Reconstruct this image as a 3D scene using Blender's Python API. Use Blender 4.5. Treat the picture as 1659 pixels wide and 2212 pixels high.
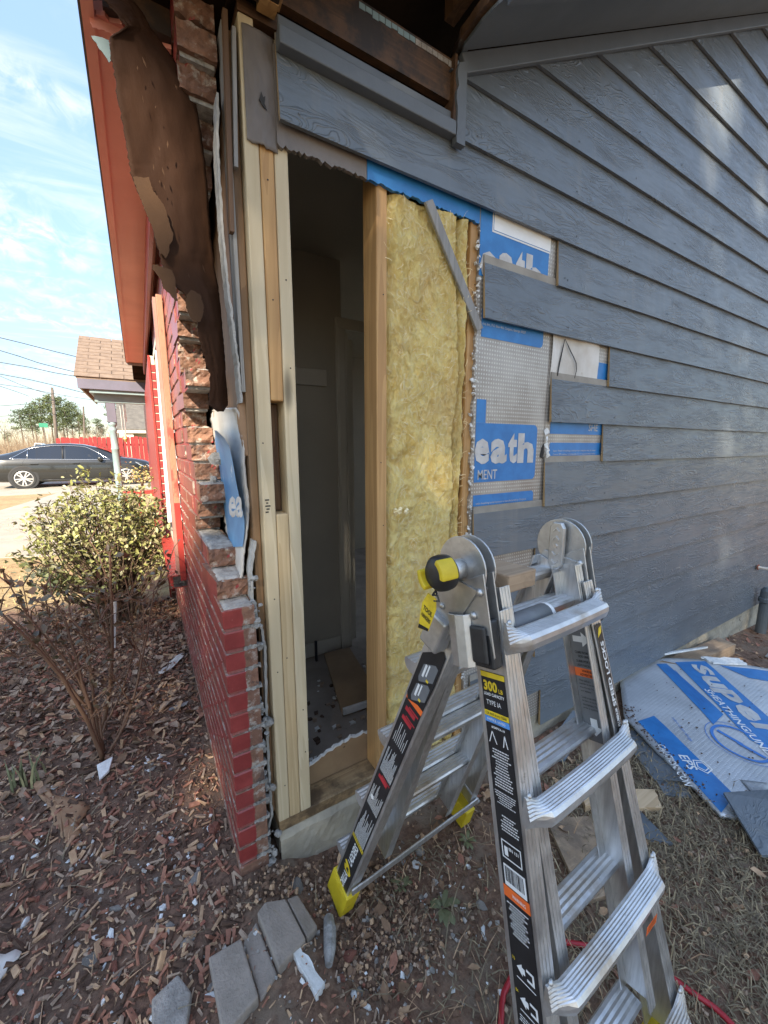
import bpy, bmesh, math, random
import numpy as np
from mathutils import Vector, Matrix, noise as mnoise
random.seed(7)
for o in list(bpy.data.objects): bpy.data.objects.remove(o)
scene = bpy.context.scene
COL = scene.collection
R = math.radians
PI = math.pi

# ------------------------------------------------------------------ camera
CAM = Vector((-0.14, -1.16, 1.40))
PW, PH, FPX = 1659.0, 2212.0, 852.0
PITCH, HEAD = math.atan(143/852.0), R(58.7)
cd = bpy.data.cameras.new('camera'); cam = bpy.data.objects.new('camera', cd); COL.objects.link(cam)
cam.location = CAM
cam.rotation_euler = (PI/2-PITCH, 0, HEAD-PI/2)
cd.sensor_fit = 'HORIZONTAL'; cd.sensor_width = 36.0; cd.lens = FPX/PW*36.0
cd.clip_start = 0.02; cd.clip_end = 3000
scene.camera = cam

# ------------------------------------------------------------------ sky, sun, exposure
SUN_D = Vector((0.62, 1.0, -0.74)).normalized()      # the way the light travels
ELEV = math.asin(-SUN_D.z)
AZ = math.atan2(-SUN_D.x, -SUN_D.y)
world = bpy.data.worlds.new('World'); scene.world = world; world.use_nodes = True
wn, wl = world.node_tree.nodes, world.node_tree.links
wn.clear()
wo = wn.new('ShaderNodeOutputWorld'); bg = wn.new('ShaderNodeBackground')
sky = wn.new('ShaderNodeTexSky'); sky.sky_type = 'NISHITA'; sky.sun_disc = False
sky.sun_elevation = ELEV; sky.sun_rotation = AZ
sky.air_density = 1.0; sky.dust_density = 0.25; sky.ozone_density = 2.6
tc = wn.new('ShaderNodeTexCoord'); sx = wn.new('ShaderNodeSeparateXYZ'); wl.new(tc.outputs['Generated'], sx.inputs[0])
def wmath(op, a, b):
    m = wn.new('ShaderNodeMath'); m.operation = op
    for i, v in enumerate((a, b)):
        if isinstance(v, (int, float)): m.inputs[i].default_value = v
        elif v is not None: wl.new(v, m.inputs[i])
    return m.outputs[0]
zc = wmath('ADD', wmath('MAXIMUM', sx.outputs[2], 0.02), 0.10)
cx = wn.new('ShaderNodeCombineXYZ')
wl.new(wmath('DIVIDE', sx.outputs[0], zc), cx.inputs[0]); wl.new(wmath('DIVIDE', sx.outputs[1], zc), cx.inputs[1])
def wnoise(scale, detail, rough, dist, off, sc=(1, 1, 1), rz=0):
    mp = wn.new('ShaderNodeMapping'); mp.inputs['Location'].default_value = off
    mp.inputs['Scale'].default_value = sc; mp.inputs['Rotation'].default_value = (0, 0, rz)
    wl.new(cx.outputs[0], mp.inputs[0])
    n = wn.new('ShaderNodeTexNoise'); n.inputs['Scale'].default_value = scale; n.inputs['Detail'].default_value = detail
    n.inputs['Roughness'].default_value = rough; n.inputs['Distortion'].default_value = dist
    wl.new(mp.outputs[0], n.inputs['Vector']); return n.outputs['Fac']
def wramp(f, a, b):
    m = wn.new('ShaderNodeMapRange'); m.interpolation_type = 'SMOOTHSTEP'
    wl.new(f, m.inputs[0]); m.inputs[1].default_value = a; m.inputs[2].default_value = b; return m.outputs[0]
big = wramp(wnoise(1.1, 3, .5, .3, (3.1, 1.7, 0), (1, 2.0, 1), .5), .42, .68)
fine = wramp(wnoise(6.5, 9, .62, .6, (1.3, .2, 0), (1.7, 1.0, 1), 1.1), .38, .72)
veil = wramp(wnoise(1.7, 8, .6, .8, (7.2, 4.4, 0), (.5, 2.6, 1), .35), .50, .80)
cl = wmath('MULTIPLY', big, fine)
cl = wmath('ADD', wmath('MULTIPLY', cl, .85), wmath('MULTIPLY', veil, .55))
cl = wmath('MINIMUM', wmath('ADD', wmath('MULTIPLY', cl, .85), .06), .80)
mx = wn.new('ShaderNodeMix'); mx.data_type = 'RGBA'
dim = wn.new('ShaderNodeMapRange'); wl.new(sx.outputs[2], dim.inputs[0])
for i_, v_ in zip((1, 2, 3, 4), (0.0, 1.0, .26, 1.38)): dim.inputs[i_].default_value = v_
vs_ = wn.new('ShaderNodeVectorMath'); vs_.operation = 'SCALE'; wl.new(sky.outputs[0], vs_.inputs[0]); wl.new(dim.outputs[0], vs_.inputs['Scale'])
wl.new(cl, mx.inputs[0]); wl.new(vs_.outputs[0], mx.inputs[6]); mx.inputs[7].default_value = (2.7, 2.75, 2.85, 1)
wb_ = wn.new('ShaderNodeVectorMath'); wb_.operation = 'MULTIPLY'; wl.new(mx.outputs[2], wb_.inputs[0]); wb_.inputs[1].default_value = (1.07, 1.0, .91)
wl.new(wb_.outputs[0], bg.inputs['Color']); bg.inputs['Strength'].default_value = 0.115
wl.new(bg.outputs[0], wo.inputs[0])

sd = bpy.data.lights.new('sun', 'SUN'); sd.energy = 2.8; sd.angle = R(0.55); sd.color = (1.0, 0.88, 0.70)
sun = bpy.data.objects.new('sun', sd); COL.objects.link(sun)
sun.rotation_euler = SUN_D.to_track_quat('-Z', 'Y').to_euler(); sun.location = (-20, -30, 30)
scene.view_settings.view_transform = 'Standard'; scene.view_settings.look = 'None'
scene.view_settings.exposure = 2.27; scene.view_settings.gamma = 1.0
scene.view_settings.use_curve_mapping = False
scene.render.resolution_x = 768; scene.render.resolution_y = 1024

# ------------------------------------------------------------------ helpers
_F = Vector((math.cos(HEAD)*math.cos(PITCH), math.sin(HEAD)*math.cos(PITCH), -math.sin(PITCH)))
_Rt = Vector((math.sin(HEAD), -math.cos(HEAD), 0)); _U = _Rt.cross(_F)
def at(x, y, ax, v):
    """a measured point of the photograph laid on the real plane axis=v"""
    d = _F + _Rt*((x-PW/2)/FPX) + _U*((PH/2-y)/FPX)
    return CAM + d*((v-CAM[ax])/d[ax])
def gz(x, y):
    b = 0.03
    f = min(1, max(0, (x-.05)/.25)); b -= (.092*f*f*(3-2*f)+.018*max(0, x-.3)+.05*min(2.5, max(0, x-2.6)))*min(1, max(0, (1.0-y)/.6))
    if y < 4 and abs(x) < 6: b += 0.010*mnoise.noise((x*3.1, y*3.1, 0))+0.006*mnoise.noise((x*9, y*9, 3))
    return b
def N(*p): return mnoise.noise(Vector(p))

class MB:
    """collects shapes, becomes one mesh object"""
    def __init__(s): s.v = []; s.f = []; s.m = []
    def add(s, vs, fs, mi=0):
        b = len(s.v); s.v += [tuple(v) for v in vs]; s.f += [tuple(i+b for i in f) for f in fs]; s.m += [mi]*len(fs); return s
    def box(s, a, b, mi=0):
        (x0, y0, z0), (x1, y1, z1) = a, b
        return s.add([(x0,y0,z0),(x1,y0,z0),(x1,y1,z0),(x0,y1,z0),(x0,y0,z1),(x1,y0,z1),(x1,y1,z1),(x0,y1,z1)],
                     [(0,3,2,1),(4,5,6,7),(0,1,5,4),(1,2,6,5),(2,3,7,6),(3,0,4,7)], mi)
    def hexa(s, p, mi=0):
        return s.add(p, [(0,3,2,1),(4,5,6,7),(0,1,5,4),(1,2,6,5),(2,3,7,6),(3,0,4,7)], mi)
    def beam(s, p0, p1, u, du, w, dw, mi=0):
        """bar p0..p1, cross-section from du=(a,b) along u and dw=(a,b) along w"""
        p0, p1, u, w = Vector(p0), Vector(p1), Vector(u), Vector(w)
        q = [p+u*a+w*b for p in (p0, p1) for a, b in ((du[0],dw[0]),(du[1],dw[0]),(du[1],dw[1]),(du[0],dw[1]))]
        return s.hexa(q, mi)
    def tube(s, pts, rad, n=8, mi=0, cap=True):
        pts = [Vector(p) for p in pts]; rr = rad if isinstance(rad, (list, tuple)) else [rad]*len(pts)
        vs = []; up = None
        for i, p in enumerate(pts):
            t = (pts[min(i+1, len(pts)-1)]-pts[max(i-1, 0)]).normalized()
            if up is None: up = t.orthogonal().normalized()
            a = (up-t*up.dot(t))
            a = a.normalized() if a.length > 1e-6 else t.orthogonal().normalized()
            up = a; b = t.cross(a)
            vs += [p+(a*math.cos(2*PI*k/n)+b*math.sin(2*PI*k/n))*rr[i] for k in range(n)]
        fs = [(i*n+k, i*n+(k+1) % n, (i+1)*n+(k+1) % n, (i+1)*n+k) for i in range(len(pts)-1) for k in range(n)]
        if cap: fs += [tuple(range(n))[::-1], tuple(range((len(pts)-1)*n, len(pts)*n))]
        return s.add(vs, fs, mi)
    def prism(s, poly, d, mi=0, back=True):
        """closed outline (3D points) pushed along d"""
        n = len(poly); d = Vector(d); P0 = [Vector(p) for p in poly]; P1 = [p+d for p in P0]
        return s.add(P0+P1, [tuple(range(n))[::-1], tuple(range(n, 2*n))]+[(i, (i+1) % n, n+(i+1) % n, n+i) for i in range(n)], mi)
    def flat(s, poly, mi=0): return s.add(poly, [tuple(range(len(poly)))], mi)
    def lathe(s, c, axis, prof, n=16, mi=0):
        """prof: (radius, height) along axis from c"""
        c, t = Vector(c), Vector(axis).normalized(); a = t.orthogonal().normalized(); b = t.cross(a); vs = []
        for r, h in prof: vs += [c+t*h+(a*math.cos(2*PI*k/n)+b*math.sin(2*PI*k/n))*r for k in range(n)]
        m = len(prof)
        fs = [(i*n+k, i*n+(k+1) % n, (i+1)*n+(k+1) % n, (i+1)*n+k) for i in range(m-1) for k in range(n)]
        fs += [tuple(range(n))[::-1], tuple(range((m-1)*n, m*n))]
        return s.add(vs, fs, mi)
    def grid(s, nx, ny, fn, mi=0, keep=None):
        vs = [fn(i/nx, j/ny) for j in range(ny+1) for i in range(nx+1)]
        fs = [(j*(nx+1)+i, j*(nx+1)+i+1, (j+1)*(nx+1)+i+1, (j+1)*(nx+1)+i) for j in range(ny) for i in range(nx) if keep is None or keep(i, j)]
        return s.add(vs, fs, mi)
    def mesh(s, name, mats, smooth=False):
        me = bpy.data.meshes.new(name); me.from_pydata(s.v, [], s.f)
        for m in (mats if isinstance(mats, (list, tuple)) else [mats]): me.materials.append(MAT[m] if isinstance(m, str) else m)
        if any(s.m): me.polygons.foreach_set('material_index', s.m)
        if smooth: me.polygons.foreach_set('use_smooth', [True]*len(me.polygons))
        me.update(); return me
    def build(s, name, mats, parent=None, smooth=False, bevel=0, solid=0, **kw):
        o = bpy.data.objects.new(name, s.mesh(name, mats, smooth)); link(o, parent, **kw)
        if solid:
            m = o.modifiers.new('solid', 'SOLIDIFY'); m.thickness = solid; m.offset = 0
        if bevel:
            m = o.modifiers.new('bevel', 'BEVEL'); m.width = bevel; m.segments = 2; m.limit_method = 'ANGLE'; m.angle_limit = R(40)
        return o
def link(o, parent=None, label=None, cat=None, group=None, kind=None):
    COL.objects.link(o)
    if parent is not None:
        o.parent = parent; o.matrix_parent_inverse = BASE[parent.name].inverted()
    BASE[o.name] = Matrix.Translation(o.location) @ o.rotation_euler.to_matrix().to_4x4()
    if parent is not None and o.type == 'MESH' and parent.type == 'MESH': pass
    for k, v in (('label', label), ('category', cat), ('group', group), ('kind', kind)):
        if v: o[k] = v
    return o
BASE = {}
def thing(name, loc, label, cat, group=None, kind=None):
    o = bpy.data.objects.new(name, None); o.empty_display_size = .1; o.location = loc
    return link(o, None, label, cat, group, kind)
def inst(mesh, name, loc, rot=(0, 0, 0), scale=None, parent=None, **kw):
    o = bpy.data.objects.new(name, mesh); o.location = loc; o.rotation_euler = rot
    if scale: o.scale = scale if isinstance(scale, (tuple, list)) else (scale,)*3
    return link(o, parent, **kw)

_TXT = {}
def text2d(s, size=1.0, bold=0.0, space=1.0):
    """flat lettering: 2D points and faces, left-bottom at 0,0"""
    k = (s, bold, space)
    if k not in _TXT:
        c = bpy.data.curves.new('t', 'FONT'); c.body = s; c.size = 1.0; c.offset = bold; c.space_character = space
        c.resolution_u = 2; c.fill_mode = 'FRONT'
        o = bpy.data.objects.new('t', c); COL.objects.link(o); bpy.context.view_layer.update()
        me = bpy.data.meshes.new_from_object(o)
        _TXT[k] = ([tuple(v.co)[:2] for v in me.vertices], [tuple(p.vertices) for p in me.polygons])
        bpy.data.objects.remove(o); bpy.data.curves.remove(c); bpy.data.meshes.remove(me)
    v, f = _TXT[k]
    x0 = min(p[0] for p in v); x1 = max(p[0] for p in v); y0 = min(p[1] for p in v); y1 = max(p[1] for p in v)
    return v, f, (x0, x1, y0, y1)
def put_text(mb, s, o, u, v, w, h, bold=0.0, mi=0, clip=None, fn=None):
    """lettering fitted into w x h at corner o, running along unit u, up along unit v"""
    pts, fs, (x0, x1, y0, y1) = text2d(s, 1.0, bold)
    o, u, v = Vector(o), Vector(u), Vector(v)
    q = [((px-x0)/(x1-x0)*w, (py-y0)/(y1-y0)*h) for px, py in pts]
    P = [fn(a, b) if fn else o+u*a+v*b for a, b in q]
    mb.add(P, fs, mi)
def jag(a, b, n, amp, seed, dirv):
    """ragged line a..b"""
    a, b, d = Vector(a), Vector(b), Vector(dirv); rn = random.Random(seed)
    return [a.lerp(b, i/n)+d*(rn.uniform(-amp, amp)+amp*1.2*N(i*.31, seed, 0)) for i in range(n+1)]

# ------------------------------------------------------------------ materials
MAT = {}
class NT:
    def __init__(s, name):
        m = bpy.data.materials.new(name); m.use_nodes = True; s.m = m; s.t = m.node_tree; s.n = s.t.nodes; s.l = s.t.links
        s.b = s.n['Principled BSDF']; MAT[name] = m
    def node(s, t, **kw):
        n = s.n.new('ShaderNode'+t)
        for k, v in kw.items():
            if k in n.inputs: n.inputs[k].default_value = v
            else: setattr(n, k, v)
        return n
    def link(s, a, b): s.l.new(a, b)
    def math(s, op, a, b=None, c=None):
        n = s.n.new('ShaderNodeMath'); n.operation = op
        for i, v in enumerate((a, b, c)):
            if v is None: continue
            if isinstance(v, (int, float)): n.inputs[i].default_value = v
            else: s.l.new(v, n.inputs[i])
        return n.outputs[0]
    def coord(s, stretch=(1, 1, 1), world=False, rand=True, rot=(0, 0, 0)):
        mp = s.node('Mapping'); mp.inputs['Scale'].default_value = stretch; mp.inputs['Rotation'].default_value = rot
        if world: s.link(s.node('NewGeometry').outputs['Position'], mp.inputs[0])
        else: s.link(s.node('TexCoord').outputs['Object'], mp.inputs[0])
        if rand:
            oi = s.node('ObjectInfo'); vm = s.node('VectorMath', operation='SCALE'); cb = s.node('CombineXYZ')
            s.link(oi.outputs['Random'], cb.inputs[0]); s.link(s.math('MULTIPLY', oi.outputs['Random'], 3.7), cb.inputs[1]); s.link(s.math('MULTIPLY', oi.outputs['Random'], 7.3), cb.inputs[2])
            s.link(cb.outputs[0], vm.inputs[0]); vm.inputs['Scale'].default_value = 9.0
            s.link(vm.outputs[0], mp.inputs['Location'])
        return mp.outputs[0]
    def noise(s, vec, scale, detail=4, rough=.55, dist=0):
        n = s.node('TexNoise', Scale=scale, Detail=detail, Roughness=rough, Distortion=dist); s.link(vec, n.inputs['Vector']); return n.outputs['Fac']
    def ramp(s, f, a, b, lo=0., hi=1.):
        n = s.node('MapRange'); n.interpolation_type = 'SMOOTHSTEP'; s.link(f, n.inputs[0])
        for i, v in zip((1, 2, 3, 4), (a, b, lo, hi)): n.inputs[i].default_value = v
        return n.outputs[0]
    def mix(s, f, a, b):
        n = s.node('Mix', data_type='RGBA')
        if isinstance(f, (int, float)): n.inputs[0].default_value = f
        else: s.link(f, n.inputs[0])
        for i, c in ((6, a), (7, b)):
            if isinstance(c, tuple): n.inputs[i].default_value = (*c, 1) if len(c) == 3 else c
            else: s.link(c, n.inputs[i])
        return n.outputs[2]
    def bump(s, h, strength=.3, dist=.01, prev=None):
        n = s.node('Bump', Strength=strength, Distance=dist); s.link(h, n.inputs['Height'])
        if prev is not None: s.link(prev, n.inputs['Normal'])
        return n.outputs[0]
    def done(s, col, rough=.6, normal=None, metal=0., spec=None):
        if isinstance(col, tuple): s.b.inputs['Base Color'].default_value = (*col, 1)
        else: s.link(col, s.b.inputs['Base Color'])
        if isinstance(rough, (int, float)): s.b.inputs['Roughness'].default_value = rough
        else: s.link(rough, s.b.inputs['Roughness'])
        s.b.inputs['Metallic'].default_value = metal
        if spec is not None: s.b.inputs['Specular IOR Level'].default_value = spec
        if normal is not None: s.link(normal, s.b.inputs['Normal'])
        return s.m
def plain(name, col, col2=None, rough=.6, scale=12, bump=.15, bscale=60, bdist=.004, metal=0., stretch=(1, 1, 1), spots=None, spec=None, world=False):
    t = NT(name); v = t.coord(stretch, world)
    c2 = col2 or tuple(c*.72 for c in col)
    c = t.mix(t.ramp(t.noise(v, scale, 5, .6), .32, .68), c2, col)
    if spots:
        c = t.mix(t.ramp(t.noise(v, spots[1], 5, .65), spots[2], spots[2]+.08), c, spots[0])
    nb = t.bump(t.noise(v, bscale, 5, .6), bump, bdist) if bump else None
    return t.done(c, rough, nb, metal, spec)
def wood(name, light, dark, ax='z', rough=.62, scale=1.0, knots=True, dirty=None):
    t = NT(name); st = {'z': (60, 60, 3.5), 'x': (3.5, 60, 60), 'y': (60, 3.5, 60)}[ax]
    v = t.coord(tuple(a*scale for a in st)); lo = t.coord(tuple(a*scale*.12 for a in st))
    g = t.noise(v, 1.0, 5, .65, .6); w = t.noise(lo, 1.0, 3, .5, 1.5)
    ring = t.math('FRACT', t.math('MULTIPLY', w, 9.0)); ring = t.ramp(ring, .1, .9)
    c = t.mix(t.math('MULTIPLY', ring, .55), light, dark)
    c = t.mix(t.math('MULTIPLY', t.ramp(g, .45, .75), .5), c, dark)
    if knots:
        vo = t.node('TexVoronoi', Scale=1.0); t.link(t.coord(tuple({True: a*.075, False: a*.30}[a > 20] for a in st)), vo.inputs['Vector'])
        c = t.mix(t.ramp(vo.outputs['Distance'], .10, .045), c, tuple(d*.35 for d in dark))
    if dirty:
        c = t.mix(t.ramp(t.noise(t.coord((5, 5, 5)), 1.0, 6, .7), .45, .62), c, dirty)
    t.done(c, rough, t.bump(g, .25, .002))

wood('new_lumber', (.56, .43, .25), (.43, .30, .15), 'z')
wood('pale_lumber', (.60, .50, .33), (.48, .38, .23), 'z')
wood('old_lumber', (.52, .31, .125), (.36, .19, .07), 'z')
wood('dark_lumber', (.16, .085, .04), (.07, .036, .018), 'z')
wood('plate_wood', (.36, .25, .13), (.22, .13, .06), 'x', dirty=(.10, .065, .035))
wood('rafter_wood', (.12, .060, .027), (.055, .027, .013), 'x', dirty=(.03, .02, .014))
wood('aged_stud', (.25, .15, .075), (.15, .085, .04), 'z')
wood('weathered_wood', (.30, .29, .27), (.17, .16, .15), 'z', knots=False)
wood('split_wood', (.66, .48, .29), (.45, .29, .15), 'x')
wood('ground_lumber', (.40, .29, .19), (.28, .19, .115), 'x', dirty=(.20, .145, .10))

# painted lap siding with an embossed cedar grain
t = NT('siding_paint'); oi = t.node('ObjectInfo')
v = t.coord((1.0, 1, 1)); v2 = t.coord((2.6, 8, 15)); v3 = t.coord((9, 60, 60))
d1 = t.noise(v2, 1.0, 2, .5, 1.1); ring = t.math('SINE', t.math('MULTIPLY', d1, 95.0))
ridg = t.math('MULTIPLY', t.ramp(ring, .1, .95), t.ramp(t.noise(t.coord((3, 8, 12)), 1.0, 2, .5), .38, .60))
fine = t.noise(v3, 1.0, 4, .6)
h = t.math('ADD', ridg, t.math('MULTIPLY', fine, .5))
c = t.mix(t.ramp(t.noise(v, 3.0, 5, .6), .3, .7), (.112, .130, .147), (.140, .160, .178))
c = t.mix(t.math('MULTIPLY', t.ramp(ridg, .2, .8), .18), c, (.19, .205, .22))
gn = t.node('NewGeometry'); sn = t.node('SeparateXYZ'); t.link(gn.outputs['Normal'], sn.inputs[0])
c = t.mix(t.ramp(sn.outputs[0], -.7, -.9), c, (.40, .26, .12))                # sawn ends show raw fibre
c = t.mix(t.ramp(t.noise(t.coord((2, 2, 2)), 1.6, 6, .7), .60, .78), c, (.175, .175, .165))
c = t.mix(t.math('MULTIPLY', t.ramp(t.noise(t.coord((16, 1, .9)), 1.0, 5, .65), .52, .72), .30), c, (.21, .205, .19))
c = t.mix(t.math('MULTIPLY', t.ramp(t.noise(t.coord((.7, 1, 2.2)), 1.0, 4, .6), .5, .75), .35), c, (.085, .098, .112))
t.done(c, t.ramp(fine, .3, .7, .28, .46), t.bump(h, .65, .0042))

plain('trim_paint', (.125, .137, .148), (.105, .116, .127), .5, 6, .25, 90, .002, spots=((.15, .15, .145), 9, .66))
plain('soffit_paint', (.125, .14, .15), (.10, .115, .125), .55, 4, .25, 120, .002)
plain('concrete', (.42, .37, .28), (.30, .27, .21), .9, 9, .6, 50, .006, spots=((.10, .09, .065), 7, .60))
plain('walk_concrete', (.40, .355, .285), (.33, .29, .23), .9, 2.5, .2, 60, .004)
plain('asphalt', (.10, .10, .10), (.075, .075, .075), .9, 3, .2, 80, .004)
plain('mortar', (.38, .36, .33), (.22, .21, .19), .95, 35, .9, 120, .008)
plain('mortar_pale', (.44, .405, .36), (.28, .25, .22), .95, 30, .8, 120, .008)
plain('drywall_paper', (.30, .20, .11), (.24, .155, .085), .8, 7, .2, 60, .002, spots=((.05, .035, .02), 16, .66))
plain('gypsum', (.70, .69, .66), (.55, .54, .51), .9, 20, .5, 120, .003)
plain('inner_wall', (.43, .39, .32), (.38, .345, .285), .7, 2, .05, 80, .002)
plain('inner_trim', (.56, .52, .44), (.51, .47, .40), .5, 4, .05, 60, .002)
plain('inner_floor', (.34, .285, .235), (.24, .20, .165), .85, 5, .4, 60, .006, spots=((.06, .052, .045), 22, .68))
plain('foam_grey', (.46, .45, .42), (.34, .33, .30), .9, 30, .6, 120, .004)
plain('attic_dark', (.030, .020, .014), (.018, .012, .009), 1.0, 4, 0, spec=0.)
plain('foam_white', (.80, .80, .77), (.66, .66, .63), .85, 40, .6, 150, .004)
plain('kraft', (.36, .215, .115), (.27, .155, .08), .72, 9, .25, 30, .004)
plain('brown_board', (.046, .019, .008), (.030, .012, .005), .8, 3, .25, 60, .003, stretch=(1.5, 1.5, .7), spots=((.085, .044, .021), 20, .76), spec=.2)
plain('brown_flap', (.080, .042, .021), (.056, .029, .015), .8, 5, .3, 60, .003, spec=.2)
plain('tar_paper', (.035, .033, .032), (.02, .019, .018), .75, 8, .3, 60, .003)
plain('aged_liner', (.20, .17, .15), (.11, .095, .085), .55, 5, .35, 25, .006, stretch=(1, 1, .4), spots=((.33, .34, .36), 6, .60))
plain('print_blue', (.030, .20, .50), (.022, .155, .41), .38, 14, .2, 40, .002, spots=((.20, .36, .55), 22, .72))
plain('print_blue_pale', (.11, .30, .52), (.07, .22, .43), .45, 14, .2, 40, .002, spots=((.50, .58, .66), 9, .60))
plain('letter_grey', (.58, .57, .55), (.44, .42, .40), .45, 16, .2, 60, .002)
plain('letter_white', (.80, .80, .78), (.74, .74, .72), .5, 10, 0)
plain('letter_blue', (.05, .20, .55), (.04, .17, .48), .5, 10, 0)
plain('paper_white', (.66, .63, .58), (.50, .46, .40), .6, 6, .5, 18, .006, spots=((.36, .29, .21), 5, .60))
# foil facing with rows of pin holes
t = NT('foil'); v = t.coord((1, 1, 1), rand=False); s2 = t.node('SeparateXYZ'); t.link(v, s2.inputs[0])
def dotgrid(t, a, b, pitch, r):
    fx = t.math('SUBTRACT', t.math('FRACT', t.math('DIVIDE', a, pitch)), .5); fy = t.math('SUBTRACT', t.math('FRACT', t.math('DIVIDE', b, pitch*1.12)), .5)
    return t.ramp(t.math('SQRT', t.math('ADD', t.math('MULTIPLY', fx, fx), t.math('MULTIPLY', fy, fy))), r, r*.55)
dg = dotgrid(t, s2.outputs[0], s2.outputs[2], .0135, .30)
c = t.mix(t.ramp(t.noise(v, 5, 6, .65), .3, .7), (.27, .235, .20), (.43, .40, .36))
c = t.mix(t.math('MULTIPLY', dg, .75), c, (.66, .64, .58))
t.done(c, .42, t.bump(t.math('SUBTRACT', t.noise(v, 14, 5, .6), t.math('MULTIPLY', dg, .25)), .35, .004), .25)
t = NT('foil_ground'); v = t.coord((1, 1, 1), rand=False); s2 = t.node('SeparateXYZ'); t.link(v, s2.inputs[0])
dg = dotgrid(t, s2.outputs[0], s2.outputs[1], .0145, .30)
c = t.mix(t.ramp(t.noise(v, 4, 6, .65), .3, .7), (.42, .44, .46), (.58, .60, .62))
c = t.mix(t.math('MULTIPLY', dg, .22), c, (.75, .76, .76))
c = t.mix(t.ramp(t.noise(v, 9, 7, .7), .66, .76), c, (.20, .17, .13))
t.done(c, .36, t.bump(t.math('SUBTRACT', t.noise(v, 10, 6, .6), t.math('MULTIPLY', dg, .2)), .45, .008), .35)

# brick: red paint outside and on the return, bare clay where it broke away
t = NT('brick_clay'); gn = t.node('NewGeometry'); pn = t.node('SeparateXYZ'); t.link(gn.outputs['Position'], pn.inputs[0])
nn = t.node('SeparateXYZ'); t.link(gn.outputs['True Normal'], nn.inputs[0])
v = t.coord((1, 1, 1)); vw = t.coord((1, 1, 1), world=True, rand=False); oi = t.node('ObjectInfo')
clay = t.mix(t.ramp(t.noise(v, 38, 6, .65), .3, .7), (.15, .075, .048), (.28, .145, .09))
clay = t.mix(t.math('MULTIPLY', oi.outputs['Random'], .5), clay, (.14, .075, .055))
clay = t.mix(t.ramp(t.noise(v, 26, 7, .7), .50, .66), clay, (.40, .35, .30))
clay = t.mix(t.ramp(t.noise(v, 14, 6, .7), .56, .66), clay, (.09, .06, .048))
paint = t.mix(t.ramp(t.noise(vw, 16, 6, .6), .3, .7), (.215, .034, .032), (.295, .052, .047))
paint = t.mix(t.math('MULTIPLY', t.ramp(t.noise(vw, 70, 6, .75), .66, .74), .6), paint, (.42, .25, .20))
front = t.ramp(nn.outputs[0], -.55, -.7)
edge = t.math('ADD', pn.outputs[0], t.math('MULTIPLY', t.math('SUBTRACT', t.noise(vw, 45, 4, .6), .5), .014))
ret = t.math('MULTIPLY', t.math('MULTIPLY', t.ramp(nn.outputs[1], -.5, -.7), t.ramp(edge, .072, .069)), t.math('MULTIPLY', t.ramp(pn.outputs[2], .942, .936), t.ramp(pn.outputs[1], -.005, -.009)))
far = t.math('MULTIPLY', t.ramp(nn.outputs[1], -.5, -.7), t.ramp(pn.outputs[1], 2.2, 2.3))
mask = t.math('MINIMUM', t.math('ADD', t.math('ADD', front, ret), far), 1.0)
mask = t.math('MULTIPLY', mask, t.ramp(pn.outputs[2], .062, .075))
c = t.mix(mask, clay, paint)
rg = t.node('Mix', data_type='FLOAT'); t.link(mask, rg.inputs[0]); rg.inputs[2].default_value = .92; rg.inputs[3].default_value = .30
bs_ = t.node('Mix', data_type='FLOAT'); t.link(mask, bs_.inputs[0]); bs_.inputs[2].default_value = .6; bs_.inputs[3].default_value = .16
bn_ = t.node('Bump', Distance=.006); t.link(bs_.outputs[0], bn_.inputs['Strength']); t.link(t.noise(v, 55, 7, .7), bn_.inputs['Height'])
t.done(c, rg.outputs[0], bn_.outputs[0])
MAT['brick_mortar'] = None
t = NT('brick_mortar'); gn = t.node('NewGeometry'); nn = t.node('SeparateXYZ'); t.link(gn.outputs['True Normal'], nn.inputs[0]); pn = t.node('SeparateXYZ'); t.link(gn.outputs['Position'], pn.inputs[0])
v = t.coord((1, 1, 1), world=True, rand=False)
gray = t.mix(t.ramp(t.noise(v, 60, 6, .7), .3, .7), (.20, .19, .17), (.42, .40, .37))
paint = t.mix(t.ramp(t.noise(v, 16, 6, .6), .3, .7), (.26, .03, .026), (.36, .06, .05))
ret = t.math('MULTIPLY', t.math('MULTIPLY', t.ramp(nn.outputs[1], -.5, -.7), t.ramp(pn.outputs[0], .072, .069)), t.math('MULTIPLY', t.ramp(pn.outputs[2], .942, .936), t.ramp(pn.outputs[1], .02, .012)))
far = t.math('MULTIPLY', t.ramp(nn.outputs[1], -.5, -.7), t.ramp(pn.outputs[1], 2.2, 2.3))
mask = t.math('MULTIPLY', t.math('MINIMUM', t.math('ADD', t.math('ADD', t.ramp(nn.outputs[0], -.55, -.7), t.math('MULTIPLY', ret, .75)), far), 1.0), t.ramp(pn.outputs[2], .062, .075))
t.done(t.mix(mask, gray, paint), .55, t.bump(t.noise(v, 90, 7, .7), .6, .006))

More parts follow.
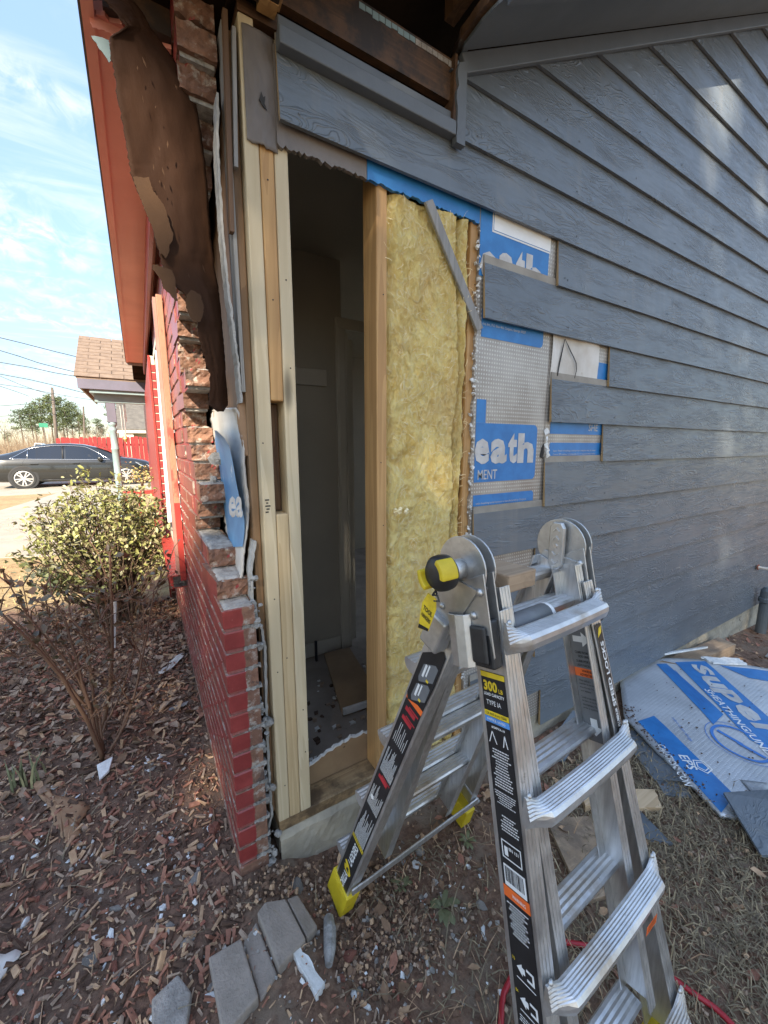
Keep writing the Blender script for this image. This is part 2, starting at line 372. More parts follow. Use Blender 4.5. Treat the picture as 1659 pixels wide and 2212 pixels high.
plain('red_paint', (.36, .040, .030), (.29, .03, .025), .42, 7, .2, 60, .003, spec=.5)
plain('salmon_paint', (.86, .36, .27), (.78, .31, .23), .6, 3, .15, 60, .002, spots=((.40, .10, .07), 30, .74))
plain('peeling_paint', (.34, .175, .105), (.28, .14, .085), .65, 9, .4, 60, .004, spots=((.36, .06, .04), 9, .50), stretch=(1, 1, .45))
plain('pink_paint', (.38, .19, .15), (.31, .15, .12), .5, 8, .2, 60, .003)
plain('cream_paint', (.70, .62, .51), (.62, .54, .43), .6, 8, .2, 60, .003)
plain('fence_red', (.30, .022, .02), (.21, .015, .014), .7, 6, .3, 40, .005, stretch=(1, 1, .3))
plain('black_edge', (.02, .02, .022), None, .5, 8, 0)
plain('shingle', (.23, .165, .12), (.17, .12, .088), .95, 9, .6, 90, .006)
plain('shingle_dark', (.15, .135, .115), (.10, .09, .078), .95, 5, .5, 60, .006)
plain('purple_fascia_post_shade', (.12, .11, .15), (.10, .095, .125), .6, 4, .1)
plain('post_teal', (.22, .30, .31), (.18, .25, .26), .5, 6, .15)
plain('beige_wall', (.40, .36, .25), (.36, .32, .22), .8, 3, .1)
plain('pipe_grey', (.105, .12, .13), (.085, .10, .11), .45, 8, .1)
plain('yellow_rubber', (.66, .50, .02), (.55, .40, .015), .5, 25, .2, 80, .002, spots=((.28, .21, .03), 30, .64))
plain('black_rubber', (.018, .018, .019), (.03, .03, .03), .45, 30, .15, 80, .002)
plain('cast_alu', (.58, .58, .57), (.48, .48, .47), .42, 40, .3, 90, .002, metal=.85)
t = NT('aluminium'); v = t.coord((40, 40, 3), rand=False); v1 = t.coord((1, 1, 1), rand=False)
c = t.mix(t.ramp(t.noise(v, 3, 5, .6), .3, .7), (.56, .56, .55), (.72, .72, .71)); c = t.mix(t.ramp(t.noise(v1, 26, 7, .72), .62, .72), c, (.34, .33, .31))
t.done(c, t.ramp(t.noise(v1, 14, 5, .6), .3, .7, .30, .50), t.bump(t.noise(v, 4, 4, .6), .08, .001), .88)
t = NT('tread_alu'); v1 = t.coord((1, 1, 1), rand=False)
c = t.mix(t.ramp(t.noise(v1, 18, 6, .65), .3, .7), (.55, .55, .545), (.74, .74, .735)); c = t.mix(t.ramp(t.noise(v1, 60, 8, .8), .635, .68), c, (.09, .075, .06))
c = t.mix(t.ramp(t.noise(t.coord((1, 1, 1), rand=False), 7, 5, .6), .50, .68), c, (.46, .40, .33))
t.done(c, t.ramp(t.noise(v1, 14, 5, .6), .3, .7, .32, .52), t.bump(t.noise(v1, 60, 4, .6), .06, .001), .80)
plain('decal_black', (.016, .016, .017), (.022, .022, .023), .35, 30, 0, spots=((.07, .07, .07), 24, .68))
plain('decal_grey', (.16, .165, .17), (.14, .145, .15), .4, 30, 0)
plain('decal_orange', (.80, .16, .03), (.72, .13, .025), .45, 30, 0)
plain('decal_yellow', (.80, .58, .03), None, .45, 30, 0)
plain('decal_blue', (.10, .30, .70), None, .45, 30, 0)
plain('decal_red', (.45, .03, .04), None, .45, 30, 0)
plain('decal_white', (.78, .78, .76), (.70, .70, .68), .5, 30, 0)
plain('hose_red', (.42, .02, .03), (.35, .016, .024), .4, 20, .1)
plain('paver', (.33, .275, .225), (.25, .21, .17), .95, 14, .7, 130, .006, spots=((.10, .095, .085), 11, .64))
plain('stone', (.36, .325, .285), (.25, .225, .195), .95, 20, .9, 60, .012)
plain('brick_rubble', (.34, .13, .085), (.24, .09, .06), .95, 30, .8, 90, .008)
plain('chip_red', (.35, .165, .105), (.23, .10, .062), .9, 40, .5, 60, .004)
plain('chip_tan', (.54, .355, .21), (.38, .235, .135), .9, 40, .5, 60, .004)
plain('chip_dark', (.12, .070, .044), (.065, .037, .024), .95, 40, .5, 60, .004)
plain('chip_grey', (.42, .305, .215), (.27, .19, .13), .9, 40, .5, 60, .004)
plain('dead_leaf', (.23, .135, .075), (.15, .088, .05), .8, 30, .4, 60, .004)
plain('straw', (.44, .34, .20), (.30, .23, .13), .85, 20, 0)
plain('straw_dark', (.27, .215, .135), (.16, .125, .078), .9, 20, 0)
plain('lawn_straw', (.50, .37, .17), (.36, .26, .11), .9, 20, 0)
plain('leaf_green', (.30, .30, .10), (.19, .20, .068), .38, 25, 0)
plain('leaf_grey', (.34, .31, .16), (.23, .21, .11), .40, 25, 0)
plain('leaf_dark', (.075, .075, .038), (.115, .072, .042), .42, 25, 0)
plain('weed_green', (.16, .165, .08), (.11, .115, .055), .55, 25, 0)
plain('twig', (.13, .085, .055), (.09, .06, .04), .85, 30, .3)
plain('rose_cane', (.19, .105, .060), (.125, .066, .040), .6, 18, .3, stretch=(1, 1, .3))
plain('pine_bark', (.15, .115, .09), (.09, .07, .055), .95, 6, .3, 20, .03)
plain('pine_needles', (.085, .105, .035), (.05, .07, .024), .8, 1.2, 0)
plain('bare_branch', (.21, .165, .13), (.15, .12, .095), .95, 3, 0)
plain('brush_tan', (.20, .145, .095), (.14, .10, .066), .95, 1.0, 0)
plain('pole_wood', (.15, .12, .10), (.11, .09, .075), .95, 3, .2)
plain('wire', (.03, .03, .035), None, .6, 3, 0)
plain('sign_green', (.02, .22, .13), None, .5, 3, 0)
plain('brass', (.50, .40, .16), (.42, .33, .12), .35, 20, .1, metal=.7)
plain('chime_metal', (.62, .62, .60), None, .3, 20, 0, metal=.8)
t = NT('car_paint'); t.b.inputs['Coat Weight'].default_value = 1.0; t.b.inputs['Coat Roughness'].default_value = .04; t.done((.020, .021, .021), .3, None, .35)
t = NT('car_white'); t.b.inputs['Coat Weight'].default_value = .6; t.done((.72, .72, .72), .3)
t = NT('car_glass'); t.done((.012, .014, .018), .05, None, 0, .8)
t = NT('window_glass'); t.done((.03, .035, .04), .05, None, 0, .8)
t = NT('chrome'); t.done((.75, .75, .75), .18, None, 1.0)
t = NT('alloy'); t.done((.66, .65, .63), .35, None, .8)
t = NT('tyre'); t.done((.022, .022, .022), .85)
t = NT('lamp_red'); t.done((.45, .02, .02), .2)
t = NT('lamp_clear'); t.done((.55, .58, .60), .12, None, .4)

# fibreglass
t = NT('fibreglass'); v = t.coord((1, 1, .75), rand=False)
w1 = t.noise(v, 9, 8, .68, 2.2); w2 = t.noise(t.coord((1, 1, .6), rand=False), 34, 8, .72, 2.5); w3 = t.noise(v, 5, 5, .6, .5)
c = t.mix(t.ramp(w1, .30, .70), (.80, .55, .15), (.95, .79, .33))
c = t.mix(t.math('MULTIPLY', t.ramp(w2, .52, .68), .75), c, (.93, .82, .50))
c = t.mix(t.math('MULTIPLY', t.ramp(w3, .48, .66), .45), c, (.78, .54, .23))
t.done(c, .95, t.bump(w2, .9, .012, t.bump(w1, .9, .03)))

# the ground: mulch bed by the wall, bare dirt under the ladder, straw lawn beyond
t = NT('ground'); v = t.coord((1, 1, 1), world=True, rand=False); s2 = t.node('SeparateXYZ'); t.link(v, s2.inputs[0])
X, Y = s2.outputs[0], s2.outputs[1]
wob = t.math('MULTIPLY', t.math('SUBTRACT', t.noise(v, 1.6, 5, .6), .5), .9)
fine = t.noise(v, 42, 8, .72); mid = t.noise(v, 9, 6, .65)
mul = t.mix(t.ramp(fine, .35, .65), (.075, .042, .027), (.225, .132, .085)); mul = t.mix(t.ramp(mid, .46, .7), mul, (.17, .118, .082))
dirt = t.mix(t.ramp(fine, .35, .68), (.115, .062, .038), (.26, .155, .098)); dirt = t.mix(t.ramp(mid, .46, .66), dirt, (.20, .145, .10))
lawn = t.mix(t.ramp(t.noise(v, 16, 8, .7), .3, .7), (.24, .175, .080), (.42, .32, .16)); lawn = t.mix(t.ramp(t.noise(v, 1.4, 5, .6), .45, .65), lawn, (.33, .205, .10))
side = t.ramp(t.math('ADD', t.math('ADD', X, t.math('MULTIPLY', Y, -.9)), t.math('MULTIPLY', wob, .5)), .02, .30)
c = t.mix(side, mul, dirt)
yl = t.math('ADD', t.math('ADD', Y, t.math('MULTIPLY', X, .25)), t.math('MULTIPLY', wob, .5))
lm = t.math('MAXIMUM', t.ramp(yl, 2.75, 3.05), t.math('MULTIPLY', t.ramp(t.math('MULTIPLY', yl, -1.0), 1.75, 2.1), .25)); lm2 = t.ramp(t.math('MULTIPLY', X, -1.0), 2.3, 2.7)
c = t.mix(t.math('MAXIMUM', lm, lm2), c, lawn)
t.done(c, .95, t.bump(fine, .8, .012))
# ================================================================== THE SETTING
def axis_lines(lo, hi, near_lo, near_hi, step, far):
    a = list(np.arange(near_lo, near_hi+1e-6, step)); g = step; p = near_lo
    left = []
    while p > lo: g *= 1.35; p -= g; left.append(max(p, lo))
    g = step; p = near_hi; right = []
    while p < hi: g *= 1.35; p += g; right.append(min(p, hi))
    return left[::-1]+a+right
gxs = axis_lines(-900, 900, -3.2, 5.6, .06, 0); gys = axis_lines(-60, 1500, -2.2, 4.4, .06, 0)
gm = MB(); nx = len(gxs)
gm.add([(x, y, gz(x, y)) for y in gys for x in gxs], [(j*nx+i, j*nx+i+1, (j+1)*nx+i+1, (j+1)*nx+i) for j in range(len(gys)-1) for i in range(nx-1)])
gm.build('ground', 'ground', smooth=True, kind='structure')

def slab(name, poly, z, mat, kind='structure'):
    MB().prism([(x, y, z) for x, y in poly], (0, 0, -.05)).build(name, mat, kind=kind)
slab('driveway', [(-14, 13.6), (1.2, 13.6), (1.2, 20.4), (-14, 20.4)], .036, 'walk_concrete')
slab('path', [(-3.3, 7.0), (-.75, 6.1), (-.75, 4.9), (-2.6, 5.7), (-3.4, 6.1)], .038, 'walk_concrete')
slab('path', [(-9, 9.9), (-9, 8.7), (-3.42, 6.2), (-3.32, 6.98)], .038, 'walk_concrete')
slab('path', [(-3.31, 7.02), (-.78, 6.12), (-.78, 13.55), (-2.35, 13.55)], .038, 'walk_concrete')
slab('street', [(-120, 44), (60, 52), (60, 62), (-120, 54)], .04, 'asphalt')

# ================================================================== THE HOUSE
house = thing('house', (.15, 0, 0), 'grey lap-sided house with red brick front and corner torn open to the studs', 'house')
def atp(x, y, co, no):
    d = _F + _Rt*((x-PW/2)/FPX) + _U*((PH/2-y)/FPX); co, no = Vector(co), Vector(no)
    return CAM + d*((co-CAM).dot(no)/d.dot(no))

# foundation, plate, studs
fm = MB()
def fnd(u, v):
    x = .150+u*6.5; z = -.62+v*.72
    return (x, -.008-.010*max(0, N(x*3, z*9, 1))-.006*N(x*14, z*14, 2)-.004*N(x*40, z*40, 5)-.012*max(0, .45-v)*2*abs(N(x*6, z*8, 7))+(.014*(v > .97)), z)
fm.grid(420, 30, fnd); fm.box((.152, .02, -.62), (6.65, .5, .0985))
fm.build('foundation', 'concrete', house, smooth=False)
MB().box((.152, .002, .0995), (6.6, .091, .141)).build('bottom_plate', 'plate_wood', house, bevel=.003)
def stud(x0, x1, z0, z1, mat, y0=0, y1=.089, name='stud', bevel=.004):
    return MB().box((x0, y0, z0), (x1, y1, z1)).build(name, mat, house, bevel=bevel)
stud(.150, .1875, .1415, 2.44, 'pale_lumber')
stud(.1885, .2255, 1.527, 2.42, 'old_lumber')
stud(.1885, .2255, .1415, 1.197, 'new_lumber')
stud(.1890, .2250, 1.199, 1.525, 'dark_lumber', .062, .088, 'blocking')
stud(.2265, .2640, .1415, 2.42, 'pale_lumber')
stud(.538, .577, .1415, 2.42, 'old_lumber')
stud(.926, .964, .1415, 2.42, 'old_lumber')
for x in (1.33, 1.74, 2.15): stud(x, x+.038, .1415, 2.42, 'old_lumber')
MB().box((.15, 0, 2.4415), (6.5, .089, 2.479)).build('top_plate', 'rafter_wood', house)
# grade stamp on the corner stud
sm = MB()
for k in range(5): sm.box((.157+.003*(k % 2), -.0012, 1.205+k*.009), (.166+.003*(k % 3), -.0008, 1.209+k*.009))
sm.build('grade_stamp', 'black_edge', house)
# nail heads on the studs
nm = MB(); rn = random.Random(3)
for x0, x1 in ((.150, .187), (.1885, .2255), (.2265, .264), (.538, .577), (.926, .964)):
    for k in range(4):
        z = rn.uniform(.25, 2.1)
        if x0 == .1885 and 1.18 < z < 1.55: continue
        nm.lathe((rn.uniform(x0+.008, x1-.008), .001, z), (0, -1, 0), [(.0022, 0), (.0022, .0022)], 6)
nm.build('nail_heads', 'black_edge', house, kind='stuff')

# old framing of the front wall seen through the gap by the brick
MB().box((.1260, .035, .16), (.1485, .10, 2.42)).build('corner_stud', 'aged_stud', house, bevel=.003)
MB().beam((.118, .02, 2.42), (.121, .03, 1.55), (1, 0, 0), (-.004, .005), (0, 1, 0), (0, .05)).build('lath', 'weathered_wood', house)
MB().beam((.121, .0, 2.43), (.111, .012, 1.95), (1, 0, 0), (-.005, .006), (0, 1, 0), (0, .02)).build('lath', 'dark_lumber', house)
MB().beam((.139, -.003, 2.40), (.128, .004, 2.10), (1, 0, 0), (-.004, .005), (0, 1, 0), (0, .015)).build('lath', 'weathered_wood', house)
fo = MB()
def foam_edge(pts, w, seed):
    rn = random.Random(seed); vs = []
    for i, (x, y, z) in enumerate(pts):
        a = rn.uniform(-.0012, .0012)
        vs += [(x-w/2+a, y, z), (x+w/2+a+rn.uniform(-.001, .001), y, z), (x+w/2+a, y+.05, z), (x-w/2+a, y+.05, z)]
    n = len(pts); fs = [(i*4+k, i*4+(k+1) % 4, i*4+4+(k+1) % 4, i*4+4+k) for i in range(n-1) for k in range(4)]+[(3, 2, 1, 0), tuple(range(4*n-4, 4*n))]
    return vs, fs
def lerp_rows(rows, n):
    out = []
    for k in range(n+1):
        f = k/n*(len(rows)-1); i = min(int(f), len(rows)-2); out.append([a+(b-a)*(f-i) for a, b in zip(rows[i], rows[i+1])])
    return out
rows = []
for px, py in ((471, 200), (470, 320), (476, 420), (483, 520), (493, 620), (506, 720), (516, 790), (522, 870)):
    p = at(px, py, 1, .03); rows.append(tuple(p))
fo.add(*foam_edge(lerp_rows(rows, 60), .0060, 4)); fo.build('foam_edge', 'foam_grey', house)
fo = MB(); rows = [tuple(at(px, py, 1, .015)) for px, py in ((551, 1170), (543, 1230), (546, 1300), (556, 1335), (566, 1360), (573, 1400), (575, 1480), (577, 1560), (580, 1640), (583, 1700), (588, 1760), (577, 1800))]
fo.add(*foam_edge(lerp_rows(rows, 80), .0075, 5)); fo.build('foam_edge', 'foam_grey', house)

# sheathing: foam board with printed foil facing
def wall_sheet(name, poly, y, th, mats, par=house):
    return MB().prism([(x, y, z) for x, z in poly], (0, th, 0)).build(name, mats, par)
edge = [(p.x, p.z) for p in jag((.957, 0, .30), (.957, 0, 2.168), 90, .006, 11, (1, 0, 0))]
wall_sheet('sheathing', edge+[(.957, 2.60), (1.382, 2.60), (1.382, .16), (.957, .16)][0:4], -.0128, .0125, 'foil')
sheath_b = wall_sheet('sheathing', [(1.386, .05), (6.6, .05), (6.6, 5.4), (1.386, 2.9)], -.0128, .0125, 'foil')
# strip left under the upper board, dark liner then printed foil
lo = [(p.x, p.z) for p in jag((.50, 0, 2.178), (.955, 0, 2.178), 50, .004, 21, (0, 0, 1))]
wall_sheet('sheathing_strip', lo+[(.955, 2.40), (.50, 2.40)], -.0128, .0122, 'print_blue')
lo = [(p.x, p.z) for p in jag((.232, 0, 2.176), (.498, 0, 2.178), 36, .005, 22, (0, 0, 1))]
wall_sheet('liner_strip', lo+[(.498, 2.40), (.232, 2.40)], -.0128, .0122, 'aged_liner')
fl = MB()
def flap(u, v):
    x = .157+u*.078; z = 2.165+v*.250
    if v == 0: z += -.006*u+.008*N(u*9, 3, 0)
    return (x, -.0035-.004*math.sin(u*PI)-.003*N(u*3, v*4, 4)-.0015*N(u*9, v*12, 4), z)
fl.grid(20, 44, flap); fl.build('liner_flap', 'aged_liner', house, smooth=True, solid=.0015)
tm = MB(); tm.prism([(.190, -.0125, 2.262), (.196, -.0125, 2.281), (.2, -.0125, 2.27), (.206, -.0125, 2.274), (.203, -.0125, 2.256), (.209, -.0125, 2.244), (.198, -.0125, 2.25)], (0, .002, 0)); tm.build('tear_hole', 'tar_paper', house)

# print on the wall sheathing -------------------------------------------------
PY = -.0142
def rect(mb, x0, x1, z0, z1, y=PY, mi=0, r=(0, 0, 0, 0)):
    """r: corner radii bottom-left, bottom-right, top-right, top-left"""
    pts = []
    for (cx_, cz_, a0), rr, sxz in (((x0, z0, PI), r[0], (1, 1)), ((x1, z0, 1.5*PI), r[1], (-1, 1)), ((x1, z1, 0), r[2], (-1, -1)), ((x0, z1, .5*PI), r[3], (1, -1))):
        if rr == 0: pts.append((cx_, y, cz_)); continue
        for k in range(6):
            a = a0+k/5*PI/2; pts.append((cx_+sxz[0]*rr+rr*math.cos(a), y, cz_+sxz[1]*rr+rr*math.sin(a)))
    mb.prism(pts, (0, .0010, 0), mi)
def printed(mat, y, *rects_):
    for x0, x1, z0, z1, r in rects_:
        m_ = MB(); rect(m_, x0, x1, z0, z1, y, r=r); m_.build('printed_patch', mat, house)
Z4 = (0, 0, 0, 0)
printed('print_blue', PY, (.958, 1.339, 2.01, 2.30, (0, 0, .03, 0)), (.981, 1.335, 1.803, 1.90, (0, .02, 0, 0)), (.972, 1.335, 1.256, 1.488, (0, .02, .024, 0)), (.972, 1.022, 1.4885, 1.577, Z4), (.972, 1.333, 1.160, 1.205, (0, 0, .015, 0)),
        (1.742, 1.83, 1.66, 1.79, (0, 0, 0, .008)), (1.422, 1.83, 1.453, 1.53, Z4), (1.426, 1.83, 1.30, 1.414, (0, 0, 0, .008)))
printed('letter_white', PY-.0012, (1.016, 1.344, 2.166, 2.34, Z4))
printed('print_blue', PY-.0024, (1.021, 1.342, 2.172, 2.1735, Z4), (1.021, 1.0225, 2.174, 2.24, Z4))
LY = PY-.0014
def wtext(s, x, z, w, h, bold=.0):
    m_ = MB(); put_text(m_, s, (x, LY, z), (1, 0, 0), (0, 0, 1), w, h, bold); m_.build('printed_letter' if len(s) == 1 else 'printed_words', 'letter_grey', house, kind=None if len(s) == 1 else 'stuff')
for s, x, z, w, h in (('e', .962, 2.0, .086, .098), ('a', 1.055, 2.0, .088, .112), ('t', 1.148, 2.0, .052, .138), ('h', 1.204, 2.0, .098, .138), ('e', .968, 1.328, .082, .100), ('a', 1.056, 1.328, .094, .100), ('t', 1.156, 1.328, .055, .124), ('h', 1.215, 1.328, .102, .124)): wtext(s, x, z, w, h, .045)
wtext('MENT', .990, 1.267, .108, .038, .006)
wtext('SHE', 1.708, 1.470, .075, .032, .004)
wtext('rica, Inc., P.O. Box 406, Conyers, Georgia 30207', .985, 1.842, .24, .012, .002)
for i, s in enumerate(('Super Sheath sheathing underlayment complies with all model', 'Caution: EPS insulation is combustible. Do not expose to fire or other', 'heat source. Install according to applicable codes.')):
    wtext(s, 1.45, 1.372-i*.016, (.33, .33, .23)[i], .010, .002)
wtext('with sheathing/underlayment is manufactured by Conyers', .985, 1.164, .30, .011, .002)
# torn paper face of the second panel, with its crack
tp = MB(); tp.grid(30, 14, lambda u, v: (1.392+u*.345, -.0150-.006*max(0, math.sin((u*3.1+v*1.1)*2.2))*(.3+v)-.002*N(u*6, v*6, 1), 1.66+v*.205)); tp.build('torn_paper', 'paper_white', house, smooth=True)
ck = MB()
for pts in (((1.468, 1.857), (1.490, 1.835), (1.512, 1.812), (1.535, 1.792), (1.560, 1.766), (1.566, 1.735), (1.557, 1.70)), ((1.468, 1.857), (1.458, 1.82), (1.448, 1.775), (1.440, 1.74), (1.434, 1.70))):
    w = [.0015, .006, .008, .007, .006, .004, .002]
    for i in range(len(pts)-1):
        (xa, za), (xb, zb) = pts[i], pts[i+1]
        ck.hexa([(xa-w[i]/2, -.0235, za), (xa+w[i]/2, -.0235, za), (xb+w[i+1]/2, -.0235, zb), (xb-w[i+1]/2, -.0235, zb), (xa-w[i]/2, -.0222, za), (xa+w[i]/2, -.0222, za), (xb+w[i+1]/2, -.0222, zb), (xb-w[i+1]/2, -.0222, zb)])
ck.build('crack', 'tar_paper', house)
hm = MB(); hm.prism([(1.362, -.0165, 1.35), (1.378, -.0165, 1.345), (1.386, -.0165, 1.37), (1.380, -.0165, 1.41), (1.370, -.0165, 1.39)], (0, .002, 0)); hm.build('torn_hole', 'tar_paper', house)
def scrap(mb, c, r, seed, tilt=.5):
    rn = random.Random(seed); n = 7; a0 = rn.uniform(0, 6)
    P = [Vector(c)+Vector((math.cos(a0+k/n*2*PI)*r*rn.uniform(.5, 1.2), -rn.uniform(0, .016), math.sin(a0+k/n*2*PI)*r*rn.uniform(.7, 1.8))) for k in range(n)]
    mb.prism(P, (0, -.002, 0))
sc = MB()
for i, (x, z) in enumerate(((1.386, 1.43), (1.390, 1.40), (1.394, 1.375), (1.382, 1.462), (1.398, 1.365))): scrap(sc, (x, -.018, z), .012, i)
sc.build('torn_foam', 'foam_white', house, kind='stuff')
# crumbs of foam along the cut edge
cr_ = MB(); rn = random.Random(9)
for k in range(130):
    z = rn.uniform(.3, 2.16); x = .955+rn.uniform(-.010, .006); y = rn.uniform(-.024, -.006); r = rn.uniform(.0015, .0045)
    q = [Vector((x, y, z))+Vector((rn.uniform(-r, r), rn.uniform(-r, r), rn.uniform(-r, r)))+Vector(d)*r for d in ((-1,-1,-1),(1,-1,-1),(1,1,-1),(-1,1,-1),(-1,-1,1),(1,-1,1),(1,1,1),(-1,1,1))]
    cr_.hexa(q)
cr_.build('foam_crumbs', 'foam_white', house, kind='stuff')

# lap siding ------------------------------------------------------------------
plain('siding_lip', (.33, .30, .25), (.24, .215, .18), .8, 8, .3, 60, .003)
SZ = [.0, .205, .395, .575, .762, .945, 1.130, 1.325, 1.503, 1.683, 1.862, 2.05, 2.22, 2.387, 2.56, 2.74, 2.925, 3.11, 3.30, 3.49, 3.68, 3.87, 4.06]
LEFT = {0: 1.475, 1: 1.300, 2: 1.392, 3: .985, 4: 1.36, 5: .968, 6: 1.388, 7: 1.815, 8: 1.395, 9: 1.812, 10: .975, 11: 1.380, 12: .234, 13: .832}
LEFT[0] = 1.470; LEFT[1] = .985; LEFT[2] = 1.392
def rake_x(z): return .834+(z-2.554)/.518
def board(k, x0, x1):
    z0, z1 = SZ[k], SZ[k+1]; zt = z1+.030; rn = random.Random(k)
    xb, xt = x0, x0
    if k >= 14: xb, xt = rake_x(z0)-.06, rake_x(z1)-.06
    def sec(x, z, ft):  # front and back y at height fraction
        f = (z-z0)/(zt-z0); return -.0375+.0160*f, -.0262+.0090*f
    mb = MB(); n = 14
    zj = [rn.uniform(-.0012, .0012) for _ in range(n+1)]
    for i in range(n):
        for (za, zb, mi, xla, xlb) in ((z0, z1+.002, 0, xb, xt), (z1+.002, zt, 1, xt, xt)):
            a = xla+(x1-xla)*i/n; b = xla+(x1-xla)*(i+1)/n; c_ = xlb+(x1-xlb)*(i+1)/n; d = xlb+(x1-xlb)*i/n
            fa, ba = sec(0, za, 0); fb, bb = sec(0, zb, 0); ja = zj[i] if mi == 0 else 0; jb = zj[i+1] if mi == 0 else 0
            P = [(a, fa, za+ja), (b, fa, za+jb), (b, ba, za+jb), (a, ba, za+ja), (d, fb, zb), (c_, fb, zb), (c_, bb, zb), (d, bb, zb)]
            fs = [(0,1,5,4), (2,3,7,6)]
            if mi == 0: fs.append((0,3,2,1))
            else: fs.append((4,5,6,7))
            if i == 0: fs.append((3,0,4,7))
            if i == n-1: fs.append((1,2,6,5))
            mb.add(P, fs, mi)
    o = mb.build('siding_board', ['siding_paint', 'siding_lip'], house)
    return o
for k in range(len(SZ)-1): board(k, LEFT.get(k, 1.0), 6.6)
nm = MB(); rn = random.Random(5)
for k in range(3, 16):
    for x in (LEFT.get(k, 1.2)+.06, 1.46, 1.87, 2.28, 2.69, 3.1, 3.5):
        if x > LEFT.get(k, rake_x(SZ[k])+.05)+.02: nm.lathe((x+rn.uniform(-.02, .02), -.0362, SZ[k]+.03+rn.uniform(-.004, .008)), (0, -1, 0), [(.0035, 0), (.003, .0012)], 6)
nm.build('siding_nails', 'trim_paint', house, kind='stuff')

# eave return ledge, rake trim and soffit
ld = MB(); ld.box((.234, -.056, 2.372), (.800, -.0245, 2.412)); ld.build('ledge_trim', 'trim_paint', house, bevel=.003)
MB().box((.238, -.036, 2.4125), (.798, -.026, 2.447)).build('ledge_trim', 'trim_paint', house, bevel=.002)
vt = [(p.x, -.058, p.z) for p in jag((.801, 0, 2.37), (.801, 0, 2.57), 10, .004, 3, (1, 0, 0))]
MB().prism(vt+[(.836, -.058, 2.585), (.836, -.058, 2.352), (.801, -.058, 2.352)], (0, .022, 0)).build('end_trim', 'trim_paint', house)
MB().beam((.7965, -.05, 2.40), (.803, -.045, 2.60), (1, 0, 0), (-.006, .004), (0, 1, 0), (0, .045)).build('end_trim_core', 'rafter_wood', house)
cs = math.atan(.518); ux = Vector((math.cos(cs), 0, math.sin(cs))); uz = Vector((-math.sin(cs), 0, math.cos(cs)))
P0 = Vector((.838, 0, 2.554+.002)); P1 = P0+ux*6.4
MB().beam(P0, P1, (0, 1, 0), (-.0565, -.036), uz, (0, .052)).build('rake_frieze', 'trim_paint', house, bevel=.003)
SO = Vector((.832, 0, 2.613)); sn_ = uz
torn = [atp(px, py, SO, sn_) for px, py in ((968, 192), (978, 160), (985, 140), (996, 120), (1003, 98), (1022, 74), (1040, 48), (1062, 24), (1078, 8))]
torn = [p for p in torn]
tl = [(p.x, p.y) for p in torn]
def soff_z(x): return 2.613+.518*(x-.832)
yo = min(p.y for p in torn)-.03
outl = [(SO.x+.004, -.0575)]+tl+[(tl[-1][0]+.02, yo), (6.6, yo), (6.6, -.0575)]
MB().prism([(x, y, soff_z(x)) for x, y in outl], (0, 0, .010)).build('rake_soffit', 'soffit_paint', house)
# broken timber edge along the tear
bm_ = MB()
for i in range(len(tl)-1):
    a, b = tl[i], tl[i+1]
    bm_.beam((a[0]-.004, a[1], soff_z(a[0])+.008), (b[0]-.004, b[1], soff_z(b[0])+.008), (1, 0, 0), (-.012, .010), (0, 0, 1), (.004, .030))
bm_.build('torn_edge', 'rafter_wood', house)
MB().beam((tl[-1][0], yo-.002, soff_z(tl[-1][0])-.03), (6.6, yo-.002, soff_z(6.6)-.03), (0, 1, 0), (-.02, 0), (0, 0, 1), (0, .19)).build('rake_board', 'trim_paint', house)
RT = lambda x: 2.613+.165+.518*(x-.832)
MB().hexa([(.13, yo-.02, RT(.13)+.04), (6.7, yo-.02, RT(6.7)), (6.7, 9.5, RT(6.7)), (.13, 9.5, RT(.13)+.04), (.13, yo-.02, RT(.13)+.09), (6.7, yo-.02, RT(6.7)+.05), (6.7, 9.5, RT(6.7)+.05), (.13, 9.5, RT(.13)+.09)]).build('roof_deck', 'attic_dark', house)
# timbers in the open eave
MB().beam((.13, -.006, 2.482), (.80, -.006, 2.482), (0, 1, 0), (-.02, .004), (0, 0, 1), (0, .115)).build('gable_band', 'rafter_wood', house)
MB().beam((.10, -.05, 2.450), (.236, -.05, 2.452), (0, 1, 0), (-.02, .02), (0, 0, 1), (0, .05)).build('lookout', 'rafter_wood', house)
MB().beam((.225, -.33, 2.475), (.225, -.03, 2.455), (1, 0, 0), (-.019, .019), (0, 0, 1), (0, .075)).build('lookout', 'old_lumber', house)
MB().beam((.215, -.03, 2.45), (.225, -.03, 2.60), (1, 0, 0), (-.022, .022), (0, 1, 0), (-.019, .019)).build('lookout', 'old_lumber', house)
MB().beam((.79, -.36, 2.70), (.79, -.02, 2.69), (1, 0, 0), (-.019, .019), (0, 0, 1), (0, .085)).build('lookout', 'dark_lumber', house)
MB().beam((.95, -.42, RT(.95)-.012), (1.5, -.42, RT(1.5)-.012), (0, 1, 0), (0, .25), (0, 0, 1), (0, .01)).build('soffit_backing', 'rafter_wood', house)
pt = MB()
for i in range(16):
    x = .47+i*.021; pt.box((x, -.0275, 2.575+.006*N(i*.7, 0, 0)), (x+.019, -.0262, 2.590+.004*N(i, 3, 0)), 0 if i < 9 else 1)
pt.build('old_paint_marks', ['post_teal', 'mortar_pale'], house, kind='stuff')

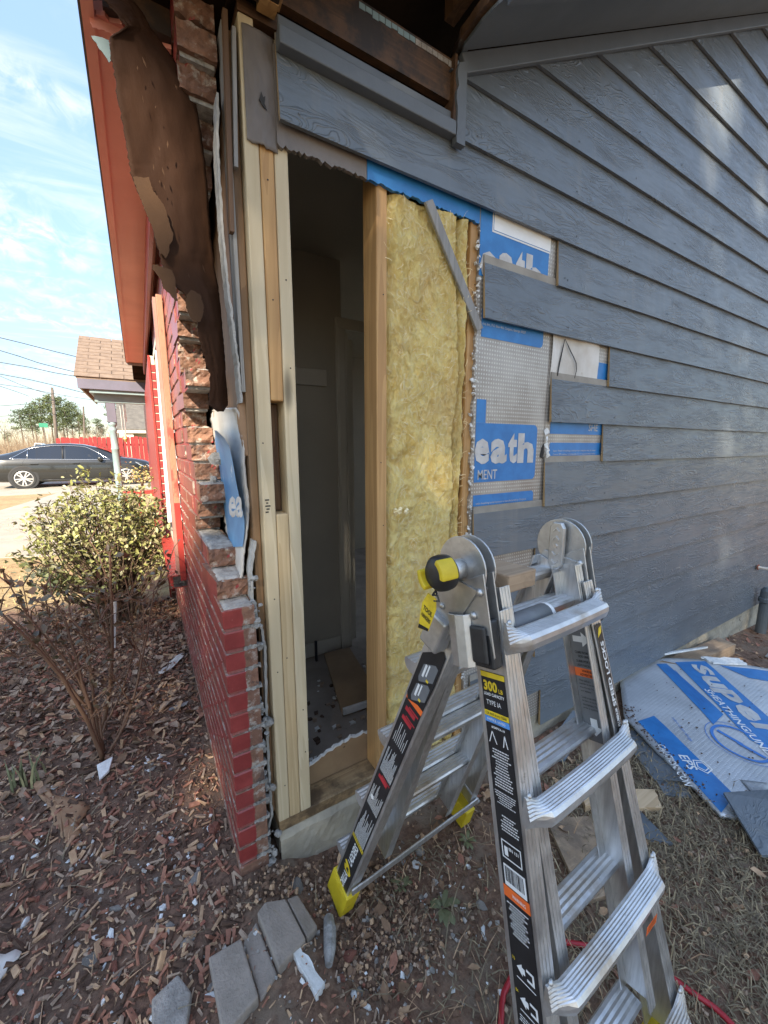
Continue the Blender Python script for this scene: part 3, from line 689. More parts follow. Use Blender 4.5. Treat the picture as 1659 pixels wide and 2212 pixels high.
# inside ----------------------------------------------------------------------
MB().box((.21, .092, .02), (3.2, 4.0, .099)).build('inner_floor', 'inner_floor', house)
MB().box((.21, .12, 2.425), (3.2, 4.0, 2.44)).build('inner_ceiling', 'inner_wall', house)
MB().box((.21, 1.035, .099), (.905, 1.09, 2.425)).build('inner_wall', 'inner_wall', house)
MB().box((1.5, 1.035, .099), (3.2, 1.09, 2.425)).build('inner_wall', 'inner_wall', house)
MB().box((2.2, .12, .099), (2.25, 1.035, 2.425)).build('inner_wall', 'inner_wall', house)
MB().box((.9, 3.2, .099), (3.2, 3.25, 2.425)).build('inner_wall', 'inner_wall', house)
MB().box((.58, .091, .142), (2.2, .104, 2.425)).build('inner_drywall', 'drywall_paper', house)
MB().box((.21, 1.019, .1), (.858, 1.034, .19)).build('baseboard', 'inner_trim', house, bevel=.004)
MB().box((.21, 1.014, 1.735), (.80, 1.034, 1.825)).build('shelf_cleat', 'inner_trim', house, bevel=.003)
for x0, x1, y0 in ((.862, .922, 1.013), (.872, .912, 1.005)): MB().box((x0, y0, .1), (x1, y0+.021 if y0 > 1.01 else y0+.0075, 2.06)).build('door_casing', 'inner_trim', house, bevel=.003)
MB().box((.922, 1.010, .1), (.935, 1.13, 2.04)).build('door_jamb', 'inner_trim', house)
MB().box((.862, 1.012, 2.0605), (1.55, 1.034, 2.12)).build('door_casing', 'inner_trim', house, bevel=.003)
MB().box((.97, 1.10, .1), (1.01, 1.85, 2.03)).build('inner_door', 'inner_trim', house)
MB().lathe((.967, 1.17, .98), (-1, 0, 0), [(.012, 0), (.012, .03), (.03, .035), (.032, .06), (.02, .075)], 12).build('door_knob', 'black_edge', house, smooth=True)
top = jag((.265, .093, .212), (.56, .093, .248), 26, .005, 31, (0, 0, 1)); top = [Vector((p.x, p.y, p.z+(.022*max(0, math.sin((p.x-.30)*11))))) for p in top]
MB().prism([(.265, .093, .13), (.565, .093, .13)]+[tuple(p) for p in top[::-1]], (0, .012, 0)).build('drywall_remnant', 'drywall_paper', house)
gp = MB()
for i in range(len(top)-1):
    a, b = top[i], top[i+1]; h0 = .004+.008*max(0, N(i*.4, 2, 0)); gp.hexa([a+Vector((0, .0008, -.001)), b+Vector((0, .0008, -.001)), b+Vector((0, .0112, -.001)), a+Vector((0, .0112, -.001)), a+Vector((0, .0008, h0)), b+Vector((0, .0008, h0)), b+Vector((0, .0112, h0*1.4)), a+Vector((0, .0112, h0*1.4))])
gp.build('gypsum_edge', 'gypsum', house)
dr = MB(); rn = random.Random(12)
for k in range(90):
    x, y = rn.uniform(.3, .95), rn.uniform(.13, .8); r = rn.uniform(.003, .011)
    q = [Vector((x, y, .1+r*.3))+Vector((d[0]*r*rn.uniform(.4, 1.6), d[1]*r*rn.uniform(.4, 1.4), d[2]*r*rn.uniform(.3, .7))) for d in ((-1,-1,-1),(1,-1,-1),(1,1,-1),(-1,1,-1),(-1,-1,1),(1,-1,1),(1,1,1),(-1,1,1))]
    dr.hexa(q, k % 3)
dr.build('floor_crumbs', ['gypsum', 'chip_dark', 'chip_grey'], house, kind='stuff')
fp = thing('fallen_drywall', (.72, .55, .1), 'brown broken panel leaning on the dark closet floor inside the opening', 'panel')
MB().hexa([(.585, .42, .103), (.80, .40, .108), (.86, .90, .155), (.70, .92, .15), (.585, .42, .113), (.80, .40, .118), (.86, .90, .165), (.70, .92, .16)]).build('board', 'drywall_paper', fp)
MB().hexa([(.583, .405, .1165), (.795, .387, .1215), (.797, .400, .1220), (.585, .418, .117), (.583, .405, .150), (.795, .387, .152), (.797, .400, .152), (.585, .418, .150)]).build('lip', 'gypsum', fp)
vp = MB(); vp.box((.66, .955, .1), (.672, .97, .23)); vp.build('outlet_stub', 'black_edge', house)

# insulation batt -------------------------------------------------------------
im = MB()
def ins(u, v):
    x = .5785+u*.346; z = .145+v*2.03
    e = min(1, min(u, 1-u)/.09); e = e*e*(3-2*e)
    d = .012+.026*e
    d += .018*N(x*9, z*5, .3)+.010*N(x*24, z*14, 5)+.006*N(x*60, z*40, 9)+.0035*N(x*130, z*90, 2)
    g = abs(u-.84+.05*math.sin(v*7)+.02*math.sin(v*23)); d -= .034*math.exp(-(g/.020)**2)          # fold down the right side
    d += .010*math.exp(-((u-.92)/.05)**2)
    g2 = abs(v-.56-.04*math.sin(u*6)); d -= .010*math.exp(-(g2/.012)**2)
    return (x+.004*N(x*30, z*20, 7), .034-d, z)
im.grid(84, 330, ins)
ib = im.build('insulation_batt', 'fibreglass', house, smooth=True)
hm = MB(); rn = random.Random(4)
for k in range(2600):
    u, v = rn.uniform(.02, .985), rn.uniform(.01, .99); p = Vector(ins(u, v)); a = rn.uniform(0, PI); L = rn.uniform(.010, .038); bend = rn.uniform(-1.2, 1.2)
    pts = []
    for s in range(5):
        f = s/4; aa = a+bend*f; p = p+Vector((math.cos(aa)*L/5, -math.sin(f*PI)*.0022*rn.uniform(0, 1.6), math.sin(aa)*L/5)); pts.append(p+Vector((0, -.0025, 0)))
    w = rn.uniform(.0003, .0009); n_ = Vector((-math.sin(a), 0, math.cos(a)))*w
    vs = [q for p_ in pts for q in (p_-n_, p_+n_)]; hm.add(vs, [(2*i, 2*i+1, 2*i+3, 2*i+2) for i in range(4)])
for k in range(90):
    u, v = rn.uniform(.04, .95), rn.uniform(.02, .98); p = Vector(ins(u, v)); a = rn.uniform(.5, 2.6); L = rn.uniform(.03, .09); bend = rn.uniform(-1.6, 1.6); pts = []
    for s in range(7):
        f = s/6; aa = a+bend*f; p = p+Vector((math.cos(aa)*L/7, 0, math.sin(aa)*L/7)); uu = min(.98, max(.02, (p.x-.5785)/.346)); vv = min(.99, max(.01, (p.z-.145)/2.03)); pts.append(Vector((p.x, ins(uu, vv)[1]-.003-.004*math.sin(f*PI), p.z)))
    w = rn.uniform(.0005, .0012); vs = []
    for i_, q_ in enumerate(pts):
        n_ = Vector((-math.sin(a+bend*i_/6), 0, math.cos(a+bend*i_/6)))*w*(1-.8*abs(i_/3-1)); vs += [q_-n_, q_+n_]
    hm.add(vs, [(2*i, 2*i+1, 2*i+3, 2*i+2) for i in range(6)])
plain('glass_fibre', (.95, .84, .55), (.80, .64, .32), .9, 30, 0)
fb = hm.build('loose_fibres', 'glass_fibre', house, kind='stuff')
tf = MB(); rn = random.Random(8)
for k in range(14):
    c_ = Vector((.59+rn.uniform(0, .05), -.03+rn.uniform(-.006, .006), 1.175+rn.uniform(-.012, .012))); r = rn.uniform(.004, .01)
    tf.lathe(c_, (rn.uniform(-1, 1), rn.uniform(-1, 1), 1), [(r*.3, -r*.6), (r, 0), (r*.4, r*.7)], 7)
tf.build('loose_tuft', 'glass_fibre', house, kind='stuff')
# grey diagonal brace
MB().beam(at(927, 432, 1, -.028), at(1038, 712, 1, -.028), Vector((.5, 0, .28)).normalized(), (-.017, .017), (0, 1, 0), (0, .011)).build('diagonal_brace', 'weathered_wood', house, bevel=.002)
# ------------------------------------------------------------------ brick front
BX, BD, BH, BP, BL = .016, .090, .0567, .0667, .194
def course_top(j): return .936+BP*j
YB = {1: .051, 2: .177, 3: .499, 4: .39, 5: .291, 6: .401, 7: .459, 8: .546, 9: .679, 10: .591, 11: .45, 12: .597, 13: .667, 14: .599, 15: .52, 16: .45, 17: .37, 18: .30, 19: .22, 20: .15, 21: .08, 22: .05, 23: .05, 24: .04, 25: .05}
J0, J1 = -13, 25
def yb(j): return YB.get(j, -.02)
def brick_mesh(seed, rough=False):
    rn = random.Random(seed); mb = MB(); j = .0024
    def jt(): return rn.uniform(-j, j)
    x0, x1, y0, y1, z0, z1 = 0, BD, 0, BL, 0, BH
    ny, nz_ = (6, 4)
    if not rough:
        c = .003
        pts = []
        for (yy, zz) in ((y0+c, z0), (y1-c, z0), (y1, z0+c), (y1, z1-c), (y1-c, z1), (y0+c, z1), (y0, z1-c), (y0, z0+c)): pts.append((yy+jt(), zz+jt()))
        f = [(x0+jt()*.6, a, b) for a, b in [(p[0]+(.002 if p[0] < .1 else -.002), p[1]+(.002 if p[1] < .03 else -.002)) for p in pts]]
        m = [(x0+.003, a, b) for a, b in pts]; k = [(x1, a, b) for a, b in pts]
        fs = [tuple(range(8))]
        fs[0] = fs[0][::-1]
        for b in (0, 8): fs += [(b+i, b+(i+1) % 8, b+8+(i+1) % 8, b+8+i) for i in range(8)]
        fs += [tuple(range(16, 24))]
        mb.add(f+m+k, fs)
    else:
        def face(fn, nu, nv): mb.grid(nu, nv, fn)
        sd = rn.uniform(0, 99)
        def P(x, y, z):
            e = 1 if y < .02 else 0
            n1 = N(x*45+sd, y*30, z*45); n2 = N(x*110, y*60+sd, z*110)
            return (x+(.003*n1 if 0 < x else 0)*e, y+e*(.011*n1+.004*n2), z+.0025*N(x*50, y*50+sd, z*3)*(1 if z > .03 else .5)*e)
        face(lambda u, v: P(u*BD, 0, v*BH), 10, 7)
        face(lambda u, v: P(BD*(1-u), [0, .012, BL][int(round(v*2))], BH), 10, 2)
        face(lambda u, v: P(BD*u, [0, .012, BL][int(round(v*2))], 0), 10, 2)
        face(lambda u, v: P(0, [0, .012, BL][int(round((1-u)*2))], v*BH), 2, 7)
        face(lambda u, v: P(BD, [0, .012, BL][int(round(u*2))], v*BH), 2, 7)
        face(lambda u, v: P(BD*(1-u), BL, v*BH), 1, 1)
    return mb.mesh('brick', 'brick_clay')
BRK = [brick_mesh(s) for s in range(5)]; BRE = [brick_mesh(50+s, True) for s in range(5)]
veneer = MB()
cores = []
WY0, WY1, WZ0, WZ1, YE = 1.235, 2.66, .70, 2.13, 2.80
for j in range(J0-1, J1+1):
    zt = course_top(j); y0 = yb(j)+(.006 if j < 1 else .014); zb = zt-BP
    if j < J0: y0 += .0
    segs = [(y0, YE)] if not (WZ0-.04 < zt and zb < WZ1) else [(y0, WY0), (WY1, YE)]
    for a, b in segs: veneer.box((BX+.006, a, zb+.0001), (BX+BD-.004, b, zt-.0001))
vo = veneer.build('brick_veneer', 'brick_mortar', house)
rn = random.Random(2)
for j in range(J0-1, J1+1):
    zb = course_top(j)-BH; y0 = yb(j); off = .102 if j % 2 else 0.0
    segs = [(y0, YE)] if not (WZ0-.03 < course_top(j) and course_top(j)-BP < WZ1) else [(y0, WY0), (WY1, YE)]
    for a, b in segs:
        # running bond joints measured from the corner
        k = math.floor((a+.02+off)/.204); y = -.02-off+k*.204
        carry = None
        while y < b-.02:
            s, e = max(y, a), min(y+BL, b)
            y += .204
            if carry is not None: s = carry; carry = None
            if e-s < .055 and s == a and a == y0: carry = a; continue
            if e-s < .02: continue
            first = (s == a and a == y0)
            if j < 1 and first: e = max(e, s+.05)
            mesh = rn.choice(BRE) if first and (j > 0 or j < J0) else rn.choice(BRK)
            jx = rn.uniform(-.0012, .0012)
            ro = (0, 0, rn.uniform(-.06, .06) if first and j > 0 else 0)
            inst(mesh, 'brick', (BX+jx, s, zb), ro, (1, (e-s)/BL, 1), parent=vo)
# mortar beds left on the exposed brick tops
rn = random.Random(6)
def lump(mb, c, r, seed, flat=1.0, mi=0):
    """small broken stone: jittered box-sphere"""
    rn = random.Random(seed); vs = []
    for a in range(3):
        for k in range(6):
            th = 2*PI*k/6+rn.uniform(-.3, .3); rr = r*(.75, 1.0, .6)[a]*rn.uniform(.7, 1.15)
            vs.append(Vector(c)+Vector((math.cos(th)*rr, math.sin(th)*rr, (-.55, .0, .55)[a]*r*flat*rn.uniform(.8, 1.2))))
    fs = [(a*6+k, a*6+(k+1) % 6, a*6+6+(k+1) % 6, a*6+6+k) for a in range(2) for k in range(6)]+[tuple(range(6))[::-1], tuple(range(12, 18))]
    mb.add(vs, fs, mi)
for j in range(0, 15):
    a, b = yb(j), yb(j+1)
    if b-a < .09 and j != 0: continue
    zt = course_top(j); sd = j*3.1
    mb = MB()
    def bed(u, v, a=a, b=b, zt=zt, sd=sd):
        x = BX+.004+u*(BD-.006); y = a+.004+v*(b-a+.02)
        h = .005+.005*N(x*40, y*40, sd)+.003*N(x*90, y*90, sd); e = min(u, 1-u, v*1.0)
        return (x, y, zt-.0006+(h if e > 0 else -.003))
    mb.grid(10, 12, bed); mb.build('mortar_bed', 'mortar_pale', house, smooth=True)
ml = MB(); rn = random.Random(14)
for k in range(70):
    z = rn.uniform(.0, 1.05) if k > 14 else rn.uniform(-.02, .10)
    x = BX+BD+rn.uniform(-.004, .022); y = rn.uniform(-.022, .01)+(.0 if z < .93 else rn.uniform(.0, .3)*max(0, (z-.93)/.1)*.4)
    lump(ml, (x, y, z), rn.choice((.004, .006, .009, .014)), k, rn.uniform(.6, 1.6))
for j in range(-12, 1):
    zc_ = course_top(j)-BH-.005; nseg = 7; xs_ = [BX+.052+.048*q/nseg for q in range(nseg+1)]
    up = [(x_, -.0165-rn.uniform(0, .006), zc_+rn.uniform(.003, .011)) for x_ in xs_]; dn = [(x_, -.0165-rn.uniform(0, .005), zc_-rn.uniform(.003, .009)) for x_ in xs_]; bk = [(x_, .004, zc_) for x_ in xs_]
    ml.add(up+dn+bk, [(i, i+1, nseg+2+i, nseg+1+i)[::-1] for i in range(nseg)]+[(i+1, i, 2*nseg+2+i, 2*nseg+3+i)[::-1] for i in range(nseg)]+[(nseg+1+i, nseg+2+i, 2*nseg+3+i, 2*nseg+2+i)[::-1] for i in range(nseg)])
ml.build('mortar_crumbs', 'mortar', house, kind='stuff')
for i, (px, py, r) in enumerate(((577, 1560, .022), (560, 1395, .017), (575, 1725, .020), (470, 990, .030), (462, 1035, .016), (600, 1800, .014), (588, 1700, .014))):
    mb = MB(); lump(mb, at(px, py, 1, .0 if py > 1200 else .33), r, 60+i, 1.1); mb.build('mortar_lump', 'mortar', house)
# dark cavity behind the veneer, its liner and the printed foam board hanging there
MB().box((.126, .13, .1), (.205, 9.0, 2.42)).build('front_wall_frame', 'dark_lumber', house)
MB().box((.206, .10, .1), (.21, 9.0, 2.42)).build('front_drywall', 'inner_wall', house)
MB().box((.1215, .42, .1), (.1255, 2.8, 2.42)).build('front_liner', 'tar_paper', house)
def sheet_rows(rows, ncol, fn):
    """rows: (left point, right point); fn(u, v, p) displaces"""
    mb = MB(); vs = []
    for r, (a, b) in enumerate(rows):
        for c in range(ncol+1): vs.append(fn(c/ncol, r/(len(rows)-1), Vector(a).lerp(Vector(b), c/ncol)))
    mb.add(vs, [(r*(ncol+1)+c, r*(ncol+1)+c+1, (r+1)*(ncol+1)+c+1, (r+1)*(ncol+1)+c) for r in range(len(rows)-1) for c in range(ncol)])
    return mb
def dense(rows, n, amp, seed):
    rn = random.Random(seed); out = []
    for k in range(n+1):
        f = k/n*(len(rows)-1); i = min(int(f), len(rows)-2); w = f-i
        y, l, r = [a+(b-a)*w for a, b in zip(rows[i], rows[i+1])]
        out.append((y, l+rn.uniform(-amp, amp), r+rn.uniform(-amp*.3, amp*.3)))
    return out
# printed foam board peeling off the front wall
rows = dense([(882, 463, 508), (892, 458, 516), (920, 457, 522), (960, 466, 527), (1000, 472, 528), (1040, 476, 531), (1080, 480, 537), (1120, 486, 536), (1160, 494, 531), (1200, 500, 526), (1235, 508, 524), (1252, 512, 519)], 60, 2.6, 5)
R3 = [(at(l, y, 0, .112), at(r, y, 1, .055)) for y, l, r in rows]
bs = sheet_rows(R3, 10, lambda u, v, p: p+Vector((-.006*math.sin(u*PI), .004*N(u*5, v*9, 1), 0)))
bo = bs.build('torn_sheathing', 'paper_white', house, smooth=True, solid=.006)
rows2 = dense([(930, 468, 470), (945, 466, 486), (965, 467, 498), (1000, 474, 505), (1040, 479, 512), (1080, 483, 520), (1120, 489, 530), (1150, 493, 530), (1180, 499, 526)], 30, .4, 6)
R4 = [(at(l, y, 0, .106), at(r, y, 1, .049)) for y, l, r in rows2]
sheet_rows(R4, 8, lambda u, v, p: p+Vector((-.006*math.sin(u*PI)-.003, -.003, 0))).build('print_panel', 'print_blue_pale', house, smooth=True)
lw = MB()
def fmap(x0, y0, w, h):
    def f(a, b):
        p = at(x0+a, y0-b, 0, .085); q = at(x0+a, y0-b, 1, .043); return p if p.y < q.y else q
    return f
put_text(lw, 'ea', (0, 0, 0), (1, 0, 0), (0, 0, 1), 30, 46, .03, fn=fmap(494, 1118, 30, 46))
lw.build('print_lettering', 'letter_grey', house)
rows = dense([(835, 518, 536), (870, 514, 545), (900, 512, 545), (930, 516, 540), (960, 523, 541), (985, 528, 536)], 24, 1.0, 8)
sheet_rows([(at(l, y, 1, .06), at(r, y, 1, .045)) for y, l, r in rows], 6, lambda u, v, p: p+Vector((0, -.004*math.sin(u*3), 0))).build('torn_felt', 'kraft', house, smooth=True, solid=.002)

# big brown fibre board torn off the corner and hanging down
rows = [(-80, 200, 262), (0, 226, 284), (20, 243, 303), (44, 262, 316), (61, 272, 326), (80, 235, 340), (119, 238, 369), (170, 250, 401), (221, 255, 423), (272, 267, 433), (340, 277, 442), (381, 283, 445), (442, 311, 450), (483, 326, 454), (544, 345, 461), (575, 350, 464), (612, 372, 469), (640, 402, 472), (692, 428, 478), (723, 426, 481), (759, 436, 484), (784, 443, 486), (811, 454, 488), (856, 453, 491), (874, 449, 491), (889, 470, 482)]
rows = dense(rows, 150, 2.2, 15)
RB = [(at(l, y, 1, .045), at(r, y, 1, .095)) for y, l, r in rows]
def bcurl(u, v, p): return p+Vector((.004*N(u*3, v*8, 2), .004*N(u*9, v*22, 3)+.0025*abs(N(u*14, v*9, 8))+ -.010*math.sin(u*PI)*min(1, v*4)+.008*N(u*2.5, v*6, 5)*min(1, v*3)-.012*max(0, .25-u)*(1+N(v*9, 0, 1)), 0))
bo = sheet_rows(RB, 18, bcurl).build('torn_fibreboard', 'brown_board', house, smooth=True, solid=.003)
def dpoly(crop, pts, y, depth=.0015):
    x0, y0, s = crop; k = PW/2500
    rn_ = random.Random(len(pts)*7+int(pts[0][0])); out = []
    for i, (u, v) in enumerate(pts):
        u2, v2 = pts[(i+1) % len(pts)]; n_ = max(1, int(math.hypot(u2-u, v2-v)/16))
        for q_ in range(n_): out.append((u+(u2-u)*q_/n_+(rn_.uniform(-6, 6) if q_ else 0), v+(v2-v)*q_/n_+(rn_.uniform(-6, 6) if q_ else 0)))
    return [at((x0+u/s)*k, (y0+v/s)*k, 1, y) for u, v in out]
CB = (430, 500, 3.685)
MB().prism(dpoly(CB, [(5, 285), (60, 275), (120, 290), (205, 288), (225, 360), (250, 440), (320, 540), (395, 650), (415, 720), (450, 840), (465, 900), (492, 965), (480, 1050), (447, 1095), (440, 1190), (405, 1260), (330, 1185), (300, 1080), (270, 980), (250, 900), (220, 840), (140, 640), (60, 440)], .034), (0, -.0015, 0)).build('board_flap', 'brown_flap', house)
MB().prism(dpoly(CB, [(245, 1330), (290, 1335), (400, 1372), (480, 1400), (515, 1500), (528, 1620), (545, 1770), (515, 1765), (450, 1680), (375, 1620), (345, 1510), (290, 1440), (250, 1400)], .018), (0, -.0015, 0)).build('board_flap', 'brown_flap', house)
MB().prism(dpoly(CB, [(640, 1790), (660, 1690), (705, 1635), (820, 1700), (862, 1850), (850, 1940), (820, 2015), (740, 2030), (690, 1960), (660, 1890)], .020), (0, -.0015, 0)).build('board_flap', 'brown_flap', house)
tm = MB(); rn = random.Random(16)
for k in range(26):
    px, py = rn.uniform(290, 470), rn.uniform(130, 700); f = (py-130)/570
    if not (255+f*150+12 < px < 400+f*70-12): continue
    c_ = at(px, py, 1, .030); L = rn.uniform(.003, .014); w = rn.uniform(.0006, .0018); a = rn.uniform(-.4, .2)
    d = Vector((math.sin(a), 0, math.cos(a)))*L; n_ = Vector((math.cos(a), 0, -math.sin(a)))*w
    tm.prism([c_-d, c_+n_, c_+d, c_-n_], (0, -.0012, 0))
tm.build('paper_tears', 'brown_flap', house, kind='stuff')

# front window ----------------------------------------------------------------
win = MB().box((.030, WY0+.005, WZ0), (.060, WY1-.005, WZ1)).build('front_window', 'window_glass', house)
wc = MB(); wc.box((-.016, WY0-.05, WZ0-.005), (.012, WY0+.030, WZ1)); wc.build('casing', 'peeling_paint', win, bevel=.003)
MB().box((-.030, WY0-.03, WZ0-.002), (-.0165, WY0+.045, WZ1-.01)).build('casing_face', 'pink_paint', win)
MB().box((-.016, WY0-.0512, WZ0-.03), (.0125, WY0-.0505, 1.10)).build('casing_shade_patch', 'red_paint', win)  # red patch colours in the shaded lower part of the casing
for zz in (WZ0, 1.40, WZ1-.05): MB().box((.005, WY0+.031, zz), (.029, WY1-.031, zz+.045)).build('sash_rail', 'cream_paint', win)
pa, pb_ = at(334, 757, 1, 2.05), at(362, 1128, 1, 2.05)
MB().beam(at(341, 757, 1, 2.05), at(369, 1128, 1, 2.05), (1, 0, 0), (-.018, .016), (0, 1, 0), (0, .03)).build('screen_frame', 'letter_white', win)
sl = BRK
sill = MB().box((-.052, WY0-.02, .628), (.02, WY1+.04, .690)).build('window_sill', 'brick_mortar', house)
rm = MB().box((-.066, 0, .624), (.018, .058, .696)).mesh('sill_brick', 'red_paint')
for k in range(22): inst(rm, 'sill_brick', (0, WY0-.02+k*.068, 0), (0, 0, 0), None, parent=sill)
# brick return beyond the window
pil = MB().box((-.022, YE+.004, .0), (.10, YE+.30, 2.14)).build('brick_pier', 'cream_paint', house)
pm = MB().box((0, 0, 0), (.062, .09, BH)).mesh('pier_brick', 'brick_clay')
for j in range(J0, 18): inst(pm, 'pier_brick', (-.013, YE-.002, course_top(j)-BH), (0, 0, 0), None, parent=pil)
MB().box((-.031, YE-.010, .02), (-.0165, YE+.003, 2.14)).build('pier_trim', 'red_paint', house)

# front eave
EZ = 2.40; EY0, EY1 = .14, at(285, 783, 2, 2.40).y
XN, XF = -.150, -.185
so = [(p.x, p.y, EZ) for p in jag((-.035, EY0, 0), (XN, EY0, 0), 14, .012, 2, (0, 1, 0))]
MB().prism(so+[(XF, EY1, EZ), (-.035, EY1, EZ), (.014, EY1, EZ), (.014, EY0, EZ)], (0, 0, .010)).build('front_soffit', 'salmon_paint', house)
MB().box((-.034, EY0+.05, 2.27), (-.018, EY1-.01, 2.399)).build('front_frieze', 'red_paint', house)
def eave_strip(a, b, z0, z1, name, mat):
    MB().hexa([(XN+a, EY0-.08, z0), (XN+b, EY0-.08, z0), (XF+b, EY1, z0), (XF+a, EY1, z0), (XN+a, EY0-.08, z1), (XN+b, EY0-.08, z1), (XF+b, EY1, z1), (XF+a, EY1, z1)]).build(name, mat, house)
eave_strip(-.021, .004, EZ-.006, EZ+.17, 'front_fascia', 'salmon_paint')
eave_strip(-.0265, -.0215, EZ-.001, EZ+.19, 'drip_edge', 'black_edge')
MB().box((-.205, EY1+.001, EZ-.03), (-.018, EY1+.02, EZ+.05)).build('eave_end', 'weathered_wood', house)
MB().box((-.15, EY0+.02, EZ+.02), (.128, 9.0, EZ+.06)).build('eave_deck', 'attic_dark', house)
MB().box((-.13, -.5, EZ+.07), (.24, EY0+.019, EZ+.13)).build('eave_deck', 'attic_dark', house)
MB().box((-.145, EY0+.021, EZ+.0105), (.014, EY0+.05, EZ+.07)).build('eave_blocking', 'rafter_wood', house)
MB().box((-.128, EY0-.02, EZ+.0105), (.014, EY0+.0185, EZ+.0695)).build('eave_blocking', 'rafter_wood', house)
tf = dpoly((260, 0, 3.072), [(75, 0), (260, 0), (330, 60), (370, 130), (420, 200), (480, 262), (455, 300), (440, 330), (405, 320), (410, 370), (380, 345), (340, 380), (310, 330), (230, 300), (130, 275), (100, 200)], .145)
MB().prism(tf, (0, .002, 0)).build('torn_fascia', 'salmon_paint', house)
tf = dpoly((260, 0, 3.072), [(110, 355), (200, 370), (290, 400), (305, 500), (315, 600), (295, 625), (265, 575), (235, 530), (190, 480), (160, 420)], .115)
MB().prism(tf, (0, .002, 0)).build('torn_fascia', 'post_teal', house)

# ------------------------------------------------------------------ porch of the same house
EY, EZp = 6.3, at(127, 812, 1, 6.3).z
xL = at(127+31, 812, 1, 6.3).x
xL = at(159, 812, 1, 6.3).x; RY = 7.7; RZ = at(162, 727, 1, RY).z
pr = MB().hexa([(xL+.02, EY+.02, EZp-.01), (1.0, EY+.02, EZp-.01), (1.0, RY, RZ-.03), (xL+.02, RY, RZ-.03), (xL+.02, EY+.02, EZp+.015), (1.0, EY+.02, EZp+.015), (1.0, RY, RZ-.005), (xL+.02, RY, RZ-.005)]).build('porch_roof', 'shingle', house)
MB().hexa([(xL+.02, RY+.001, RZ-.03), (1.0, RY+.001, RZ-.03), (1.0, 2*RY-EY, EZp-.01), (xL+.02, 2*RY-EY, EZp-.01), (xL+.02, RY+.001, RZ-.005), (1.0, RY+.001, RZ-.005), (1.0, 2*RY-EY, EZp+.015), (xL+.02, 2*RY-EY, EZp+.015)]).build('porch_roof', 'shingle', house)
nr = 12; sv = Vector((0, RY-EY, RZ-EZp))/nr; sl_ = sv.length; an = math.atan2(sv.z, sv.y)
tabw = .31
tab = MB().hexa([(0, 0, 0), (tabw-.008, 0, 0), (tabw-.008, sl_*1.15, -.004), (0, sl_*1.15, -.004), (0, 0, .009), (tabw-.008, 0, .009), (tabw-.008, sl_*1.15, .003), (0, sl_*1.15, .003)]).mesh('shingle', 'shingle')
rn = random.Random(1)
for r in range(nr):
    x = xL-(.155 if r % 2 else 0)
    while x < .6:
        a, b = max(x, xL), min(x+tabw, .6)
        if b-a > .05: inst(tab, 'shingle', (a, EY+sv.y*r, EZp+.018+sv.z*r), (an, 0, 0), ((b-a)/tabw, 1, 1), parent=pr)
        x += tabw
MB().box((xL+.03, EY+.01, EZp-.15), (1.0, EY+.05, EZp-.012)).build('porch_fascia', 'purple_fascia_post_shade', house)
MB().prism([(xL+.045, EY+.05, EZp-.15), (xL+.045, 2*RY-EY-.05, EZp-.15), (xL+.045, RY, RZ-.05)], (.02, 0, 0)).build('porch_gable', 'beige_wall', house)
MB().box((xL+.16, EY+.05, EZp-.20), (1.0, EY+1.0, EZp-.155)).build('porch_ceiling', 'post_teal', house)
MB().box((xL+.20, EY+.20, EZp-.32), (1.0, EY+.34, EZp-.201)).build('porch_beam', 'post_teal', house)
pp = at(248, 960, 1, EY+.27); pxp = pp.x
post = thing_post = MB()
zt_ = EZp-.321
post.box((pxp-.06, EY+.21, zt_-.30), (pxp+.06, EY+.33, zt_))
post.build('porch_post', 'purple_fascia_post_shade', house)  # square top coloured dark for the roof's shadow on the post
pr_ = [(.045, 0), (.045, .03), (.058, .04), (.058, .07), (.04, .09), (.04, .12), (.055, .14), (.055, .17), (.045, .19), (.050, .55), (.050, .57), (.056, .58), (.056, .60), (.050, .61), (.052, 1.02), (.058, 1.03), (.058, 1.05), (.050, 1.06), (.046, 1.35), (.055, 1.37), (.055, 1.40), (.04, 1.42), (.045, 1.45), (.06, 1.47), (.06, 1.52)]
PB = .03; sc_ = (zt_-.30-.45)/1.52
MB().lathe((pxp, EY+.27, .45), (0, 0, 1), [(r, h*sc_) for r, h in pr_], 14).build('porch_post', 'post_teal', house, smooth=True)
MB().box((pxp-.06, EY+.21, .03), (pxp+.06, EY+.33, .45)).build('porch_post', 'post_teal', house)
MB().box((-.52, EY+.24, .60), (.2, EY+.30, .66)).build('porch_rail', 'red_paint', house)
for xx in (-.45, -.25, -.05, .15): MB().box((xx, EY+.25, .03), (xx+.05, EY+.29, .599)).build('porch_rail', 'red_paint', house)
MB().box((-.02, 3.2, .0), (.10, 9.0, 2.2)).build('front_wall', 'red_paint', house)
ch = thing('wind_chime', at(262, 930, 1, EY+.3), 'silver tube wind chime hanging beside the porch post', 'wind chime')
cp = at(263, 870, 1, EY+.28)
MB().lathe(cp, (0, 0, 1), [(.05, 0), (.05, .02)], 10).build('ring', 'wire', ch)
for k in range(5):
    a = k*1.256; MB().tube([cp+Vector((.035*math.cos(a), .035*math.sin(a), -.02)), cp+Vector((.035*math.cos(a), .035*math.sin(a), -.30-.05*k))], .008, 6).build('chime_tube', 'chime_metal', ch)
MB().tube([cp+Vector((0, 0, .12)), cp+Vector((0, 0, -.5))], .003, 4).build('cord', 'wire', ch)
MB().lathe(cp+Vector((0, 0, -.62)), (0, 0, 1), [(.01, 0), (.035, .05), (.01, .12)], 8).build('striker', 'brass', ch)

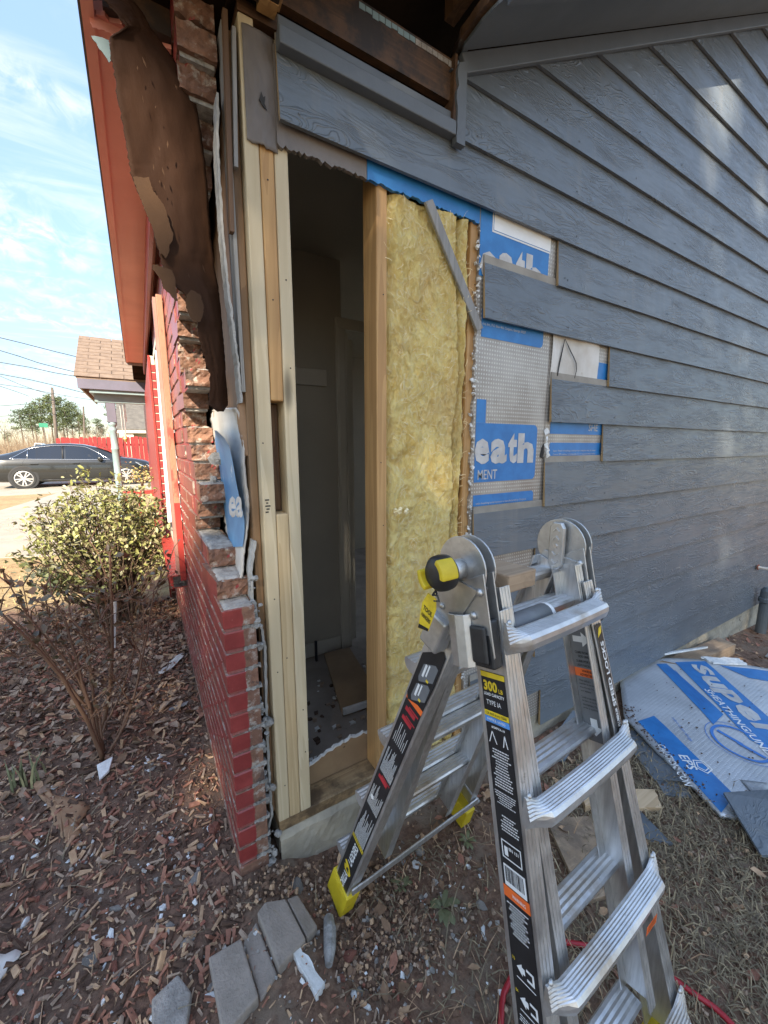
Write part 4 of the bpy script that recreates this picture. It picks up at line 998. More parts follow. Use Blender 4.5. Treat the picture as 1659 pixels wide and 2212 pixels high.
# utility pipe and meter base at the right edge of the siding
ub = thing('utility_riser', (4.62, -.1, -.2), 'grey capped pipe rising beside the siding at the right edge', 'pipe')
c_ = at(1655, 1290, 1, -.10)
MB().lathe((c_.x, -.10, -.35), (0, 0, 1), [(.038, 0), (.038, .40), (.050, .41), (.050, .44), (.042, .45), (.042, .51), (.022, .54)], 16).build('body', 'pipe_grey', ub, smooth=False)
sp = thing('hose_spigot', at(1637, 1222, 1, -.04), 'small corroded spigot poking out of the siding above the grey pipe', 'spigot')
q = at(1637, 1225, 1, -.036)
MB().tube([q, q+Vector((.02, -.06, -.003)), q+Vector((.03, -.10, -.01))], [.012, .011, .014], 10).build('spout', 'cream_paint', sp)
MB().lathe(q, (0, -1, 0), [(.026, 0), (.024, .006)], 12).build('flange', 'brick_rubble', sp)
# ================================================================== LADDER
LP = Vector((.564, -.589, 1.161)); th = .046
LA = Vector((math.cos(th), math.sin(th), 0)); LN = Vector((-math.sin(th), math.cos(th), 0)); LZ = Vector((0, 0, 1))
be, ga = .259, .331
DF = -LN*math.sin(be)-LZ*math.cos(be); OF = -LN*math.cos(be)+LZ*math.sin(be)
DR = LN*math.sin(ga)-LZ*math.cos(ga); OR = LN*math.cos(ga)+LZ*math.sin(ga)
ladder = thing('step_ladder', (.56, -.5, -.05), 'folding aluminium multi-position ladder with yellow feet standing before the opening', 'ladder')
W0, FLF, FLR = .154, .064, .099
def ef(side, s, o=.061): return LP+LA*(side*(W0+FLF*s))+DF*s+OF*o
def er(side, s, o=0.0): return LP+LA*(side*(W0+FLR*s))+DR*s+OR*o
def channel(pt, side, s0, s1, D, O, o0, o1, fw, name, mat='aluminium', t=.0032):
    """C rail: web outside, flanges inward; ribbed flange faces"""
    mb = MB(); a = LA*(-side)
    p, q = pt(side, s0, 0), pt(side, s1, 0)
    mb.beam(p, q, a, (0, t), O, (o0, o1))
    mb.beam(p, q, a, (t, fw), O, (o1-t, o1-.0002)); mb.beam(p, q, a, (t, fw), O, (o0+.0002, o0+t))
    for k in range(3):
        f = .006+k*.009
        mb.beam(p, q, a, (f, f+.004), O, (o1, o1+.0009))
    return mb.build(name, mat, ladder, bevel=.0012)
LFRAIL = channel(ef, -1, .085, 1.262, DF, OF, -.017, .061, .034, 'front_rail')
# points returned by ef carry their own offset: use o=0 inside channel
RFRAIL = channel(ef, 1, .085, 1.262, DF, OF, -.017, .061, .034, 'front_rail')
LRRAIL = channel(er, -1, .10, 1.262, DR, OR, -.036, .040, .034, 'rear_rail')
RRRAIL = channel(er, 1, .10, 1.262, DR, OR, -.036, .040, .034, 'rear_rail')
def efi(side, s, o=0): return LP+LA*(side*(.142+.0*s))+DF*s+OF*o
def eri(side, s, o=0): return LP+LA*(side*(.142+.0*s))+DR*s+OR*o
for sd in (-1, 1):
    channel(efi, sd, .045, 1.02, DF, OF, -.010, .052, .026, 'inner_rail')
    channel(eri, sd, .045, 1.10, DR, OR, -.030, .034, .026, 'inner_rail')

# bowed front steps with flared ends
PRM = [(0, .012)]+[(.003+.0026*i, .0131 if i % 2 else .0121) for i in range(13)]+[(.0395, .006), (.040, -.004), (.036, -.018), (.030, -.021), (.004, -.020), (.0, -.016)]
PRE = [(-.002, .030)]+[(.002+.0010*i+(.0015 if i % 2 else 0), .030-.0034*i) for i in range(13)]+[(.012, -.018), (.009, -.023), (.006, -.029), (.004, -.034), (.002, -.038), (-.002, -.038)]
def front_step(s, bow):
    mb = MB(); a, b = ef(-1, s), ef(1, s); nu = 34; m = len(PRM); vs = []
    h = -LN
    for i in range(nu+1):
        u = i/nu; e = min(u, 1-u); w = 1-min(1, e/.10); w = w*w*(3-2*w)
        base = a.lerp(b, -.004+u*1.008)+h*(bow*math.sin(u*PI))
        for (o0, h0), (o1, h1) in zip(PRM, PRE):
            vs.append(base+h*(o0*(1-w)+o1*w+.003)+LZ*(h0*(1-w)+h1*w))
    fs = [(i*m+k, (i+1)*m+k, (i+1)*m+(k+1) % m, i*m+(k+1) % m) for i in range(nu) for k in range(m)]
    fs += [tuple(range(m)), tuple(range(nu*m, nu*m+m))[::-1]]
    mb.add(vs, fs)
    o = mb.build('front_step', 'tread_alu', ladder, smooth=False)
    rv = MB()
    for sd, p in ((-1, a), (1, b)):
        for dz in (.028, -.029): rv.lathe(p-LA*(sd*.010)+LZ*dz+h*.002, h, [(.0055, 0), (.0055, .003), (.002, .0065)], 9)
    rv.build('rivets', 'cast_alu', o, smooth=True, kind='stuff')
    return o
for k in range(4): front_step(.133+.305*k, .003)
# straight ribbed rungs
RP = [(-.026, .012)]+[(-.024+.006*i, .0135 if i % 2 else .0115) for i in range(1, 8)]+[(.026, .012), (.030, .006), (.028, -.004), (.020, -.016), (.008, -.023), (-.008, -.023), (-.020, -.016), (-.028, -.004), (-.030, .006)]
def rung(p, q, h, name='rung', sc=1.0):
    mb = MB(); m = len(RP)
    vs = [c+h*(o*sc)+LZ*(z*sc) for c in (p, q) for o, z in RP]
    fs = [(k, (k+1) % m, m+(k+1) % m, m+k) for k in range(m)]+[tuple(range(m))[::-1], tuple(range(m, 2*m))]
    mb.add(vs, fs); return mb.build(name, 'tread_alu', ladder)
for k in range(4):
    s = .133+.305*k-.004
    p, q = efi(-1, s, -.006), efi(1, s, -.006)
    rung(p+LA*.003, q-LA*.003, -LN, sc=.92)
for s in (.075, .31, .57, .83, 1.08):
    if s < 1.0:
        p, q = eri(-1, s, .004), eri(1, s, .004); rung(p+LA*.003, q-LA*.003, -LN, sc=.82)
    if s > .2: p, q = er(-1, s+.012, .056), er(1, s+.012, .056); rung(p+LA*.005, q-LA*.005, -LN, sc=.95)
for s in (1.115,):
    MB().beam(er(-1, s+.01, -.045), er(1, s-.02, -.045), LZ, (-.010, .010), LN, (-.003, .003)).build('stabiliser_bar', 'aluminium', ladder, bevel=.002)
    MB().tube([er(1, s-.01, -.05), er(1, s-.01, .05)], .008, 8).build('stabiliser_pin', 'cast_alu', ladder)
# rubber feet
for pt, O, D in ((er, OR, DR), (ef, OF, DF)):
    for sd in (-1, 1):
        p0, p1 = pt(sd, 1.165, 0), pt(sd, 1.262, 0); o0, o1 = (-.044, .048) if pt is er else (-.023, .067)
        mb = MB(); a = LA*(-sd)
        q = [p+a*x+O*y for p in (p0, p1+D*.004) for x, y in ((-.006, o0), (.040, o0), (.040, o1), (-.006, o1))]
        mb.hexa(q); tip = p1+D*.004
        q2 = [tip+a*x+O*y for x, y in ((-.006, o0), (.040, o0), (.040, o1), (-.006, o1))]
        q3 = [tip+a*x+O*y+D*.018 for x, y in ((.004, o0+.016), (.030, o0+.016), (.030, o1-.016), (.004, o1-.016))]
        mb.hexa(q2+q3)
        for k in range(2): mb.beam(p0+D*.010+O*(o0+.022+k*.030), p0+D*.045+O*(o0+.022+k*.030), O, (0, .018), a, (-.0085, -.0062), 1)
        mb.build('foot', ['yellow_rubber', 'yellow_rubber'], ladder, bevel=.003)
# hinges
WH = .168
def plate(side_a, pts, t, name='hinge_plate', mat='cast_alu', par=None):
    """pts in the side plane: (n, z) around the hinge pin"""
    poly = [LP+LA*side_a+LN*y+LZ*z for y, z in pts]
    return MB().prism(poly, LA*t).build(name, mat, par or ladder, bevel=.001)
def arc(r, a0, a1, n=14): return [(r*math.cos(a0+(a1-a0)*k/n), r*math.sin(a0+(a1-a0)*k/n)) for k in range(n+1)]
fd = (-math.sin(be), -math.cos(be)); fp_ = (-math.cos(be), math.sin(be))
rd = (math.sin(ga), -math.cos(ga)); rp = (math.cos(ga), math.sin(ga))
def fpt(s, o): return (fd[0]*s+fp_[0]*o, fd[1]*s+fp_[1]*o)
def rpt(s, o): return (rd[0]*s+rp[0]*o, rd[1]*s+rp[1]*o)
for sd in (-1, 1):
    A = sd*WH
    for da in (-.016, .010):
        disc = [(y, z) for y, z in arc(.064, 0, 2*PI, 30)[:-1]]
        plate(A+da, disc, .0035)
        plate(A+da-.004, [fpt(.01, .060)]+[fpt(.165, .056), fpt(.185, .046), fpt(.185, -.012), fpt(.07, -.012), fpt(.03, -.02)][0:5], .0032)
        plate(A+da-.008, [rpt(.03, .030), rpt(.07, .036), rpt(.165, .036), rpt(.165, -.026), rpt(.01, -.060)], .0032)
    MB().lathe(LP+LA*(A-.024), LA, [(.012, 0), (.012, .05)], 12).build('hinge_pin', 'cast_alu', ladder)
    for s, o in ((.09, .02), (.15, .03), (.15, .0), (.045, .045)):
        y, z = fpt(s, o)
        MB().lathe(LP+LA*(A-.0205)+LN*y+LZ*z, -LA, [(.0085, 0), (.008, .003), (.004, .0062)], 10).build('rivet', 'cast_alu', ladder, smooth=True)
    for s, o in ((.10, .01), (.14, -.012), (.14, .02)):
        y, z = rpt(s, o)
        MB().lathe(LP+LA*(A-.0242)+LN*y+LZ*z, -LA, [(.0075, 0), (.007, .003), (.003, .0055)], 10).build('rivet', 'cast_alu', ladder, smooth=True)
# knob on the near hinge
MB().tube([LP-LA*(WH+.010), LP-LA*(WH+.052)], .020, 16).build('knob_stem', 'cast_alu', ladder, smooth=True)
kc = LP-LA*(WH+.048)
kn = MB().lathe(kc, -LA, [(.028, 0), (.034, .006), (.0355, .018), (.034, .030), (.027, .038), (.011, .041)], 26).build('hinge_knob', 'black_rubber', ladder, smooth=True)
for a0 in (-1.15, 2.0):
    mb = MB(); pts = []
    ring = [(.0380*math.cos(a0+k/9*1.2), .0380*math.sin(a0+k/9*1.2)) for k in range(10)]
    inn = [(.027*math.cos(a0+k/9*1.2), .027*math.sin(a0+k/9*1.2)) for k in range(10)]
    mb.prism([kc-LA*.010+LN*y+LZ*z for y, z in ring+inn[::-1]], -LA*.040); mb.build('knob_grip', 'yellow_rubber', kn, bevel=.003)
# embossed lock plate on the far hinge
pc = LP+LA*(WH-.0235)
pill = []
for y, z in ((-.019, -.045), (-.011, -.058), (.011, -.058), (.019, -.045), (.019, .045), (.011, .058), (-.011, .058), (-.019, .045)): pill.append(pc+LN*y+LZ*z)
pil_o = MB().prism(pill, -LA*.012).build('lock_plate', 'cast_alu', ladder, bevel=.003)
em = MB()
for z, up in ((.040, 1), (.020, 1), (-.020, -1), (-.040, -1)):
    for sg in (-1, 1): em.beam(pc-LA*.0122+LZ*(z+.004*up), pc-LA*.0122+LZ*(z-.004*up)+LN*(.008*sg), LZ, (-.0016, .0016), LA, (-.0022, 0))
em.lathe(pc-LA*.0122, -LA, [(.006, 0), (.005, .0018)], 12)
em.build('lock_marks', 'aluminium', pil_o)
# J locks on the outer rails
for sd in (-1, 1):
    c0 = ef(sd, .20, 0); a = LA*sd
    bl = MB(); bl.beam(ef(sd, .098, 0), ef(sd, .188, 0), a, (.0015, .026), OF, (.004, .055)); bl.beam(ef(sd, .108, 0), ef(sd, .178, 0), a, (.027, .036), OF, (.010, .048))
    lk = bl.build('lock_block', 'black_rubber', ladder, bevel=.006)
    pr2 = [(.030, .012), (.042, .004), (.048, -.014), (.046, -.034), (.036, -.044)]
    mb = MB()
    for i in range(len(pr2)-1):
        (x0, o0), (x1, o1) = pr2[i], pr2[i+1]
        mb.hexa([ef(sd, s, 0)+a*x+OF*o for s in (.088, .188) for x, o in ((x0, o0), (x1, o1), (x1-.005, o1-.003), (x0-.005, o0-.003))])
    mb.build('lock_handle', 'cast_alu', lk, bevel=.002)
    mb = MB(); mb.beam(er(sd, .12, 0), er(sd, .20, 0), a, (.0015, .040), OR, (-.025, .030)); mb.build('lock_block', 'cast_alu', ladder, bevel=.006)
# padded grip on the top rung
p, q = efi(-1, .135, .030), efi(1, .135, .030)
gr = MB().tube([p+LA*.004+LZ*.004, p.lerp(q, .52)+LZ*.004], .0235, 16).build('rung_grip', 'decal_grey', ladder, smooth=True)
MB().tube([p.lerp(q, .521)+LZ*.004, p.lerp(q, .555)+LZ*.004], .0238, 16).build('grip_band', 'decal_white', gr, smooth=True)

# ---------------- printed labels on the rails
MATS = ['decal_black', 'decal_white', 'decal_yellow', 'decal_orange', 'decal_blue', 'decal_grey', 'decal_red']
def decal(name, org, U, V, Nrm, items):
    """items: (layer, colour, kind, args) in (u, v) on the rail face, out along Nrm"""
    mb = MB()
    for layer, ci, kind, ar in items:
        o = org+Nrm*(.0006+.0005*layer)
        if kind == 'r':
            u0, u1, v0, v1 = ar; mb.prism([o+U*u0+V*v0, o+U*u1+V*v0, o+U*u1+V*v1, o+U*u0+V*v1], Nrm*.0003, ci)
        elif kind == 'p': mb.prism([o+U*u+V*v for u, v in ar], Nrm*.0003, ci)
        elif kind == 't':
            s, u, v, w, h, b = ar; put_text(mb, s, o+U*u+V*v+Nrm*.0003, U, V, w, h, b, ci)
        elif kind == 'tv':
            s, u, v, w, h, b = ar; put_text(mb, s, o+U*u+V*v+Nrm*.0003, V, -U, w, h, b, ci)
    return mb.build(name, MATS, ladder)
def fine_print(rn, u0, u1, v0, v1, layer=1, ci=1, dense_=.0052, th_=.0019):
    it = []; v = v1
    while v > v0+dense_:
        w = rn.uniform(.55, 1.0)*(u1-u0); c_ = (u0+u1)/2; x = c_-w/2
        while x < c_+w/2-.002:
            l = rn.uniform(.002, .006); it.append((layer, ci, 'r', (x, min(x+l, c_+w/2), v-th_, v))); x += l+.0012
        v -= dense_
    return it
# front left rail, outer face: u runs toward the climber, v up the rail; origin at hinge level
org = LP-LA*0; rn = random.Random(33)
def web_org(side, pt, s): return pt(side, s, 0)
def skin_f(items):   # the rail flares, so lay the label along the rail's own direction
    p0, p1 = ef(-1, 0, 0), ef(-1, 1, 0); V = (p0-p1).normalized(); U = OF; Nn = V.cross(U)
    Nn = Nn if Nn.dot(LA) < 0 else -Nn
    return decal('rail_label', p0, U, V, Nn.normalized(), items)
u0, u1 = -.006, .053; um = (u0+u1)/2
it = [(0, 0, 'r', (u0, u1, -1.10, -.205)), (1, 2, 'r', (u0, u1, -.216, -.206)), (1, 2, 't', ('300', u0+.005, -.242, .034, .020, .04)), (1, 2, 't', ('LB', u0+.042, -.241, .010, .008, .02)),
      (1, 1, 't', ('LOAD CAPACITY', u0+.004, -.251, .050, .006, .02)), (1, 1, 't', ('TYPE IA', u0+.008, -.268, .036, .009, .0)),
      (1, 2, 'r', (u0, u1, -.290, -.280)), (2, 0, 't', ('CSA ANSI A14.2 OSHA', u0+.003, -.2875, .052, .0052, .01)), (1, 4, 'r', (u0, u1, -.302, -.291)), (2, 1, 't', ('NOTICE / AVISO', u0+.006, -.2985, .044, .0048, .01)),
      (1, 1, 't', ('#GMPXA-18', u0+.014, -.312, .032, .005, .02))]
for x in (u0+.014, u0+.044):
    w = .010 if x < .02 else .006
    it += [(1, 1, 'p', [(x-w, -.340), (x-w+.002, -.340), (x+.001, -.318), (x-.001, -.318)]), (1, 1, 'p', [(x+w, -.340), (x+w-.002, -.340), (x-.001, -.318), (x+.001, -.318)])]
it += fine_print(rn, u0+.006, u1-.006, -.425, -.350) + fine_print(rn, u0+.004, u1-.004, -.455, -.428, dense_=.0042, th_=.0014) + fine_print(rn, u0+.010, u1-.006, -.505, -.470)
it += [(1, 1, 'r', (u0+.007, u0+.009, -.548, -.516)), (1, 1, 'r', (u1-.009, u1-.007, -.548, -.516)), (1, 1, 'r', (u0+.009, u1-.009, -.518, -.516)), (1, 1, 'r', (u0+.009, u1-.009, -.548, -.546)), (1, 1, 't', ('EN 131', u0+.024, -.530, .022, .006, .02)), (1, 1, 'r', (u0+.013, u0+.021, -.542, -.526))]
it += [(1, 1, 'r', (u0+.006, u1-.004, -.598, -.560))]
x = u0+.009
while x < u1-.008:
    w = rn.choice((.0008, .0014, .002)); it.append((2, 0, 'r', (x, x+w, -.590, -.563))); x += w+rn.choice((.001, .0016))
it += [(1, 3, 'r', (u0, u1, -.620, -.600)), (2, 1, 't', ('WARNING', u0+.020, -.614, .030, .0065, .01))] + fine_print(rn, u0+.004, u1-.006, -.690, -.628)
for v in (-.735, -.790):
    it += [(1, 1, 'p', [(u0+.012, v), (u0+.024, v+.010), (u0+.024, v+.005), (u0+.030, v+.005), (u0+.030, v-.005), (u0+.024, v-.005), (u0+.024, v-.010)]), (1, 1, 'r', (u0+.034, u0+.050, v+.006, v+.010)), (1, 1, 'r', (u0+.034, u0+.050, v-.010, v-.006)), (1, 1, 'r', (u0+.046, u0+.050, v-.006, v+.006)), (1, 2, 't', ('70' if v > -.75 else '84', u0+.003, v+.006, .006, .006, .0)), (1, 1, 'r', (u0+.010, u1-.008, v-.020, v-.0185))]
it += fine_print(rn, u0+.004, u1-.004, -.905, -.820, dense_=.0046, th_=.0014) + fine_print(rn, u0+.004, u1-.004, -1.09, -.960)
it += [(1, 1, 'r', (u0+.010, u1-.010, -.914, -.9125)), (1, 2, 'r', (u0+.036, u0+.050, -.936, -.931)), (1, 1, 'r', (u0+.01, u0+.034, -.940, -.938))]
skin_f(it)
# rear left rail, outer face
p0, p1 = er(-1, 0, 0), er(-1, 1, 0); V = (p0-p1).normalized(); U = -OR; Nn = V.cross(U).normalized(); Nn = Nn if Nn.dot(LA) < 0 else -Nn
a0, a1 = -.032, .028
it = [(0, 0, 'r', (a0, a1, -1.200, -.33)), (1, 1, 'tv', ('GORILLA', a0+.042, -1.190, .082, .022, .03)), (1, 1, 'tv', ('LADDERS', a0+.042, -1.062, .088, .022, .03)),
      (1, 2, 'p', [(a0+.016, -1.100), (a0+.020, -1.106), (a0+.046, -1.106), (a0+.050, -1.094), (a0+.040, -1.082), (a0+.030, -1.074), (a0+.014, -1.070), (a0+.010, -1.078), (a0+.020, -1.086), (a0+.012, -1.092)]),
      (2, 0, 'p', [(a0+.026, -1.098), (a0+.040, -1.098), (a0+.034, -1.084), (a0+.026, -1.088)]),
      (1, 2, 'r', (a0, a1, -.965, -.961)), (1, 2, 'r', (a0, a1, -.957, -.953))]
for q in range(17):
    x = a0+.006+q*.0030; it.append((1, 1, 'r', (x, x+.0010, -.950, -.950+rn.uniform(.05, .13)))); it.append((1, 1, 'r', (x, x+.0009, -.80, -.80+rn.uniform(.02, .10))))
    it.append((1, 1, 'r', (x, x+.0010, -.66, -.66+rn.uniform(.03, .10))))
    if q % 2: it.append((1, 1, 'r', (x, x+.0010, -.54, -.54+rn.uniform(.03, .10))))
for v in (-.685, -.46, -.43): it += [(1, 6, 'r', (a0+.010, a1-.012, v, v+.012)), (1, 6, 'r', (a0+.020, a1-.004, v+.014, v+.018))]
it += [(1, 1, 'p', [(a0+.016+.008*math.cos(k), -.765+.008*math.sin(k)) for k in (0, 1, 2, 3, 4, 5)]), (1, 3, 'r', (a0, a1, -.40, -.385))]
decal('rail_label', p0, U, V, Nn, it)
# pictogram plate high on the rear rail
it = [(2, 0, 'p', [(a0-.002, -.385), (a0+.006, -.40), (a1, -.375), (a1+.004, -.30), (a1+.002, -.22), (a1-.010, -.21), (a0-.002, -.26)])]
for v in (-.35, -.29):
    it += [(3, 5, 'p', [(a0+.012, v-.03), (a0+.018, v-.04), (a1-.004, v-.01), (a1-.004, v+.03), (a1-.014, v+.034), (a0+.014, v+.01)]), (4, 1, 'r', (a0+.020, a0+.026, v-.02, v+.015)), (4, 1, 'r', (a0+.030, a0+.034, v-.012, v+.02)), (4, 2, 'r', (a0+.036, a0+.044, v-.022, v-.016))]
decal('rail_label', p0, U, V, Nn, it)
# hang tag
hp = LP-LA*(WH+.070)+DR*.055
tg = thing('hang_tag', hp-LZ*.05, 'small yellow and black tool hanger tag tied to the ladder knob', 'tag')
U_ = (OF*.92+DF*.35).normalized(); V_ = Vector((DR.x, DR.y, DR.z))*-1
tb = MB()
def tgp(u, v): return hp+(-OR)*u+V_*v-LA*.004
tb.prism([tgp(-.012, 0), (tgp(.012, .004)), tgp(.020, -.018), tgp(.016, -.075), tgp(-.012, -.090), tgp(-.020, -.03)], -LA*.0012, 0); tb.build('card', 'decal_yellow', tg)
tb = MB(); put_text(tb, 'TOOL', tgp(-.013, -.040)-LA*.002, -OR, V_, .028, .011, .03); put_text(tb, 'HANGERS', tgp(-.013, -.057)-LA*.002, -OR, V_, .028, .010, .03); tb.prism([tgp(-.012, -.078)-LA*.002, tgp(.016, -.068)-LA*.002, tgp(.016, -.0745)-LA*.002, tgp(-.012, -.088)-LA*.002], -LA*.0003); tb.build('print', 'decal_black', tg)
tb = MB(); tb.tube([tgp(0, .004), tgp(.004, .018), kc-LA*.03-LZ*.04], .0022, 6); tb.tube([tgp(0, .004), tgp(.012, .012), tgp(.02, .004), tgp(.008, -.004)], .0022, 6); tb.build('tie', 'black_rubber', tg)
# front right rail, inner face: warnings and arrows
p0, p1 = efi(1, 0, 0), efi(1, 1, 0); V = (p0-p1).normalized(); U = OF; Nn = V.cross(U).normalized(); Nn = Nn if Nn.dot(LA) < 0 else -Nn
b0, b1 = -.006, .047; bm = (b0+b1)/2
pin = p0-LA*.0034
it = [(0, 5, 'p', [(b0, -.455), (b0+.008, -.462), (b1-.012, -.462), (b1, -.45), (b1, -.165), (b0, -.165)]), (1, 3, 'r', (b0, b1, -.188, -.167)), (2, 0, 't', ('WARNING', b0+.018, -.176, .034, .006, .02)), (2, 0, 't', ('ADVERTENCIA', b0+.012, -.186, .042, .006, .02)),
      (1, 1, 'p', [(b0+.008, -.216), (b0+.030, -.216), (b0+.030, -.206), (b0+.050, -.223), (b0+.030, -.240), (b0+.030, -.230), (b0+.008, -.230)]),
      (1, 0, 't', ('CLIMB FROM THIS', b0+.008, -.258, .044, .0062, .02)), (1, 0, 't', ('SIDE ONLY.', b0+.014, -.267, .032, .0062, .02)), (1, 0, 't', ('SUBIR POR ESTE', b0+.008, -.279, .044, .0062, .02)), (1, 0, 't', ('LADO NADA MAS.', b0+.008, -.288, .044, .0062, .02)),
      (1, 3, 'r', (b0, b1, -.312, -.292)), (2, 0, 't', ('WARNING', b0+.018, -.301, .034, .006, .02)), (2, 0, 't', ('ADVERTENCIA', b0+.012, -.310, .042, .006, .02))]
for i, s in enumerate(('When used as a', 'stepladder do not stand on or', 'above this rung. You can lose', 'your balance.')): it.append((1, 0, 't', (s, b0+.006, -.324-i*.0085, (.028, .048, .048, .026)[i], .0055, .01)))
for i, s in enumerate(('Cuando se usa como escalera', 'de tijera, no se pare en', 'este travesano. Puede', 'perder el equilibrio.')): it.append((1, 0, 't', (s, b0+.006, -.364-i*.0085, (.048, .044, .040, .036)[i], .0055, .01)))
it.append((1, 1, 'p', [(bm-.008, -.408), (bm+.008, -.408), (bm+.008, -.426), (bm+.020, -.426), (bm, -.448), (bm-.020, -.426), (bm-.008, -.426)]))
decal('rail_label', pin, U, V, Nn, it)
# front right rail, front flange
pf = ef(1, 0, .0625)
V = (ef(1, 0, 0)-ef(1, 1, 0)).normalized(); U = -LA*-1
it = [(0, 0, 'r', (-.030, -.006, -.45, -.185)), (1, 2, 'p', [(-.028, -.215), (-.012, -.205), (-.008, -.19), (-.020, -.195)]), (1, 1, 'tv', ('SPEED LOCKS', -.010, -.375, .150, .013, .03)), (1, 1, 'tv', ('CAST ALUMINUM', -.010, -.445, .064, .010, .02))]
decal('rail_label', pf, LA, V, OF, it)
# warning patch under the lowest visible step
s = .133+.61
pa = ef(1, s, 0)
cg = ef(-1, s).lerp(ef(1, s), .70)-LN*.0465-LZ*.012
it = [(0, 3, 'r', (-.022, .022, -.012, .010)), (1, 0, 't', ('WARNING', -.015, .002, .030, .005, .01)), (1, 0, 't', ('ADVERTENCIA', -.017, -.006, .034, .005, .01))]
decal('step_label', cg-LN*.006, (ef(1, s)-ef(-1, s)).normalized(), LZ, -LN, it)
# wood block resting on the rungs
blk = thing('wood_block', LP+LZ*-.05, 'short offcut of wood lying across the top rungs of the ladder', 'wood block')
b0_ = eri(-1, .075, .004); c_ = eri(-1, .075, .004).lerp(eri(1, .075, .004), .30)+LZ*.031
MB().beam(c_-LN*.075+LA*.006, c_+LN*.050-LA*.010, LA, (-.045, .045), LZ, (-.019, .019)).build('body', 'ground_lumber', blk, bevel=.003)
# ================================================================== THINGS ON THE GROUND
def ragged(poly, seed, amp, n=6):
    out = []
    for i in range(len(poly)):
        a, b = Vector(poly[i]), Vector(poly[(i+1) % len(poly)]); d = (b-a); nrm = Vector((-d.y, d.x, 0)).normalized() if d.length > 0 else Vector((0, 0, 0)); rn = random.Random(seed*31+i)
        for k in range(n): out.append(a.lerp(b, k/n)+nrm*(rn.uniform(-amp, amp) if k else 0))
    return out
# fallen printed foam panel
PO, E1, E2 = Vector((2.298, -.014, 0)), Vector((-.644, -.765, 0)), Vector((.765, -.644, 0))
def pz(p, q): return -.060+.030*max(0, .5-q)-.012*p+.010*math.sin(p*5+q*3)+.012*max(0, N(p*4, q*4, 3))-.02*max(0, q-.4)
def pp_(p, q, h=0): v = PO+E2*p+E1*q; return Vector((v.x, v.y, pz(p, q)+h))
panel = thing('fallen_sheathing', PO+E1*.4, 'large silver and blue printed foam panel lying broken on the ground at right', 'foam panel')
mb = MB(); NPX, NPQ = 64, 56
def pwl(x, pts):
    for (a, b), (c, d) in zip(pts, pts[1:]):
        if x <= c: return b+(d-b)*max(0, (x-a))/(c-a)
    return pts[-1][1]
def left_edge(q): return pwl(q, [(-.5, .0), (.0, -.02), (.35, -.135), (.57, -.09), (.90, .0)])+.005*N(q*30, 1, 0)
def top_edge(p): return pwl(p, [(-.2, .0), (-.02, .0), (.18, -.225), (.37, -.305), (.62, -.325), (1.0, -.31), (2, -.30)])+.008*N(p*26, 4, 0)
def pan(u, v):
    p = u*1.55; q0 = top_edge(p); q1 = .90-.05*u; q = q0+(q1-q0)*v
    if u == 0 or p < .2: p = p+(left_edge(q))*(1-p/.2)
    return pp_(p, q)
mb.grid(NPX, NPQ, pan); fo_ = mb.build('foam_core', 'foil_ground', panel, smooth=True, solid=.014)
def pprint(name, polys, mat, h=.0095, sub=10):
    """flat print that follows the panel's bends"""
    for poly in polys:
        mb = MB()
        (a, b, c_, d) = poly
        mb.grid(14, 10, lambda u, v: pp_(*( [ (a[i]*(1-u)+b[i]*u)*(1-v)+(d[i]*(1-u)+c_[i]*u)*v for i in (0, 1)]), h))
        mb.build(name, mat, panel, smooth=True)
pprint('print_band', [[(.287, -.21), (.355, -.225), (.405, .25), (.30, .345)], [(.420, -.25), (.63, -.30), (.66, .70), (.42, .42)], [(-.085, .385), (.02, .33), (.118, .79), (.006, .890)], [(.70, -.27), (1.2, -.27), (1.2, -.10), (.80, -.16)]], 'print_blue')
lt = MB()
def ptext(s, p, q, w, hgt, bold, h=.0110, mb_=None):
    put_text(mb_ or lt, s, (0, 0, 0), (1, 0, 0), (0, 1, 0), w, hgt, bold, fn=lambda a, b: pp_(p+b, q+a, h))
ptext('S', .500, -.24, .115, .10, .05); ptext('u', .485, -.115, .115, .10, .05); ptext('p', .475, .005, .13, .125, .05); ptext('e', .505, .145, .125, .095, .05); ptext('r', .510, .285, .09, .095, .05)
lt.build('printed_words', 'letter_grey', panel, kind='stuff')
lt = MB(); ptext('SHEATHING/UNDER', .432, .03, .56, .040, .012); ptext('CAUTION: CON', -.070, .545, .235, .034, .012); ptext('EPS', -.004, .60, .085, .042, .014)
for a in range(5):
    k0, k1 = a*2*PI/5+.3, (a+1)*2*PI/5+.3
    for r0, r1 in ((.040, .034), (.026, .021)):
        c_ = (.070, .655); lt.add([pp_(c_[0]+r*math.cos(k), c_[1]+r*math.sin(k), .0112) for r, k in ((r0, k0), (r0, k1), (r1, k1), (r1, k0))], [(0, 1, 2, 3)])
lt.build('printed_words', 'letter_white', panel, kind='stuff')
lt = MB(); ptext('made in Conyers Georgia', .10, .33, .17, .020, .0, .0105)
n = 40; c_ = (.355, .455)
for k in range(n):
    a0, a1 = 2*PI*k/n, 2*PI*(k+1)/n
    for r0, r1 in ((.118, .104), (.140, .137)): lt.add([pp_(c_[0]+r*math.cos(a)*1.0, c_[1]+r*math.sin(a), .0105) for r, a in ((r0, a0), (r0, a1), (r1, a1), (r1, a0))], [(0, 1, 2, 3)])
for (pa, qa), (pb2, qb) in (((.30, .38), (.365, .46)), ((.35, .45), (.42, .53))): lt.add([pp_(*p, .0106) for p in ((pa, qa), (pb2, qb), (pb2-.015, qb+.012), (pa-.015, qa+.012))], [(0, 1, 2, 3)])
